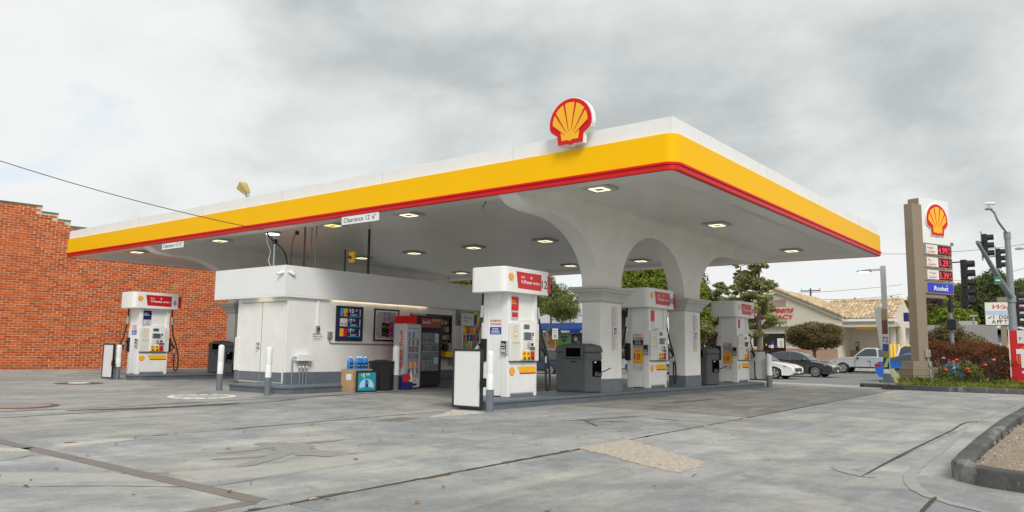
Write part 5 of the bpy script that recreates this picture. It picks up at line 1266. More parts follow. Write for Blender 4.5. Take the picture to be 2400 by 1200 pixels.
pb = at(2382, 885, 36)
t = thing('mast_arm_pole', 'tall tapered steel pole with rising signal arm and curved lamp bracket', 'traffic light', (pb.x, pb.y, -.2))
def lo(p): return (p.x-pb.x, p.y-pb.y, p.z+.2)
ztop = at(2347, 540, 36).z+.2
MB().cyl((0,0,0), (0,0,ztop), .20, .12, n=16).build('pole', galv, t, smooth=True)
MB().cyl((0,0,ztop-.28), (0,0,ztop+.06), .15, n=14).build('pole_cap', galv, t)
za = lo(at(2362, 696, 36))[2]
ae = lo(at(2290, 567, 33.5)); d_ = Vector(ae)-Vector((0, 0, za))
MB().tube([(0,0,za), tuple(Vector((0,0,za))+d_*.35+Vector((0,0,-.05))), tuple(Vector((0,0,za))+d_*.7), ae], [.14, .13, .12, .10, .09, .08, .07], 12, 6).build('mast_arm', galv, t, smooth=True)
b = MB(); b.tube([(-.1, 0, za-.1), (.0, 0, za-.1)], .18, 14); MB().cyl((0,0,za-.22), (0,0,za+.1), .20, n=16).build('arm_collar', galv, t, smooth=True)
MB().tube([(0,0,ztop), lo(at(2340, 520, 36)), lo(at(2330, 498, 36)), lo(at(2318, 489, 36))], .05, 8, 5).build('lamp_bracket', galv, t, smooth=True)
q = Vector(lo(at(2317, 489.5, 36)))
MB().lathe([(.001, -.06), (.14, -.05), (.17, 0), (.10, .06), (.001, .08)], tuple(q), 14).build('lamp_head', alum, t, smooth=True)
c = Vector(lo(at(2320, 478, 36)))
MB().cyl(c+Vector((0,.18,.03)), c+Vector((0,-.20,.0)), .07, n=12).build('detector_camera', white, t, smooth=True); MB().cyl(q+Vector((0,0,.06)), c, .03, n=8).build('camera_stem', alum, t)
signal_head(t, lo(at(2309, 576, 35)), 3, -R_(88), True)
signal_head(t, lo(at(2341, 606, 41)), 3, -R_(88), True)
MB().tube([lo(at(2315, 603, 35)), lo(at(2334, 600, 41))], .03, 8).build('head_bracket', blackm, t)
MB().tube([ae, lo(at(2304, 568, 35))], .04, 8).build('head_bracket', blackm, t)
s0 = Vector(lo(at(2330, 648, 35))); 
fr = FR((0,0,0), '-x'); fr.o = s0; fr.r = Vector((.25, -.97, 0)).normalized(); fr.n = fr.r.cross(fr.u)
g_ = MB().fb(fr, 0, .27, -.36, -.0, -.01, .01).build('street_sign', mat('sign_green', (.02, .20, .12), .45, .05), t)
T(g_, fr, [('Grand Blvd', .135, -.21, .05, 'C', .004, .2)], inkw, 'lettering', .014) if False else MB().fb(fr, .04, .23, -.20, -.15, .01, .014).build('lettering', inkw, g_)
MB().tube([fr.p(.01, 0, 0), fr.p(.01, .55, 0)], .012, 6).build('sign_hanger', galv, t)
pc = at(2384, 726, 40)
t = thing('corner_signal', 'black five lamp signal head at the right edge in front of the white letter board', 'traffic light', (pc.x, pc.y, pc.z))
signal_head(t, (0, 0, 0), 5, -R_(88))
MB().tube([(-.1, .05, .85), (.4, -1.2, .88)], .03, 8).build('bracket_arm', blackm, t); MB().cyl((.4, -1.2, -pc.z-.3), (.4, -1.2, .95), .06, n=10).build('pole', galv, t, smooth=True)

# ---------------------------------------------------------------- red banner at the right edge
pr_ = at(2392, 906, 24.5)
t = thing('red_banner', 'red promotional banner with yellow outlines and a big white T, cut by the right edge', 'banner', (pr_.x+.05, pr_.y+.22, .06)); fr = FR((0, 0, 0), '-x')
MB().fb(fr, 0, 1.4, .03, 1.82, -.02, .02).build('panel', redsoft, t); MB().fb(fr, -.03, .0, .0, 1.84, -.03, .03).build('edge_strip', white, t)
for x in (.05, 1.35): MB().fb(fr, x, x+.04, -.1, .05, -.02, .02).build('foot', alum, t)
MB().fb(fr, .21, .8, 1.40, 1.82, .02, .026).build('white_tab', paper, t); T(t, fr, [('P', .26, 1.50, .11, 'L', .008)], inkr, 'tab_text', .03)
b = MB()
for k in (.62, .72):
    A = shell_scaled(1.0)
    for i in range(len(A)):
        p, q = A[i], A[(i+1) % len(A)]; f = lambda w, s: (.70+w[0]*s*1.5, .93+(w[1]-.44)*s*1.35)
        b.fp(fr, [f(p, k), f(q, k), f(q, k-.022), f(p, k-.022)], .02, .023)
b.build('scallop_outline', orange, t)
b = MB(); b.fb(fr, .16, .95, 1.06, 1.22, .023, .04); b.fb(fr, .28, .55, .62, 1.0599, .023, .04); b.build('big_letter', white, t)
T(t, fr, [('e', .32, .45, .12, 'C', .03)], inkw, 'lettering', .03)

# ---------------------------------------------------------------- letter board of the pharmacy
p = onx(2306, 708, 61.5); q = onx(2306, 763, 61.5); H = p.z-q.z
t = thing('letter_board', 'white roadside letter board with red script and black changeable letters', 'sign', (61.5, p.y, zt(61.5, p.y)-.2)); z0 = q.z-t.location.z
fr = FR((0, 0, z0), '-x'); W = 5.0
MB().fb(fr, 0, W, 0, H, -.5, -.004).build('cabinet', mat('board_case', (.12, .14, .13), .5, .1), t, bevel=.01)
MB().fb(fr, .05, W-.05, .05, H-.05, -.004, .0).build('face', mat('board_cream', (.78, .76, .70), .45, .03), t)
MB().fb(fr, .051, W-.051, H*.44, H*.62, .0, .004).build('blue_stripe', mat('board_blue', (.45, .58, .75), .5, .05), t)
T(t, fr, [('Walgreens', .55, H*.70, .36, 'L', .006, 3.1, .5)], inkr, 'script_text', .008)
ls = [('I', .62), ('D', 1.12), ('S', 1.38), ('H', 1.64), ('S', 2.65), ('E', 3.85)], [('A', .60), ('P', .92), ('P', 1.12), ('T', 1.42), ('S', 1.70), ('N', 2.85), ('E', 3.75)]
T(t, fr, [(c, x, H*.27, .30, 'C', .012) for c, x in ls[0]]+[(c, x, H*.08, .30, 'C', .012) for c, x in ls[1]], ink, 'board_letter', .008)
MB().fp(fr, [(.22, H*.27), (.48, H*.36), (.50, H*.40), (.36, H*.36), (.24, H*.33)], .004, .008).build('needle_mark', ink, t)
for x in (1.05, 3.2): MB().fb(fr, x, x+.36, -z0-.1, -.002, -.42, -.06).build('post', tan, t)
MB().fb(fr, .9, 3.9, H+.01, H+.36, -.42, -.10).build('top_cabinet', tan, t)

# ---------------------------------------------------------------- wires and small poles far off
def wire(lab, P, r, sag=.0, name='power_line'):
    P = [Vector(p) for p in P]; Q = []
    for i in range(len(P)-1):
        for k in range(8):
            s = k/8; v = P[i].lerp(P[i+1], s); v.z -= sag*4*s*(1-s); Q.append(v)
    Q.append(P[-1]); o = P[0]
    t = thing(name, lab, 'cable', o); MB().tube([q-o for q in Q], r, 6).build('wire', rubber, t, smooth=True); return t
e0 = Vector((-.03, 11.28, 3.94)); e1 = at(0, 377, 17.5); wire('black service cable sloping across the sky from the left edge to the canopy', [e0, e1, e1+(e1-e0)*.6], .009, .10, 'service_cable')
for lab, a, c in (('higher of two thin power lines above the tiled roofs', (1700, 690, 90), (2115, 667, 100)), ('lower of two thin power lines above the tiled roofs', (1880, 700, 95), (2115, 689, 95)),
                  ('long power line passing behind the tall price sign at price height', (2060, 595, 90), (2420, 570, 80)), ('power line sloping up to the right edge below the signal arm', (2225, 657, 80), (2420, 622, 60)),
                  ('power line just above the wooded hill', (2200, 689, 110), (2420, 674, 90)), ('lowest power line crossing the trees at the right edge', (2200, 696, 110), (2420, 684, 70))):
    wire(lab, [at(*a), at(*c)], .022 if a[2] > 85 else .018, .35)
def post(name, lab, px, y0, y1, d, r, m, extra=None):
    a, c = at(px, y1, d), at(px, y0, d); zb = zt(a.x, a.y)-.2
    t = thing(name, lab, 'pole', (a.x, a.y, zb)); MB().cyl((0,0,0), (0,0,c.z-zb), r, r*.8, n=8).build('pole', m, t, smooth=True); return t, c.z-zb
t, h = post('utility_pole', 'short brown utility pole top rising behind the tiled roof ridge', 1903.5, 675, 800, 95, .14, darkw)
MB().box(-.08, .08, -1.2, 1.2, h-.35, h-.22).build('crossarm', darkw, t)
for y in (-1.1, 1.1): MB().cyl((0, y, h-.22), (0, y, h+.05), .05, n=6).build('insulator', alum, t)
t, h = post('utility_pole', 'tiny utility pole tip just above the right tiled roof', 2007.5, 697, 800, 100, .13, darkw)
MB().box(-.08, .08, -1.1, 1.1, h-.3, h-.2).build('crossarm', darkw, t)
t, h = post('parking_lamp', 'brown parking lot lamp with boxy head above the gable roof', 1816, 655, 790, 75, .10, mat('lamp_brown', (.16, .12, .10), .5, .1))
MB().box(-.12, .12, -.05, .60, h-.18, h+.02).build('lamp_head', MATS['lamp_brown'], t)
t, h = post('street_lamp', 'thin grey street lamp in front of the wooded hill', 2286, 738, 820, 70, .10, galv); MB().box(-.1, .1, -.3, .3, h-.12, h).build('lamp_head', alum, t)
a = at(2400, 582, 60)
t = thing('street_lamp', 'street lamp heads entering from the right edge of the photo', 'lamp', (a.x, a.y-1.2, -.4))
MB().cyl((0,0,0), (0,0,a.z+1.2), .12, .09, n=10).build('pole', galv, t, smooth=True)
for px, py in ((2385, 578), (2384, 583)): pass
b = MB(); b.tube([(0,0,a.z+.55), (-.1, .6, a.z+.5), (-.1, 1.0, a.z+.42)], .05, 8, 4); b.build('lamp_arm', galv, t, smooth=True)
MB().lathe([(.001, -.05), (.3, -.04), (.34, .02), (.2, .12), (.001, .15)], (-.1, 1.5, a.z+.36), 14).build('lamp_head', alum, t, smooth=True)
h2 = at(2388, 580, 60).z+.4
# ---------------------------------------------------------------- pharmacy across the street
BX = 58.0
gz = .45
struct(MB().box(53.2, 90, -20, 27.5, -.6, .45).build('pharmacy_lot', concp))
yl = onx(1972, 738, BX).y; yr_ridge = onx(1822, 680, BX).y; rz_ = onx(1822, 680, BX).z; ez = onx(1972, 741, BX).z
fb0 = onx(1900, 765, BX).z; ybL = 2*yr_ridge-yl
ph = thing('pharmacy', 'cream pharmacy with tiled gable roofs, red lettering and recessed side wing', 'building', (BX, 0, gz))
def Z(z): return z-gz
fr = FR((0, 0, 0), '-x')            # u runs to -Y
U = lambda y: -y
b = MB(); b.box(.0, 11, yl+.4, ybL-.4, -.3, Z(fb0)); b.build('wall', cream, ph)
b = MB(); b.box(-.012, -.001, yl+.4, ybL-.4, -.3, .95); b.build('masonry_base', pinkb, ph); MB().box(-.03, -.001, yl+.4, ybL-.4, .95, 1.02).build('base_cap', pinkb, ph)
# gable front
hh = Z(ez)-Z(fb0)
g = MB(); g.prism([(yl, Z(fb0)), (ybL, Z(fb0)), (ybL, Z(ez)), (yr_ridge, Z(rz_)), (yl, Z(ez))], 'x', -.25, 11); g.build('gable', cream, ph)
b = MB(); b.box(-.36, -.2501, yl-.1, ybL+.1, Z(fb0), Z(fb0)+.12); b.box(-.33, -.2501, yl-.1, ybL+.1, Z(fb0)+.12, Z(fb0)+.50); b.build('fascia_band', cream, ph)
# inner triangle moulding
def lerp(a, c, k): return a+(c-a)*k
s_ = (Z(rz_)-Z(ez))/(yr_ridge-yl)
b = MB()
for sgn in (1, -1):
    y0 = yl if sgn == 1 else ybL
    q = [(y0+sgn*-.25, Z(ez)-.02-.25*s_), (yr_ridge, Z(rz_)), (yr_ridge, Z(rz_)-.28), (y0+sgn*-.25, Z(ez)-.30-.25*s_)]
    b.prism(q, 'x', -.45 if sgn == 1 else -.449, -.2502)
b.build('rake_board', cream, ph)
b = MB()
for k in range(6): b.box(-.27, -.2505, yr_ridge-.8+.0, yr_ridge+.8, Z(rz_)-1.5+k*.11, Z(rz_)-1.44+k*.11)
b.build('gable_vent', mat('vent_brown', (.30, .20, .16), .6, .1), ph)
# tiled roofs: barrels running down the slope
def tiles(name, A, Bv, Cv, parent, wd=.28, ln=.42):
    """A eave corner, B other eave corner, C ridge above A : rows of half-round tiles"""
    A, Bv, Cv = Vector(A), Vector(Bv), Vector(Cv); e = Bv-A; s = Cv-A; nu = max(1, round(e.length/wd)); nv = max(1, round(s.length/ln))
    n = e.cross(s).normalized(); n = n if n.z > 0 else -n; b = MB()
    b.add([A, Bv, Bv+s, Cv], [(0, 1, 2, 3)])
    du, dv = e/nu, s/nv
    for i in range(nu):
        for j in range(nv):
            o = A+du*i+dv*j; h0 = random.uniform(.09, .12); h1 = .045
            P = []
            for kk, hh_ in ((0, h0), (1.12, h1)):
                for a, hz in ((.04, .1), (.25, .8), (.5, 1), (.75, .8), (.96, .1)): P.append(o+du*a+dv*kk+n*(hh_*hz+.01))
            b.add(P, [(0, 1, 6, 5), (1, 2, 7, 6), (2, 3, 8, 7), (3, 4, 9, 8), (0, 1, 2, 3, 4)])
    return b.build(name, tilem, parent, kind='stuff')
zr = Z(rz_)+.03; ze = Z(ez)+.03
tiles('roof_tiles', (-.5, yl-.3, ze-.3*s_), (11, yl-.3, ze-.3*s_), (-.5, yr_ridge, zr), ph)
tiles('roof_tiles', (-.5, ybL+.3, ze-.3*s_), (11, ybL+.3, ze-.3*s_), (-.5, yr_ridge, zr), ph)
# rake tiles along the front edge, large enough to see one by one
rk = None; L0 = Vector((-.5, yl-.3, ze-.3*s_+.10)); L1 = Vector((-.5, yr_ridge, zr+.10)); nT = 24
for k in range(nT):
    p, q = L0.lerp(L1, k/nT), L0.lerp(L1, (k+1.15)/nT)
    if rk is None:
        rk = MB().cyl((0,0,0), tuple(q-p), .17, .13, n=8).build('rake_tile', tilem, ph, smooth=True); rk.location = p
    else:
        o = rk.copy(); COL.objects.link(o); o.parent = ph; o.location = p
# side wing: eave towards the street
y0w, y1w = onx(2124, 703, 62).y, yl+2.0
wx = 3.2; ev = onx(2050, 746, BX+.4); rg = onx(2030, 706, BX+4.2)
tiles('roof_tiles', (.2, y0w+.2, Z(ev.z)), (.2, y1w, Z(ev.z)), (4.2, y0w+.2, Z(rg.z)), ph, .30, .44)
b = MB()
for k in range(int((y1w-y0w)/.34)): b.cyl((4.2, y0w+.2+k*.34, Z(rg.z)+.08), (4.2, y0w+.2+k*.34+.36, Z(rg.z)+.06), .12, .15, n=6)
b.build('ridge_tiles', tilem, ph, kind='stuff')
MB().prism([(4.2, Z(rg.z)-.02), (.2, Z(ev.z)-.03), (.2, Z(ev.z)-.35), (8.2, Z(ev.z)-.35), (8.2, Z(ev.z))], 'y', y0w+.25, y1w).build('wing_gable', cream, ph)
fz = onx(2050, 766, BX+.5).z
MB().box(.35, 8, y0w+.0, y1w, Z(fz)+.12, Z(ev.z)-.36).build('wing_fascia', cream, ph); MB().box(.25, 8.1, y0w-.1, y1w+.1, Z(fz)-.0, Z(fz)+.12).build('wing_band', cream, ph)
MB().box(.1, .34, y0w+.1, y1w, Z(ev.z)-.25, Z(ev.z)-.1).build('gutter', white, ph)
MB().box(4.0, 8, yl-3.6, yl+.5, -.3, Z(fz)-.001).build('recess_wall', cream, ph)
MB().box(3.985, 3.999, yl-3.6, yl+.5, -.3, .95).build('masonry_base', pinkb, ph)
for px in (2094, 2113):
    q = onx(px, 800, BX+1.2); MB().cyl((1.2, q.y, -.3), (1.2, q.y, Z(fz)-.001), .33 if px == 2113 else .30, n=18).build('column', cream, ph, smooth=True)
MB().box(9, 9.3, y0w-6, yl, -.3, 3.3).build('drive_wall', mat('far_wall_grey', (.30, .29, .29), .8, .1, 1), ph)
def pane_rect(px0, px1, py0, py1, X, name, m, o=.0):
    a, c = onx(px0, py0, X), onx(px1, py1, X); return MB().box(X-BX-.03-o, X-BX-.002-o, c.y, a.y, Z(c.z), Z(a.z)).build(name, m, ph)
pane_rect(1789, 1842, 782, 840, BX, 'entrance_glass', glassd); pane_rect(1766, 1778, 783, 812, BX, 'window', glassd)
a, c = onx(1789, 782, BX), onx(1842, 840, BX)
b = MB()
for y in (c.y, lerp(c.y, a.y, .36), lerp(c.y, a.y, .62), a.y): b.box(-.05, -.031, y-.03, y+.03, Z(c.z), Z(a.z))
b.build('entrance_frame', blackm, ph)
for px0, px1, py0, py1, m in ((1807, 1815, 799, 808, bluep), (1808, 1814, 808, 816, paper), (1822, 1838, 793, 815, paper), (1817, 1824, 811, 815, inkr), (1795, 1798, 806, 810, yel2), (1802, 1808, 809, 815, mat('poster_tan', (.55, .45, .32), .5, .1))):
    pane_rect(px0, px1, py0, py1, BX, 'door_notice', m, .03)
for q in (0, 1, 2): pane_rect(1829, 1835, 799+q*5.2, 802+q*5.2, BX, 'notice_print', MATS['poster_tan'], .06)
pane_rect(1970, 1975, 782, 797, BX+4, 'window', glassd); pane_rect(1979, 1989, 783, 797, BX+4, 'window', glassd)
MB().box(1.0, 1.06, onx(2054, 770, BX+1).y, onx(2005, 770, BX+1).y, Z(fz)-.18, Z(fz)-.02).build('clearance_bar', yel2, ph)
pane_rect(2005, 2014, 801, 822, BX+4, 'teller_panel', mat('panel_dark', (.06, .07, .07), .4, .1)); pane_rect(2006, 2012, 803, 812, BX+4, 'teller_screen', mat('pale_panel', (.4, .42, .4), .4, .1), .03)
pane_rect(2079, 2087, 798, 811, BX+3.9, 'red_notice', mat('notice_red', (.35, .09, .07), .5, .1)); pane_rect(2081, 2085, 805, 809, BX+3.9, 'notice_arrow', inkw, .03)
pane_rect(1780, 1783, 808, 812, BX, 'call_box', blackm)
q = onx(2122, 745, BX-.3); MB().box(-.4, -.3, q.y-.25, q.y+.12, Z(q.z)-.3, Z(q.z)+.42).build('hanging_sign', navy, ph); MB().box(-.4, -.3, q.y-.75, q.y-.27, Z(q.z)-.35, Z(q.z)+.35).build('hanging_sign', darkw, ph)
a = onx(1860, 748, BX-.25); wL = onx(1766, 748, BX-.25).y-a.y; hL = onx(1860, 737, BX-.25).z-a.z
fr = FR((-.252, a.y, Z(a.z)), '-x')
T(ph, fr, [('PHARMACY', 0, 0, hL, 'R', .03, wL)], inkr, 'red_letters', .06)
a = onx(1862, 732, BX-.25)
T(ph, FR((-.252, a.y, Z(a.z)), '-x'), [('Walgreens', 0, 0, hL*1.3, 'R', .02, wL*1.02, .5)], inkr, 'red_script', .06)
n_y = ['first', 'second', 'third', 'fourth', 'fifth']
for k, px in enumerate((2088.5, 2096.5, 2106.5, 2121, 2128)):
    q = onx(px, 830, BX-.6)
    t = bollard(q.x, q.y, 1.45, .11, f'{n_y[k]} yellow bollard from the left in front of the pharmacy drive-through', gz, ylw=True, grp='yellow bollards at the pharmacy')

# ---------------------------------------------------------------- shop with the blue awning
SX = 58.0; gs = zt(SX, 42)
t = thing('awning_shop', 'white shop with blue awning, green sign and printed window panels', 'building', (SX, 0, gs)); Zs = lambda z: z-gs
yA, yB = onx(1363, 760, SX).y-9.0, onx(1258, 760, SX).y+4
wt = onx(1345, 706, SX).z; at_, ab, av = onx(1320, 757, SX).z, onx(1320, 772, SX).z, onx(1320, 781, SX).z
MB().box(0, 12, yA, yB, -.6, Zs(wt)).build('wall', mat('shop_white', (.72, .73, .74), .7, .04, .5), t)
MB().box(-.05, 12.05, yA-.05, yB+.05, Zs(wt)-.1, Zs(wt)+.05).build('coping', white, t)
aw0, aw1 = onx(1366, 760, SX).y-5, yB
MB().loft([[(-.002, aw0, Zs(at_)), (-.002, aw1, Zs(at_))], [(-1.3, aw0, Zs(ab)), (-1.3, aw1, Zs(ab))], [(-1.26, aw0, Zs(ab)-.03), (-1.26, aw1, Zs(ab)-.03)], [(-.002, aw0, Zs(at_)-.05), (-.002, aw1, Zs(at_)-.05)]], caps=False, closed=True).build('awning', blueaw, t)
MB().box(-1.32, -1.28, aw0, aw1, Zs(av), Zs(ab)).build('valance', bluedk, t)
for s, px in (('RENEW', 1325), ('RE', 1276), ('R', 1362.5)):
    q = onx(px, 780, SX-1.33); T(t, FR((-1.322, q.y, Zs(q.z)+.02), '-x'), [(s, 0, 0, .23, 'C', .02)], inkw, 'awning_text', .01)
def srect(px0, px1, py0, py1, name, m, o=0):
    a, c = onx(px0, py0, SX), onx(px1, py1, SX); return MB().box(-.05-o, -.002-o, c.y, a.y, Zs(c.z), Zs(a.z)).build(name, m, t), a, c
srect(1256, 1275, 783, 840, 'window', glassd)
o, a, c = srect(1276, 1306, 782, 845, 'window_print', mat('print_orange', (.55, .22, .03), .5, .1))
o, a, c = srect(1308, 1337, 782, 845, 'window_print', greenp); cy_, cz = (a.y+c.y)/2, Zs(a.z)-.55
hp = []
for k in range(0, 360, 15):
    a_ = R_(k); hp.append((.028*16*math.sin(a_)**3, .028*(13*math.cos(a_)-5*math.cos(2*a_)-2*math.cos(3*a_)-math.cos(4*a_))))
fr = FR((-.055, cy_, cz), '-x'); MB().fp(fr, hp, 0, .01).build('heart_print', navy, t)
b = MB(); zz = [(-.42, 0), (-.2, 0), (-.12, .16), (-.03, -.2), (.06, .22), (.12, -.05), (.2, .05), (.42, .02)]
for p, q in zip(zz, zz[1:]): b.fp(fr, [(p[0], p[1]-.018), (q[0], q[1]-.018), (q[0], q[1]+.018), (p[0], p[1]+.018)], .011, .014)
b.build('pulse_line', inkw, t); T(t, fr, [('Supporting', 0, -.75, .12, 'C', .004, .75)], inkw, 'window_text', .012)
o, a, c = srect(1339, 1366, 782, 845, 'window_print', navy); fr = FR((-.055, a.y-.62, Zs(a.z)-.6), '-x')
MB().fp(fr, [(-.22, -.2), (.22, -.2), (.22, .12), (.32, .12), (0, .42), (-.32, .12), (-.22, .12)], 0, .01).build('house_print', MATS['print_orange'], t)
MB().fp(fr, [(p*.38, q*.38-.0) for p, q in hp], .01, .014).build('heart_print', inkw, t)
MB().fp(fr, [(.0, -.34), (.28, -.34), (.28, -.27), (.0, -.27)], .011, .015).build('key_print', greenp, t); MB().fp(fr, [(.36+.12*math.cos(R_(k)), -.3+.12*math.sin(R_(k))) for k in range(0, 360, 30)], .011, .015).build('key_print', greenp, t)
o, a, c = srect(1300, 1344, 730, 741, 'green_sign', mat('sign_lime', (.10, .48, .06), .45, .05), .08)
T(t, FR((-.135, c.y+.12, Zs(c.z)+.07), '-x'), [('TER', 0, 0, .24, 'R', .02)], inkw, 'sign_text', .01)
# speed sign
q = onx(1301, 795, 47); zb = zt(47, q.y); st = onx(1301, 770, 47).z
t = thing('speed_sign', 'white SPEED LIMIT 35 sign on a thin post across the street', 'road sign', (47, q.y, zb))
W = onx(1294.5, 795, 47).y-onx(1307.5, 795, 47).y; H = st-q.z
MB().cyl((.05,0,0), (.05,0,st-zb), .03, n=8).build('post', galv, t)
fr = FR((0, W/2, q.z-zb), '-x'); pn = MB().fb(fr, 0, W, 0, H, -.01, .01).build('panel', paper, t); b = MB()
T(pn, fr, [('SPEED', W/2, H*.76, H*.12, 'C', .003, W*.7), ('LIMIT', W/2, H*.56, H*.12, 'C', .003, W*.6), ('35', W/2, H*.12, H*.32, 'C', .02, W*.62)], ink, 'lettering', .014)

# ---------------------------------------------------------------- house and fence on the right
a = at(2283, 763, 95)
t = thing('house', 'grey blue house with dark shingle roof and two small white trimmed gables', 'house', (a.x, a.y, -.5)); bl = mat('house_blue', (.32, .38, .42), .7, .05)
gz2 = lambda py: at(2300, py, 95).z+.5
MB().box(0, 10, -11, 3.2, 0, gz2(788)).build('wall', bl, t)
MB().loft([[(-.7, -12, gz2(788)), (-.7, 4.0, gz2(788))], [(4.5, -10, gz2(763)), (4.5, 1.6, gz2(763))], [(10.7, -12, gz2(788)), (10.7, 4, gz2(788))]], caps=True).build('roof', roofsh, t)
for yy, zz_, wd in ((1.2, gz2(764), 1.9), (-3.6, gz2(758), 2.0)):
    MB().prism([(yy-wd, zz_-.80), (yy, zz_), (yy+wd, zz_-.80)], 'x', -.5, 4).build('gable_roof', roofsh, t)
    b = MB()
    for s in (-1, 1): b.prism([(yy, zz_+.05), (yy+s*wd, zz_-.75), (yy+s*wd, zz_-1.0), (yy, zz_-.22)], 'x', -.72 if s == 1 else -.721, -.505)
    b.build('gable_trim', white, t); MB().prism([(yy-wd*.72, zz_-.78), (yy, zz_-.28), (yy+wd*.72, zz_-.78)], 'x', -.6, -.501).build('gable_face', bl, t)
w_ = MB().box(-.05, -.002, -2.0, -.4, 1.5, gz2(792)-.3).build('window', white, t); MB().box(-.06, -.051, -1.85, -.55, 1.65, gz2(792)-.45).build('pane', glassd, w_)
q = at(2266, 758, 96); MB().box(q.x-a.x, q.x-a.x+2, q.y-a.y-.9, q.y-a.y+.9, gz2(764)-1.0, gz2(752)).build('rooftop_unit', alum, t)
p0, p1 = at(2255, 812, 78), at(2420, 812, 78)
t = thing('wooden_fence', 'pale tan board fence with brick base behind the red hedge', 'fence', (p0.x, p0.y, zt(70, 5)-.2)); dd = (p1-p0); dd.z = 0; L_ = dd.length; t.rotation_euler.z = math.atan2(dd.y, dd.x)
top = at(2300, 804, 78).z-t.location.z; ftan = mat('fence_tan', (.45, .36, .24), .8, .12, 4, objrand=.1)
n = 36; pk = None
for k in range(n):
    o = pk.copy() if pk else MB().box(.005, L_/n-.012, -.02, .02, .9, top).build('board', ftan, t)
    if pk: COL.objects.link(o); o.parent = t
    pk = pk or o; o.location = (k*L_/n, random.uniform(-.01, .01), random.uniform(-.02, .01))
MB().box(0, L_, -.06, -.021, top-.18, top-.08).build('rail', ftan, t); MB().box(0, L_, -.15, .15, 0, .899).build('brick_base', mat('fence_brick', (.30, .20, .15), .85, .15, 3), t)
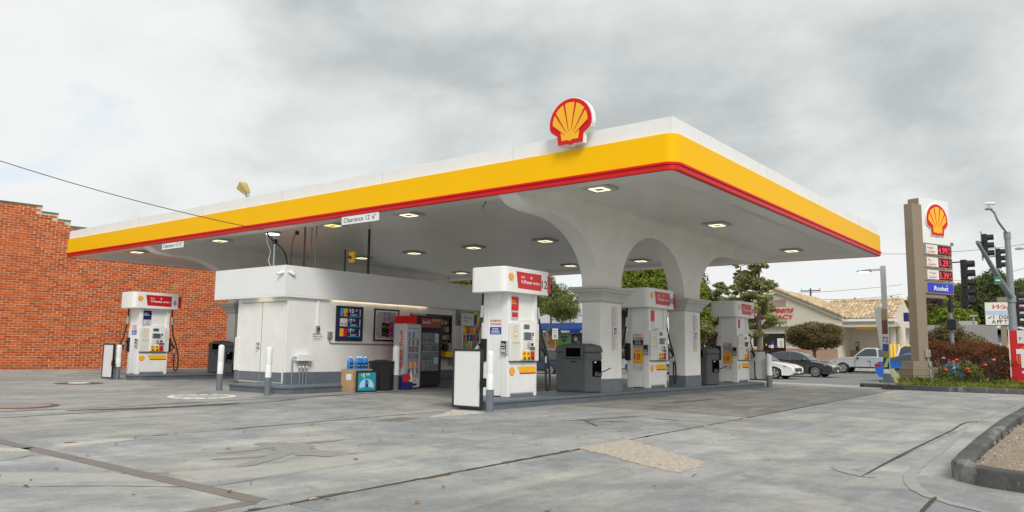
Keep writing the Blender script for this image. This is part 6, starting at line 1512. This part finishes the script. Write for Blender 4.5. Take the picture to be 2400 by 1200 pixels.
# ---------------------------------------------------------------- vehicles
def vehicle(name, label, cat, loc, rz, paint, kind, rim='spoke', group='cars on the street'):
    S_ = dict(sedan=dict(L=4.8, W=1.84, wb=2.78, r=.335, z0=.20,
        low=[(-2.36,.30),(-2.40,.50),(-2.40,.70),(-2.36,.93),(-2.22,1.03),(-1.7,1.05),(-.6,.97),(.4,.96),(.95,.955),(1.5,.90),(2.0,.80),(2.28,.70),(2.38,.58),(2.41,.42),(2.36,.25)],
        gh=[(-2.05,1.03),(-1.6,1.19),(-1.1,1.36),(-.7,1.43),(-.2,1.465),(.15,1.455),(.4,1.41),(.75,1.24),(1.15,.95)], sp=-.05),
      wagon=dict(L=4.6, W=1.80, wb=2.65, r=.335, z0=.30,
        low=[(-2.25,.40),(-2.30,.60),(-2.30,.95),(-2.2,1.02),(-.6,1.0),(.75,1.0),(1.0,.98),(1.9,.93),(2.2,.85),(2.28,.60),(2.25,.40)],
        gh=[(-2.2,1.0),(-2.08,1.45),(-1.9,1.56),(-1.0,1.60),(.2,1.58),(.42,1.52),(1.0,.98)], sp=-.1),
      pickup=dict(L=5.1, W=1.78, wb=3.0, r=.36, z0=.38,
        low=[(-2.50,.50),(-2.52,.75),(-2.5,1.10),(-.78,1.10),(-.74,1.12),(.6,1.12),(.95,1.10),(1.5,1.06),(2.2,.98),(2.42,.88),(2.48,.70),(2.48,.48),(2.40,.38)],
        gh=[(-.76,1.10),(-.70,1.60),(-.55,1.70),(.05,1.71),(.22,1.66),(.85,1.10)], sp=-.25))[kind]
    t = thing(name, label, cat, loc, group, rz); W = S_['W']/2; r = S_['r']; xf, xr = S_['wb']/2+.03, -S_['wb']/2+.03; z0 = S_['z0']
    if kind == 'sedan': xf, xr = 1.43, -1.35
    bot = []
    for xc in (xf, xr):
        bot.append((xc+r*1.18, z0))
        bot += [(xc+r*1.18*math.cos(R_(a)), r+r*1.18*math.sin(R_(a))) for a in range(-10, 191, 15) if r+r*1.18*math.sin(R_(a)) > z0+.01]
        bot.append((xc-r*1.18, z0))
    out = S_['low']+[(S_['low'][-1][0]-.15, z0)]+bot+[(S_['low'][0][0]+.15, z0)]
    zb = max(z for x, z in S_['low'])
    def layer(y, k): return [(x*(1-.012*k) if abs(x) > 1.9 else x, y, z-(.055*k if z > .6 else 0)-(.03*k if z < .6 else 0)*-1) for x, z in out]
    body = MB().loft([layer(-W+.015, 1.0), layer(-W, .45) if False else layer(-W-.0, .75), layer(-W+.10, .15), layer(-W+.3, 0), layer(W-.3, 0), layer(W-.10, .15), layer(W, .75), layer(W-.015, 1.0)]).build('body', paint, t, smooth=50, bevel=.012)
    gh = S_['gh']; zr = max(z for x, z in gh); zb2 = min(z for x, z in gh)
    hw = lambda z: (W-.07)-(.23)*((z-zb2)/(zr-zb2))
    sh = lambda o: [[(x, s*(hw(z)+o), z) for x, z in gh] for s in (-1, 1)]
    A, B = sh(0); mid = [[(x, s*.35*hw(z)/W*2, z+(.02 if z > zr-.25 else 0)) for x, z in gh] for s in (-1, 1)]
    cb = MB().loft([A, mid[0], mid[1], B]).build('cabin', paint, t, smooth=40)
    # side glass
    n = len(gh); top = [p for p in gh if p[1] > zb2+.02]
    def inset(P, d, db):
        c = (sum(p[0] for p in P)/len(P), sum(p[1] for p in P)/len(P)); Q = []
        for x, z in P:
            v = Vector((c[0]-x, c[1]-z)); v.normalize(); Q.append((x+v.x*d, z+v.y*d*.9))
        return Q
    P = inset(gh, .10, .05)
    xs = sorted(p[0] for p in P); sp = S_['sp']
    def clip(P, x0, x1):
        out_ = []
        def cl(P, f, x):
            R2 = []
            for i in range(len(P)):
                p, q = P[i], P[(i+1) % len(P)]; a, b_ = f(p[0]-x) >= 0, f(q[0]-x) >= 0
                if a: R2.append(p)
                if a != b_:
                    k = (x-p[0])/(q[0]-p[0]); R2.append((x, p[1]+(q[1]-p[1])*k))
            return R2
        return cl(cl(P, lambda v: v, x0), lambda v: -v, x1)
    secs = [(-9, sp-.04), (sp+.04, 9)] if kind != 'pickup' else [(-9, 9)]
    if kind == 'wagon': secs = [(-9, -1.15), (-1.07, sp-.04), (sp+.04, 9)]
    for s in (-1, 1):
        for x0, x1 in secs:
            Q = clip(P, x0, x1)
            if len(Q) > 2: MB().loft([[(x, s*(hw(z)-.03), z) for x, z in Q], [(x, s*(hw(z)+.010), z) for x, z in Q]]).build('side_window', glass_car, t)
        # door seams, handles, mirror
        b = MB()
        for x in ((-.95 if kind == 'sedan' else -1.1), sp, (.85 if kind != 'pickup' else .75)):
            if kind == 'pickup' and x < -.5: continue
            b.box(x-.006, x+.006, s*(W-.0)-.004, s*(W-.0)+.004, z0+.08, .86)
        b.build('door_seam', blackm, t)
        for x in ((-.75, .12) if kind != 'pickup' else (-.15,)): MB().box(x-.09, x+.09, s*W-.012*1, s*W+.012, .80, .835).build('door_handle', paint if kind != 'pickup' else blackm, t)
        mx = .78 if kind != 'pickup' else .55
        MB().loft([[(mx+a, s*(hw(1.0)+o), 1.0+q) for a, o, q in ((-.06,.02,-.05),(.06,.02,-.05),(.06,.02,.08),(-.06,.02,.08))], [(mx+a*.8, s*(hw(1.0)+.20), 1.02+q) for a, q in ((-.06,-.03),(.05,-.03),(.05,.08),(-.06,.08))]]).build('mirror', paint if kind == 'sedan' else blackm, t, bevel=.015)
        MB().box(-1.0, 1.05, s*W-.01, s*W+.006, z0+.005, z0+.07).build('sill', blackm, t)
    # windscreen and rear window
    def scr(i, name):
        (xa, za), (xb, zb_) = gh[i], gh[i+1]
        k0, k1 = .10, .92; p = (lerp(xa, xb, k0), lerp(za, zb_, k0)); q = (lerp(xa, xb, k1), lerp(za, zb_, k1)); nx, nz_ = (zb_-za), -(xb-xa); l = math.hypot(nx, nz_); nx, nz_ = -nx/l, -nz_/l
        if nz_ < 0: nx, nz_ = -nx, -nz_
        return p, q, (nx*.012, nz_*.012)
    def screen_(idx, name):
        pts = [gh[i] for i in idx]; Q = [(x, z) for x, z in pts]
        sgn = 1 if pts[0][0] > 0 or pts[-1][0] > .3 else -1
        L1 = [(x+sgn*.008, -(hw(z)-.06), z+.012) for x, z in Q]+[(x+sgn*.008, (hw(z)-.06), z+.012) for x, z in Q[::-1]]
        L2 = [(x-sgn*.03, y, z-.03) for x, y, z in L1]
        # rows: build strip
        b = MB(); m_ = len(Q)
        for i in range(m_-1):
            (x0, z_0), (x1, z_1) = Q[i], Q[i+1]
            y0, y1 = hw(z_0)-.06, hw(z_1)-.06
            b.add([(x0+sgn*.006, -y0, z_0+.014), (x0+sgn*.006, y0, z_0+.014), (x1+sgn*.006, y1, z_1+.014), (x1+sgn*.006, -y1, z_1+.014)], [(0, 1, 2, 3)])
        b.build(name, glass_car, t)
    if kind == 'sedan': screen_((6, 7, 8), 'windscreen'); screen_((0, 1, 2), 'rear_window')
    elif kind == 'wagon': screen_((5, 6), 'windscreen'); screen_((0, 1), 'rear_window')
    else: screen_((4, 5), 'windscreen'); screen_((0, 1), 'rear_window')
    # lights, grille, plates
    xF = max(x for x, z in S_['low']); xR = min(x for x, z in S_['low']); zh = .66 if kind == 'sedan' else .74
    for s in (-1, 1):
        MB().loft([[(xF-.10+.0, s*(W-.12), zh-.055), (xF-.45, s*(W+.006), zh), (xF-.50, s*(W+.006), zh+.07), (xF-.16, s*(W-.14), zh+.05)], [(xF-.02, s*(W-.55), zh-.06), (xF-.3, s*(W-.3), zh), (xF-.3, s*(W-.3), zh+.06), (xF-.06, s*(W-.5), zh+.03)]]).build('headlight', lampglass, t, smooth=True)
        MB().box(xF-.50, xF-.36, s*W-.012, s*W+.010, zh+.01, zh+.06).build('side_marker', amber, t)
        MB().box(xR-.012, xR+.30, s*(W-.22) if s < 0 else s*(W-.22), s*(W+.008), .74, .88).build('taillight', tailm, t, bevel=.02) if s > 0 else MB().box(xR-.012, xR+.30, -(W+.008), -(W-.22), .74, .88).build('taillight', tailm, t, bevel=.02)
    MB().box(xF-.10, xF+.012, -.52, .52, .40 if kind == 'sedan' else .56, .60 if kind == 'sedan' else .78).build('grille', blackm, t, bevel=.02)
    b = MB()
    for k in range(3): b.box(xF+.006, xF+.018, -.50, .50, (.43 if kind == 'sedan' else .59)+k*.055, (.45 if kind == 'sedan' else .605)+k*.055)
    b.build('grille_bar', steel, t)
    MB().box(xF-.12, xF+.004, -.75, .75, .24 if kind == 'sedan' else .44, .34 if kind == 'sedan' else .54).build('air_intake', blackm, t)
    MB().box(xF+.008, xF+.022, -.16, .16, .32 if kind == 'sedan' else .46, .42 if kind == 'sedan' else .55).build('number_plate', paper, t)
    if kind == 'pickup':
        MB().box(-2.42, -.86, -.70, .70, 1.085, 1.12).build('bed_cavity', blackm, t)
        b = MB(); b.box(-2.3, 2.3, -W-.012, -W+.001, .72, .755); b.box(-2.3, 2.3, W-.001, W+.012, .72, .755); b.build('side_moulding', steel, t) if False else None
        MB().box(2.36, 2.56, -.86, .86, .44, .60).build('bumper', steel, t, bevel=.03)
    if kind == 'wagon': MB().box(-2.40, -2.24, -.88, .88, .42, .56).build('bumper', steel, t, bevel=.03); MB().box(2.2, 2.38, -.88, .88, .42, .56).build('bumper', steel, t, bevel=.03)
    # wheels
    for xc in (xf, xr):
        for s in (-1, 1):
            yc = s*(W-.105)
            MB().lathe([(r*1.16, -.09), (r*1.16, .09)], (xc, yc-s*.07, r), 20, 'y').build('wheel_well', black, t) if False else None
            wh = MB().lathe([(r*.62, -.10*s), (r*.9, -.105*s), (r*.985, -.08*s), (r, -.03*s), (r, .05*s), (r*.985, .085*s), (r*.9, .108*s), (r*.70, .100*s), (r*.62, .06*s)], (xc, yc, r), 28, 'y').build('wheel', rubber, t, smooth=True)
            rm = MB(); rm.lathe([(.001, .03*s), (r*.66, .03*s), (r*.66, .02*s), (.001, .0)], (xc, yc, r), 24, 'y'); rm.mat(1)
            rm.lathe([(r*.60, .035*s), (r*.60, .10*s), (r*.69, .104*s), (r*.69, .035*s)], (xc, yc, r), 24, 'y')
            ns = {'spoke': 10, 'blade': 5, 'disc': 6}[rim]
            for k in range(ns):
                a = 2*PI*k/ns; a2 = a+(.22 if rim == 'blade' else 0); w0 = {'spoke': .026, 'blade': .055, 'disc': .06}[rim]
                p = Vector((math.cos(a), 0, math.sin(a))); q = Vector((math.cos(a2), 0, math.sin(a2))); nn_ = Vector((-math.sin(a), 0, math.cos(a)))
                c0 = Vector((xc, yc+.085*s, r))
                rm.loft([[c0+p*r*.10-nn_*w0*.8, c0+p*r*.10+nn_*w0*.8, c0+q*r*.62+nn_*w0, c0+q*r*.62-nn_*w0], [v+Vector((0, .014*s, 0)) for v in (c0+p*r*.10-nn_*w0*.8, c0+p*r*.10+nn_*w0*.8, c0+q*r*.62+nn_*w0, c0+q*r*.62-nn_*w0)]])
            rm.lathe([(.001, .06*s), (r*.17, .06*s), (r*.15, .105*s), (.001, .11*s)], (xc, yc, r), 14, 'y')
            rm.build('rim', [blackm, steel], wh)
    MB().box(xr-.2, xf+.2, -W+.25, W-.25, z0-.02, z0+.2).build('underbody', black, t)
    return t
glass_car = mat('car_glass', (.03, .038, .04), .04, 0, spec=.8)
lampglass = mat('lamp_glass', (.62, .62, .60), .12, .05, coat=1)
tailm = mat('tail_red', (.45, .01, .015), .15, .05, coat=1); amber = mat('amber_lens', (.70, .20, .02), .2, .05)
def paintm(name, c, metal=.25): return mat(name, c, .28, .02, 2, metal=metal, coat=1)
p = Vector((30.35, 10.28)); vehicle('white_sedan', 'white sedan with black five blade wheels, its front emerging from behind the last pump', 'car', (p.x, p.y, zt(p.x, p.y)), -R_(90), paintm('car_white', (.78, .78, .78), 0), 'sedan', 'blade')
vehicle('dark_sedan', 'dark grey sedan with bright ten spoke wheels behind the white sedan', 'car', (35.7, 9.78, zt(35, 9)), -R_(90), paintm('car_dark', (.075, .078, .085), .5), 'sedan', 'spoke')
pk_ = vehicle('pickup_truck', 'silver single cab pickup truck facing left in front of the pharmacy', 'pickup', (48.5, 8.65, zt(48, 9)), R_(90), paintm('car_silver', (.58, .60, .63), .3), 'pickup', 'disc'); pk_.scale = (1.04, 1.04, 1.06)
vehicle('blue_sedan', 'bright blue sedan seen from behind the banner post and price sign', 'car', (32.2, 1.95, zt(32, 2)), -R_(90), paintm('car_blue', (.015, .16, .62), .25), 'sedan', 'spoke')
wv = vehicle('white_car', 'white car mostly hidden beyond the bright blue sedan', 'car', (42.6, 3.1, zt(42, 3)), -R_(90), MATS['car_white'], 'wagon', 'spoke'); wv.scale = (1.08, 1.08, 1.22)
q = at(1290, 880, 48); vehicle('blue_wagon', 'dark blue boxy wagon with chrome wheels between pump 12 and the waste station', 'car', (q.x+.85, q.y+1.28, q.z), R_(90), paintm('car_navy', (.018, .035, .11), .2), 'wagon', 'disc')
q = at(1268, 862, 55); vehicle('grey_car', 'pale grey hatchback partly hidden behind the dark blue wagon', 'car', (q.x+.9, q.y-.4, zt(q.x, q.y)), -R_(90), paintm('car_grey', (.40, .42, .43), .3), 'wagon', 'disc')
q = at(1521, 878, 50); vehicle('pale_wagon', 'pale blue grey wagon glimpsed on both sides of pump 10', 'car', (q.x+.8, q.y, zt(q.x, q.y)), R_(90), paintm('car_pale', (.45, .52, .60), .25), 'wagon', 'disc')
# ---------------------------------------------------------------- trees and planting
def trunk_mb(P, r0, r1, n=9):
    k = 8; m = (len(P)-1)*k+1
    return MB().tube(P, [r0+(r1-r0)*i/(m-1) for i in range(m)], n, k)
def tree(name, lab, base, lobes, size, leaf, trunk, limbs, tr=.2, per=900, cat='tree', asp=1.1, shell=.5, group=None):
    t = thing(name, lab, cat, base, group)
    trunk_mb([Vector(p) for p in trunk], tr, tr*.55).build('trunk', barkm, t, smooth=True)
    for L in limbs: trunk_mb([Vector(p) for p in L], tr*.5, tr*.12, 7).build('limb', barkm, t, smooth=True)
    crown('crown', lobes, size, leaf, t, per, asp, shell); return t
def grounded(px, py, d):
    p = at(px, py, d); return Vector((p.x, p.y, zt(p.x, p.y)))
# tree behind pump 12
X = 50; b0 = onx(1284, 860, X); b0.z = zt(X, b0.y); sc = (X-CAM.x)/(50-CAM.x)
h = lambda px, py: onx(px, py, X)-b0
c = h(1300, 715)
lob = blob_lobes((c.x, c.y+.6, c.z+.4), (2.6, 3.0, 2.3), 13, .42, 3)+blob_lobes((c.x-.2, c.y-1.9, c.z-.2), (1.4, 1.5, 1.2), 5, .5, 4)+blob_lobes((c.x, c.y+1.2, c.z+2.0), (1.4, 1.7, 1.3), 6, .5, 5)
tree('street_tree', 'leafy green street tree with forked trunk in front of the blue awning shop', b0, lob, .085, leaf_g, [(0,0,-.2), (0,.05,1.2), (.05,.15,2.4), (0,.2,3.4)], [[(0,.1,2.2), (-.1,-1.0,3.4), (-.1,-2.0,4.6)], [(0,.1,2.4), (.1,1.1,3.6), (0,1.8,5)], [(0,.2,3.2), (0,-.3,4.3), (0,-.2,5.6)]], .33, 850)
# row of broad trees seen under the canopy
def broad(lab, px, d, pyc, rx, rz_, seed, leaf, k=12, per=900, size=.12, name='broad_tree'):
    g0 = grounded(px, 860, d); c = at(px, pyc, d)-g0
    lob = blob_lobes((0, 0, c.z), (rx, rx, rz_), k, .45, seed)
    return tree(name, lab, g0, lob, size, leaf, [(0,0,-.2), (.1,.1,c.z*.35), (0,0,c.z*.8)], [[(0,.05,c.z*.4), (.3,rx*.45,c.z*.9)], [(0,.05,c.z*.45), (-.2,-rx*.45,c.z*.95)]], .28, per)
broad('dense green tree filling the round arch above pump 10', 1500, 62, 655, 3.6, 3.0, 11, leaf_b, 16, 900)
broad('dark green tree standing left in the round arch behind pump 10', 1462, 66, 690, 2.8, 3.6, 12, leaf_d, 12, 900)
broad('tall green tree just right of the second column', 1645, 60, 690, 2.3, 3.8, 13, leaf_g, 13, 420)
broad('bright yellow green tree low behind the second column', 1622, 52, 730, 1.6, 2.6, 14, leaf_b, 9, 1000, .10)
broad('bronze leaved shrub tree between the second column and pump 8', 1690, 56, 790, 2.0, 1.9, 15, leaf_z, 10, 1000, .10)
broad('bright green tree top glimpsed between kiosk fascia and canopy', 1110, 80, 650, 5.5, 3.6, 16, leaf_b, 12, 400, .18)
broad('green tree glimpsed behind the snack rack', 1085, 60, 770, 3.2, 3.2, 17, leaf_b, 9, 600, .14)
# layered conifers
def conifer(lab, px, d, ytop, ybase, rmax, seed, lean=0, bare=.25, tiers=13):
    g0 = grounded(px, 860, d); H = at(px, ytop, d).z-g0.z; rr = random.Random(seed)
    t = thing('conifer', lab, 'tree', g0, 'layered conifers by the pharmacy')
    trunk_mb([Vector(p) for p in ((0,0,-.2), (lean*.2,.05,H*.4), (lean*.5,0,H*.75), (lean,0,H*.98))], .20, .04).build('trunk', barkm, t, smooth=True)
    Ps, Ns, br = [], [], MB()
    for k in range(int(tiers*1.7)):
        f = min(1, max(0, (k+rr.uniform(-.6, .6))/(int(tiers*1.7)-1))); z = H*(bare+(1-bare)*f); R = rmax*(1-.90*f**.85)+.22
        for q in range(rr.randint(2, 3)):
            a = rr.uniform(0, 2*PI); Lb = R*rr.uniform(.45, 1.25); dx, dy = math.cos(a), math.sin(a); up_ = rr.uniform(-.02, .45)*Lb
            br.tube([(lean*f, 0, z), (lean*f+dx*Lb*.5, dy*Lb*.5, z+up_*.3), (lean*f+dx*Lb, dy*Lb, z+up_)], .025, 5)
            for m in range(rr.randint(1, 3)):
                s0 = rr.uniform(.4, 1.05); o = rr.uniform(-.3, .3)*Lb; rc = (.20+.15*Lb)*rr.uniform(.6, 1.1); n = int(40+190*rc)
                c = np.array([lean*f+dx*Lb*s0-dy*o, dy*Lb*s0+dx*o, z+up_*s0*s0+rr.uniform(-.1, .2)])
                P, d = ell_pts(c, (rc, rc, rc*.55), n, .25); Ps.append(P); Ns.append(d*.6+rng.normal(size=(n, 3))*.6+np.array([dx*.3, dy*.3, .8]))
    br.build('limb', barkm, t, smooth=True)
    quads('crown', np.concatenate(Ps), np.concatenate(Ns), .075, leaf_c, t, asp=1.35)
conifer('layered conifer with narrow top, left of the two beside pump 8', 1741, 52, 618, 860, 2.4, 21, 0, .34, 13)
conifer('layered conifer standing right, its branches hiding the red letters', 1783, 50, 606, 860, 2.15, 22, .1, .40, 14)
conifer('smaller layered conifer at the left of the three, beside the second column', 1690, 58, 668, 860, 2.2, 23, 0, .3, 9)
# round clipped tree
g0 = onx(1910, 858, 53); g0.z = zt(53, g0.y); c = onx(1911, 790, 53)-g0
lob = [((0, 0, c.z), (1.9, 2.35, 1.0)), ((0, .7, c.z-.1), (1.6, 1.6, .8)), ((0, -.7, c.z-.1), (1.6, 1.6, .8))]+blob_lobes((0, 0, c.z+.05), (2.0, 2.45, 1.1), 22, .36, 31)
tree('clipped_tree', 'round clipped bronze green tree on a thin trunk in front of the pharmacy', g0, lob, .062, leaf_o, [(0,0,-.2), (0,0,c.z*.4), (0,0,c.z*.9)], [[(0,0,c.z*.55), (0,.7,c.z*.85)], [(0,0,c.z*.55), (0,-.7,c.z*.85)]], .16, 2600)
q = onx(1960, 858, 54); MBx = thing('low_hedge', 'low dark hedge at the foot of the pharmacy wall', 'hedge', (54, q.y, zt(54, q.y)))
crown('foliage', [((0, y, .12), (.4, .7, .30)) for y in np.arange(-1.5, 3.6, .8)], .08, leaf_d, MBx, 500)
# hedges in the planter
def hedge(lab, c, hx, hy, h, leaf, n=5200, size=.045, rz=0, round_=.5):
    t = thing('hedge', lab, 'hedge', c, 'red leaved hedges behind the price sign', rz)
    u = rng.random((n, 3))*2-1; ax = rng.integers(0, 3, n); sg = np.sign(rng.random(n)-.35)
    sg[(ax == 2)] = 1; u[np.arange(n), ax] = sg*(1-.10*rng.random(n)**2)
    P = np.stack([u[:, 0]*hx, u[:, 1]*hy, (u[:, 2]+1)*.5*h], 1)
    bump = .07*np.sin(P[:, 0]*5+P[:, 1]*7)+.06*np.sin(P[:, 2]*9+P[:, 1]*5)+.05*np.sin(P[:, 1]*17+P[:, 2]*13+P[:, 0]*11)+.06*rng.normal(size=n); P[:, 2] += bump*(P[:, 2]/h); P[:, 0] += bump; P[:, 1] += bump*.7
    edge = np.clip(np.abs(u[:, 1])-.75, 0, 1)*np.clip(u[:, 2]-.4, 0, 1); P[:, 2] -= edge*h*round_*2
    Nn = np.zeros((n, 3)); Nn[np.arange(n), ax] = sg; Nn = Nn+rng.normal(size=(n, 3))*.6+np.array([0, 0, .3])
    quads('foliage', P, Nn, size, leaf, t, asp=1.25)
    MB().box(-hx*.86, hx*.86, -hy*.86, hy*.86, 0, h*.86).build('inner_twigs', darkw, t)
    return t
q = at(2198, 900, 27.4); hedge('red leaved hedge between the price sign post and the signal pole', (q.x+.7, q.y, .06), .75, .52, 1.36, leaf_r, 10000, .03)
q = at(2288, 900, 28.6); hedge('red leaved hedge right of the signal pole, the rear block', (q.x+.5, q.y-.1, .06), .8, .62, 1.38, leaf_r, 12000, .03)
q = at(2318, 900, 25.6); hedge('largest red leaved hedge in front of the steel mast pole', (q.x+.2, q.y+.05, .06), .75, .82, 1.16, leaf_r, 15000, .03)
q = at(2222, 800, 44); g0 = Vector((q.x, q.y, -.2))
tree('bronze_bush', 'large rounded bronze green bush behind the signal pole', g0, blob_lobes((0, 0, 1.5), (1.6, 2.1, 1.6), 13, .45, 41)+[((0, 0, 1.1), (1.5, 1.9, 1.2))], .065, leaf_o, [(0,0,-.1), (0,0,.5), (0,0,1.2)], [], .15, 2200)
# rose bushes
def rose(lab, c, r, h, blooms, seed):
    t = thing('rose_bush', lab, 'shrub', c, 'rose bushes in the sign planter'); rr = random.Random(seed)
    st = MB()
    for k in range(9):
        a = rr.uniform(0, 2*PI); st.tube([(0,0,0), (math.cos(a)*r*.4, math.sin(a)*r*.4, h*.5), (math.cos(a)*r*.8, math.sin(a)*r*.8, h*rr.uniform(.7, 1))], .008, 5)
    st.build('stem', barkm, t)
    crown('foliage', blob_lobes((0, 0, h*.48), (r, r, h*.5), 8, .45, seed), .03, leaf_g, t, 1800)
    for x, y, z, m in blooms:
        b = MB(); b.sph((x, y, z), (.038, .038, .036), 8, 5)
        for k in range(6):
            a = k*1.05; b.sph((x+.035*math.cos(a), y+.035*math.sin(a), z-.008), (.030, .030, .027), 6, 4)
        b.build('bloom', m, t, smooth=True)
def bl(px, py, d, c, m): p = at(px, py, d); return (p.x-c[0], p.y-c[1], p.z-c[2], m)
c = at(2220, 900, 25.2); c = (c.x, c.y, .06); rose('rose bush with red blooms beside the price sign base', c, .42, .95, [bl(2217, 866, 24.9, c, petal), bl(2242, 843, 24.9, c, petal), bl(2234, 847, 24.9, c, petal), bl(2211, 839, 25, c, petalp)], 51)
c = at(2276, 900, 25); c = (c.x, c.y, .06); rose('rose bush with red and pink blooms in front of the largest hedge', c, .50, .95, [bl(2268, 864, 24.6, c, petal), bl(2271, 870, 24.6, c, petal), bl(2309, 855, 24.5, c, petal), bl(2329, 843, 24.6, c, petalp)], 52)
c = at(2168, 905, 24.8); t = thing('grass_tuft', 'tuft of long grass at the foot of the price sign base', 'grass', (c.x, c.y, .05)); n = 700
P = np.stack([rng.normal(0, .16, n), rng.normal(0, .30, n), rng.random(n)*.22], 1); quads('blades', P, rng.normal(size=(n, 3))*np.array([1, 1, .15]), .07, grassm, t, 'stuff', asp=1.6)
c = at(2330, 905, 24.6); t = thing('low_shrub', 'low green ground shrub under the rose blooms', 'shrub', (c.x, c.y, .06)); crown('foliage', [((0, y, .10), (.3, .35, .16)) for y in (-.7, -.3, .2, .7, 1.2)], .05, leaf_b, t, 1500)
# blue bag seen through the roses
c = at(2234, 858, 25.9); t = thing('blue_tarp', 'crumpled blue plastic cover seen through the rose bush', 'cover', (c.x, c.y, .06)); rr = random.Random(2)
MB().loft([[(.25*math.cos(a)*k*(1+rr.uniform(-.25, .25)), .30*math.sin(a)*k*(1+rr.uniform(-.25, .25)), z) for a in [2*PI*i/12 for i in range(12)]] for k, z in ((.8, .0), (1, .3), (.9, .55), (.45, .74), (.15, .8))]).build('sheet', mat('tarp_blue', (.05, .22, .62), .3, .12, 6), t)

# ---------------------------------------------------------------- wooded hill
hl = [(0, 2.4), (.12, 3.0), (.25, 7), (.4, 10), (.6, 12), (.8, 12), (1, 8)]
b = MB(); base = at(2290, 830, 200); rows = []
for i in range(13):
    a = i/12; row = []
    for j in range(17):
        s = j/16; px = 2060+s*520; d = 130+a*170; p = at(px, 830, d)
        hh_ = (26*math.sin(PI*min(1, a*.62))*(.62+.38*math.exp(-((px-2350)/130)**2))-1.5)
        row.append((p.x, p.y, max(-1.2, hh_)))
    rows.append(row)
vs = [v for r in rows for v in r]; fs = [(i*17+j, i*17+j+1, (i+1)*17+j+1, (i+1)*17+j) for i in range(12) for j in range(16)]
hill = struct(MB().add(vs, fs).build('hill', mat('hill_grass', (.07, .10, .03), .9, .2, .1), smooth=80))
lobs = []; rr = random.Random(77)
for i in range(120):
    a = rr.uniform(.12, .62); s = rr.random(); px = 2080+s*460; d = 130+a*170; p = at(px, 830, d)
    z = 26*math.sin(PI*min(1, a*.62))*(.62+.38*math.exp(-((px-2350)/130)**2))-1.5
    r = rr.uniform(2.2, 4.2); lobs.append(((p.x, p.y, z+r*.4), (r, r*1.1, r*rr.uniform(.7, 1.1))))
def wood(name, lobes, leaf, per, size):
    Ps, Ns = [], []
    for c, r in lobes:
        P, d = ell_pts(c, r, per, .6); Ps.append(P); Ns.append(d+rng.normal(size=(per, 3))*.5+np.array([0, 0, .4]))
    return quads(name, np.concatenate(Ps), np.concatenate(Ns), size, leaf, None, 'stuff')
wood('hillside_wood', lobs, leaf_d, 700, .32)
def big(lab, px, pyc, d, rx, rz_, seed, leaf, k=12, per=260, size=.24):
    g0 = at(px, 830, d); g0.z = min(g0.z, zt(60, 5))-.3; c = at(px, pyc, d).z-g0.z
    tree('hill_tree', lab, g0, blob_lobes((0, 0, c), (rx, rx, rz_), k, .42, seed), size, leaf, [(0,0,-.2), (.1,0,c*.5), (0,0,c)], [], .35, per, group='trees on the wooded hill')
big('tall dark tree crowning the hill left of the steel mast pole', 2325, 735, 150, 7, 8.5, 61, leaf_d, 18)
big('dark tree on the hill right of the steel mast pole', 2348, 722, 160, 4, 5.5, 62, leaf_d, 10)
big('bright green tree low on the hill between price sign and signal pole', 2205, 752, 120, 4.2, 3.4, 63, leaf_b, 12)
big('bright green tree low on the hill right of the signal pole', 2252, 762, 115, 3.2, 3.0, 64, leaf_b, 10)
big('dull green tree on the hill right behind the price sign', 2190, 718, 150, 6, 4.2, 65, leaf_o, 12)
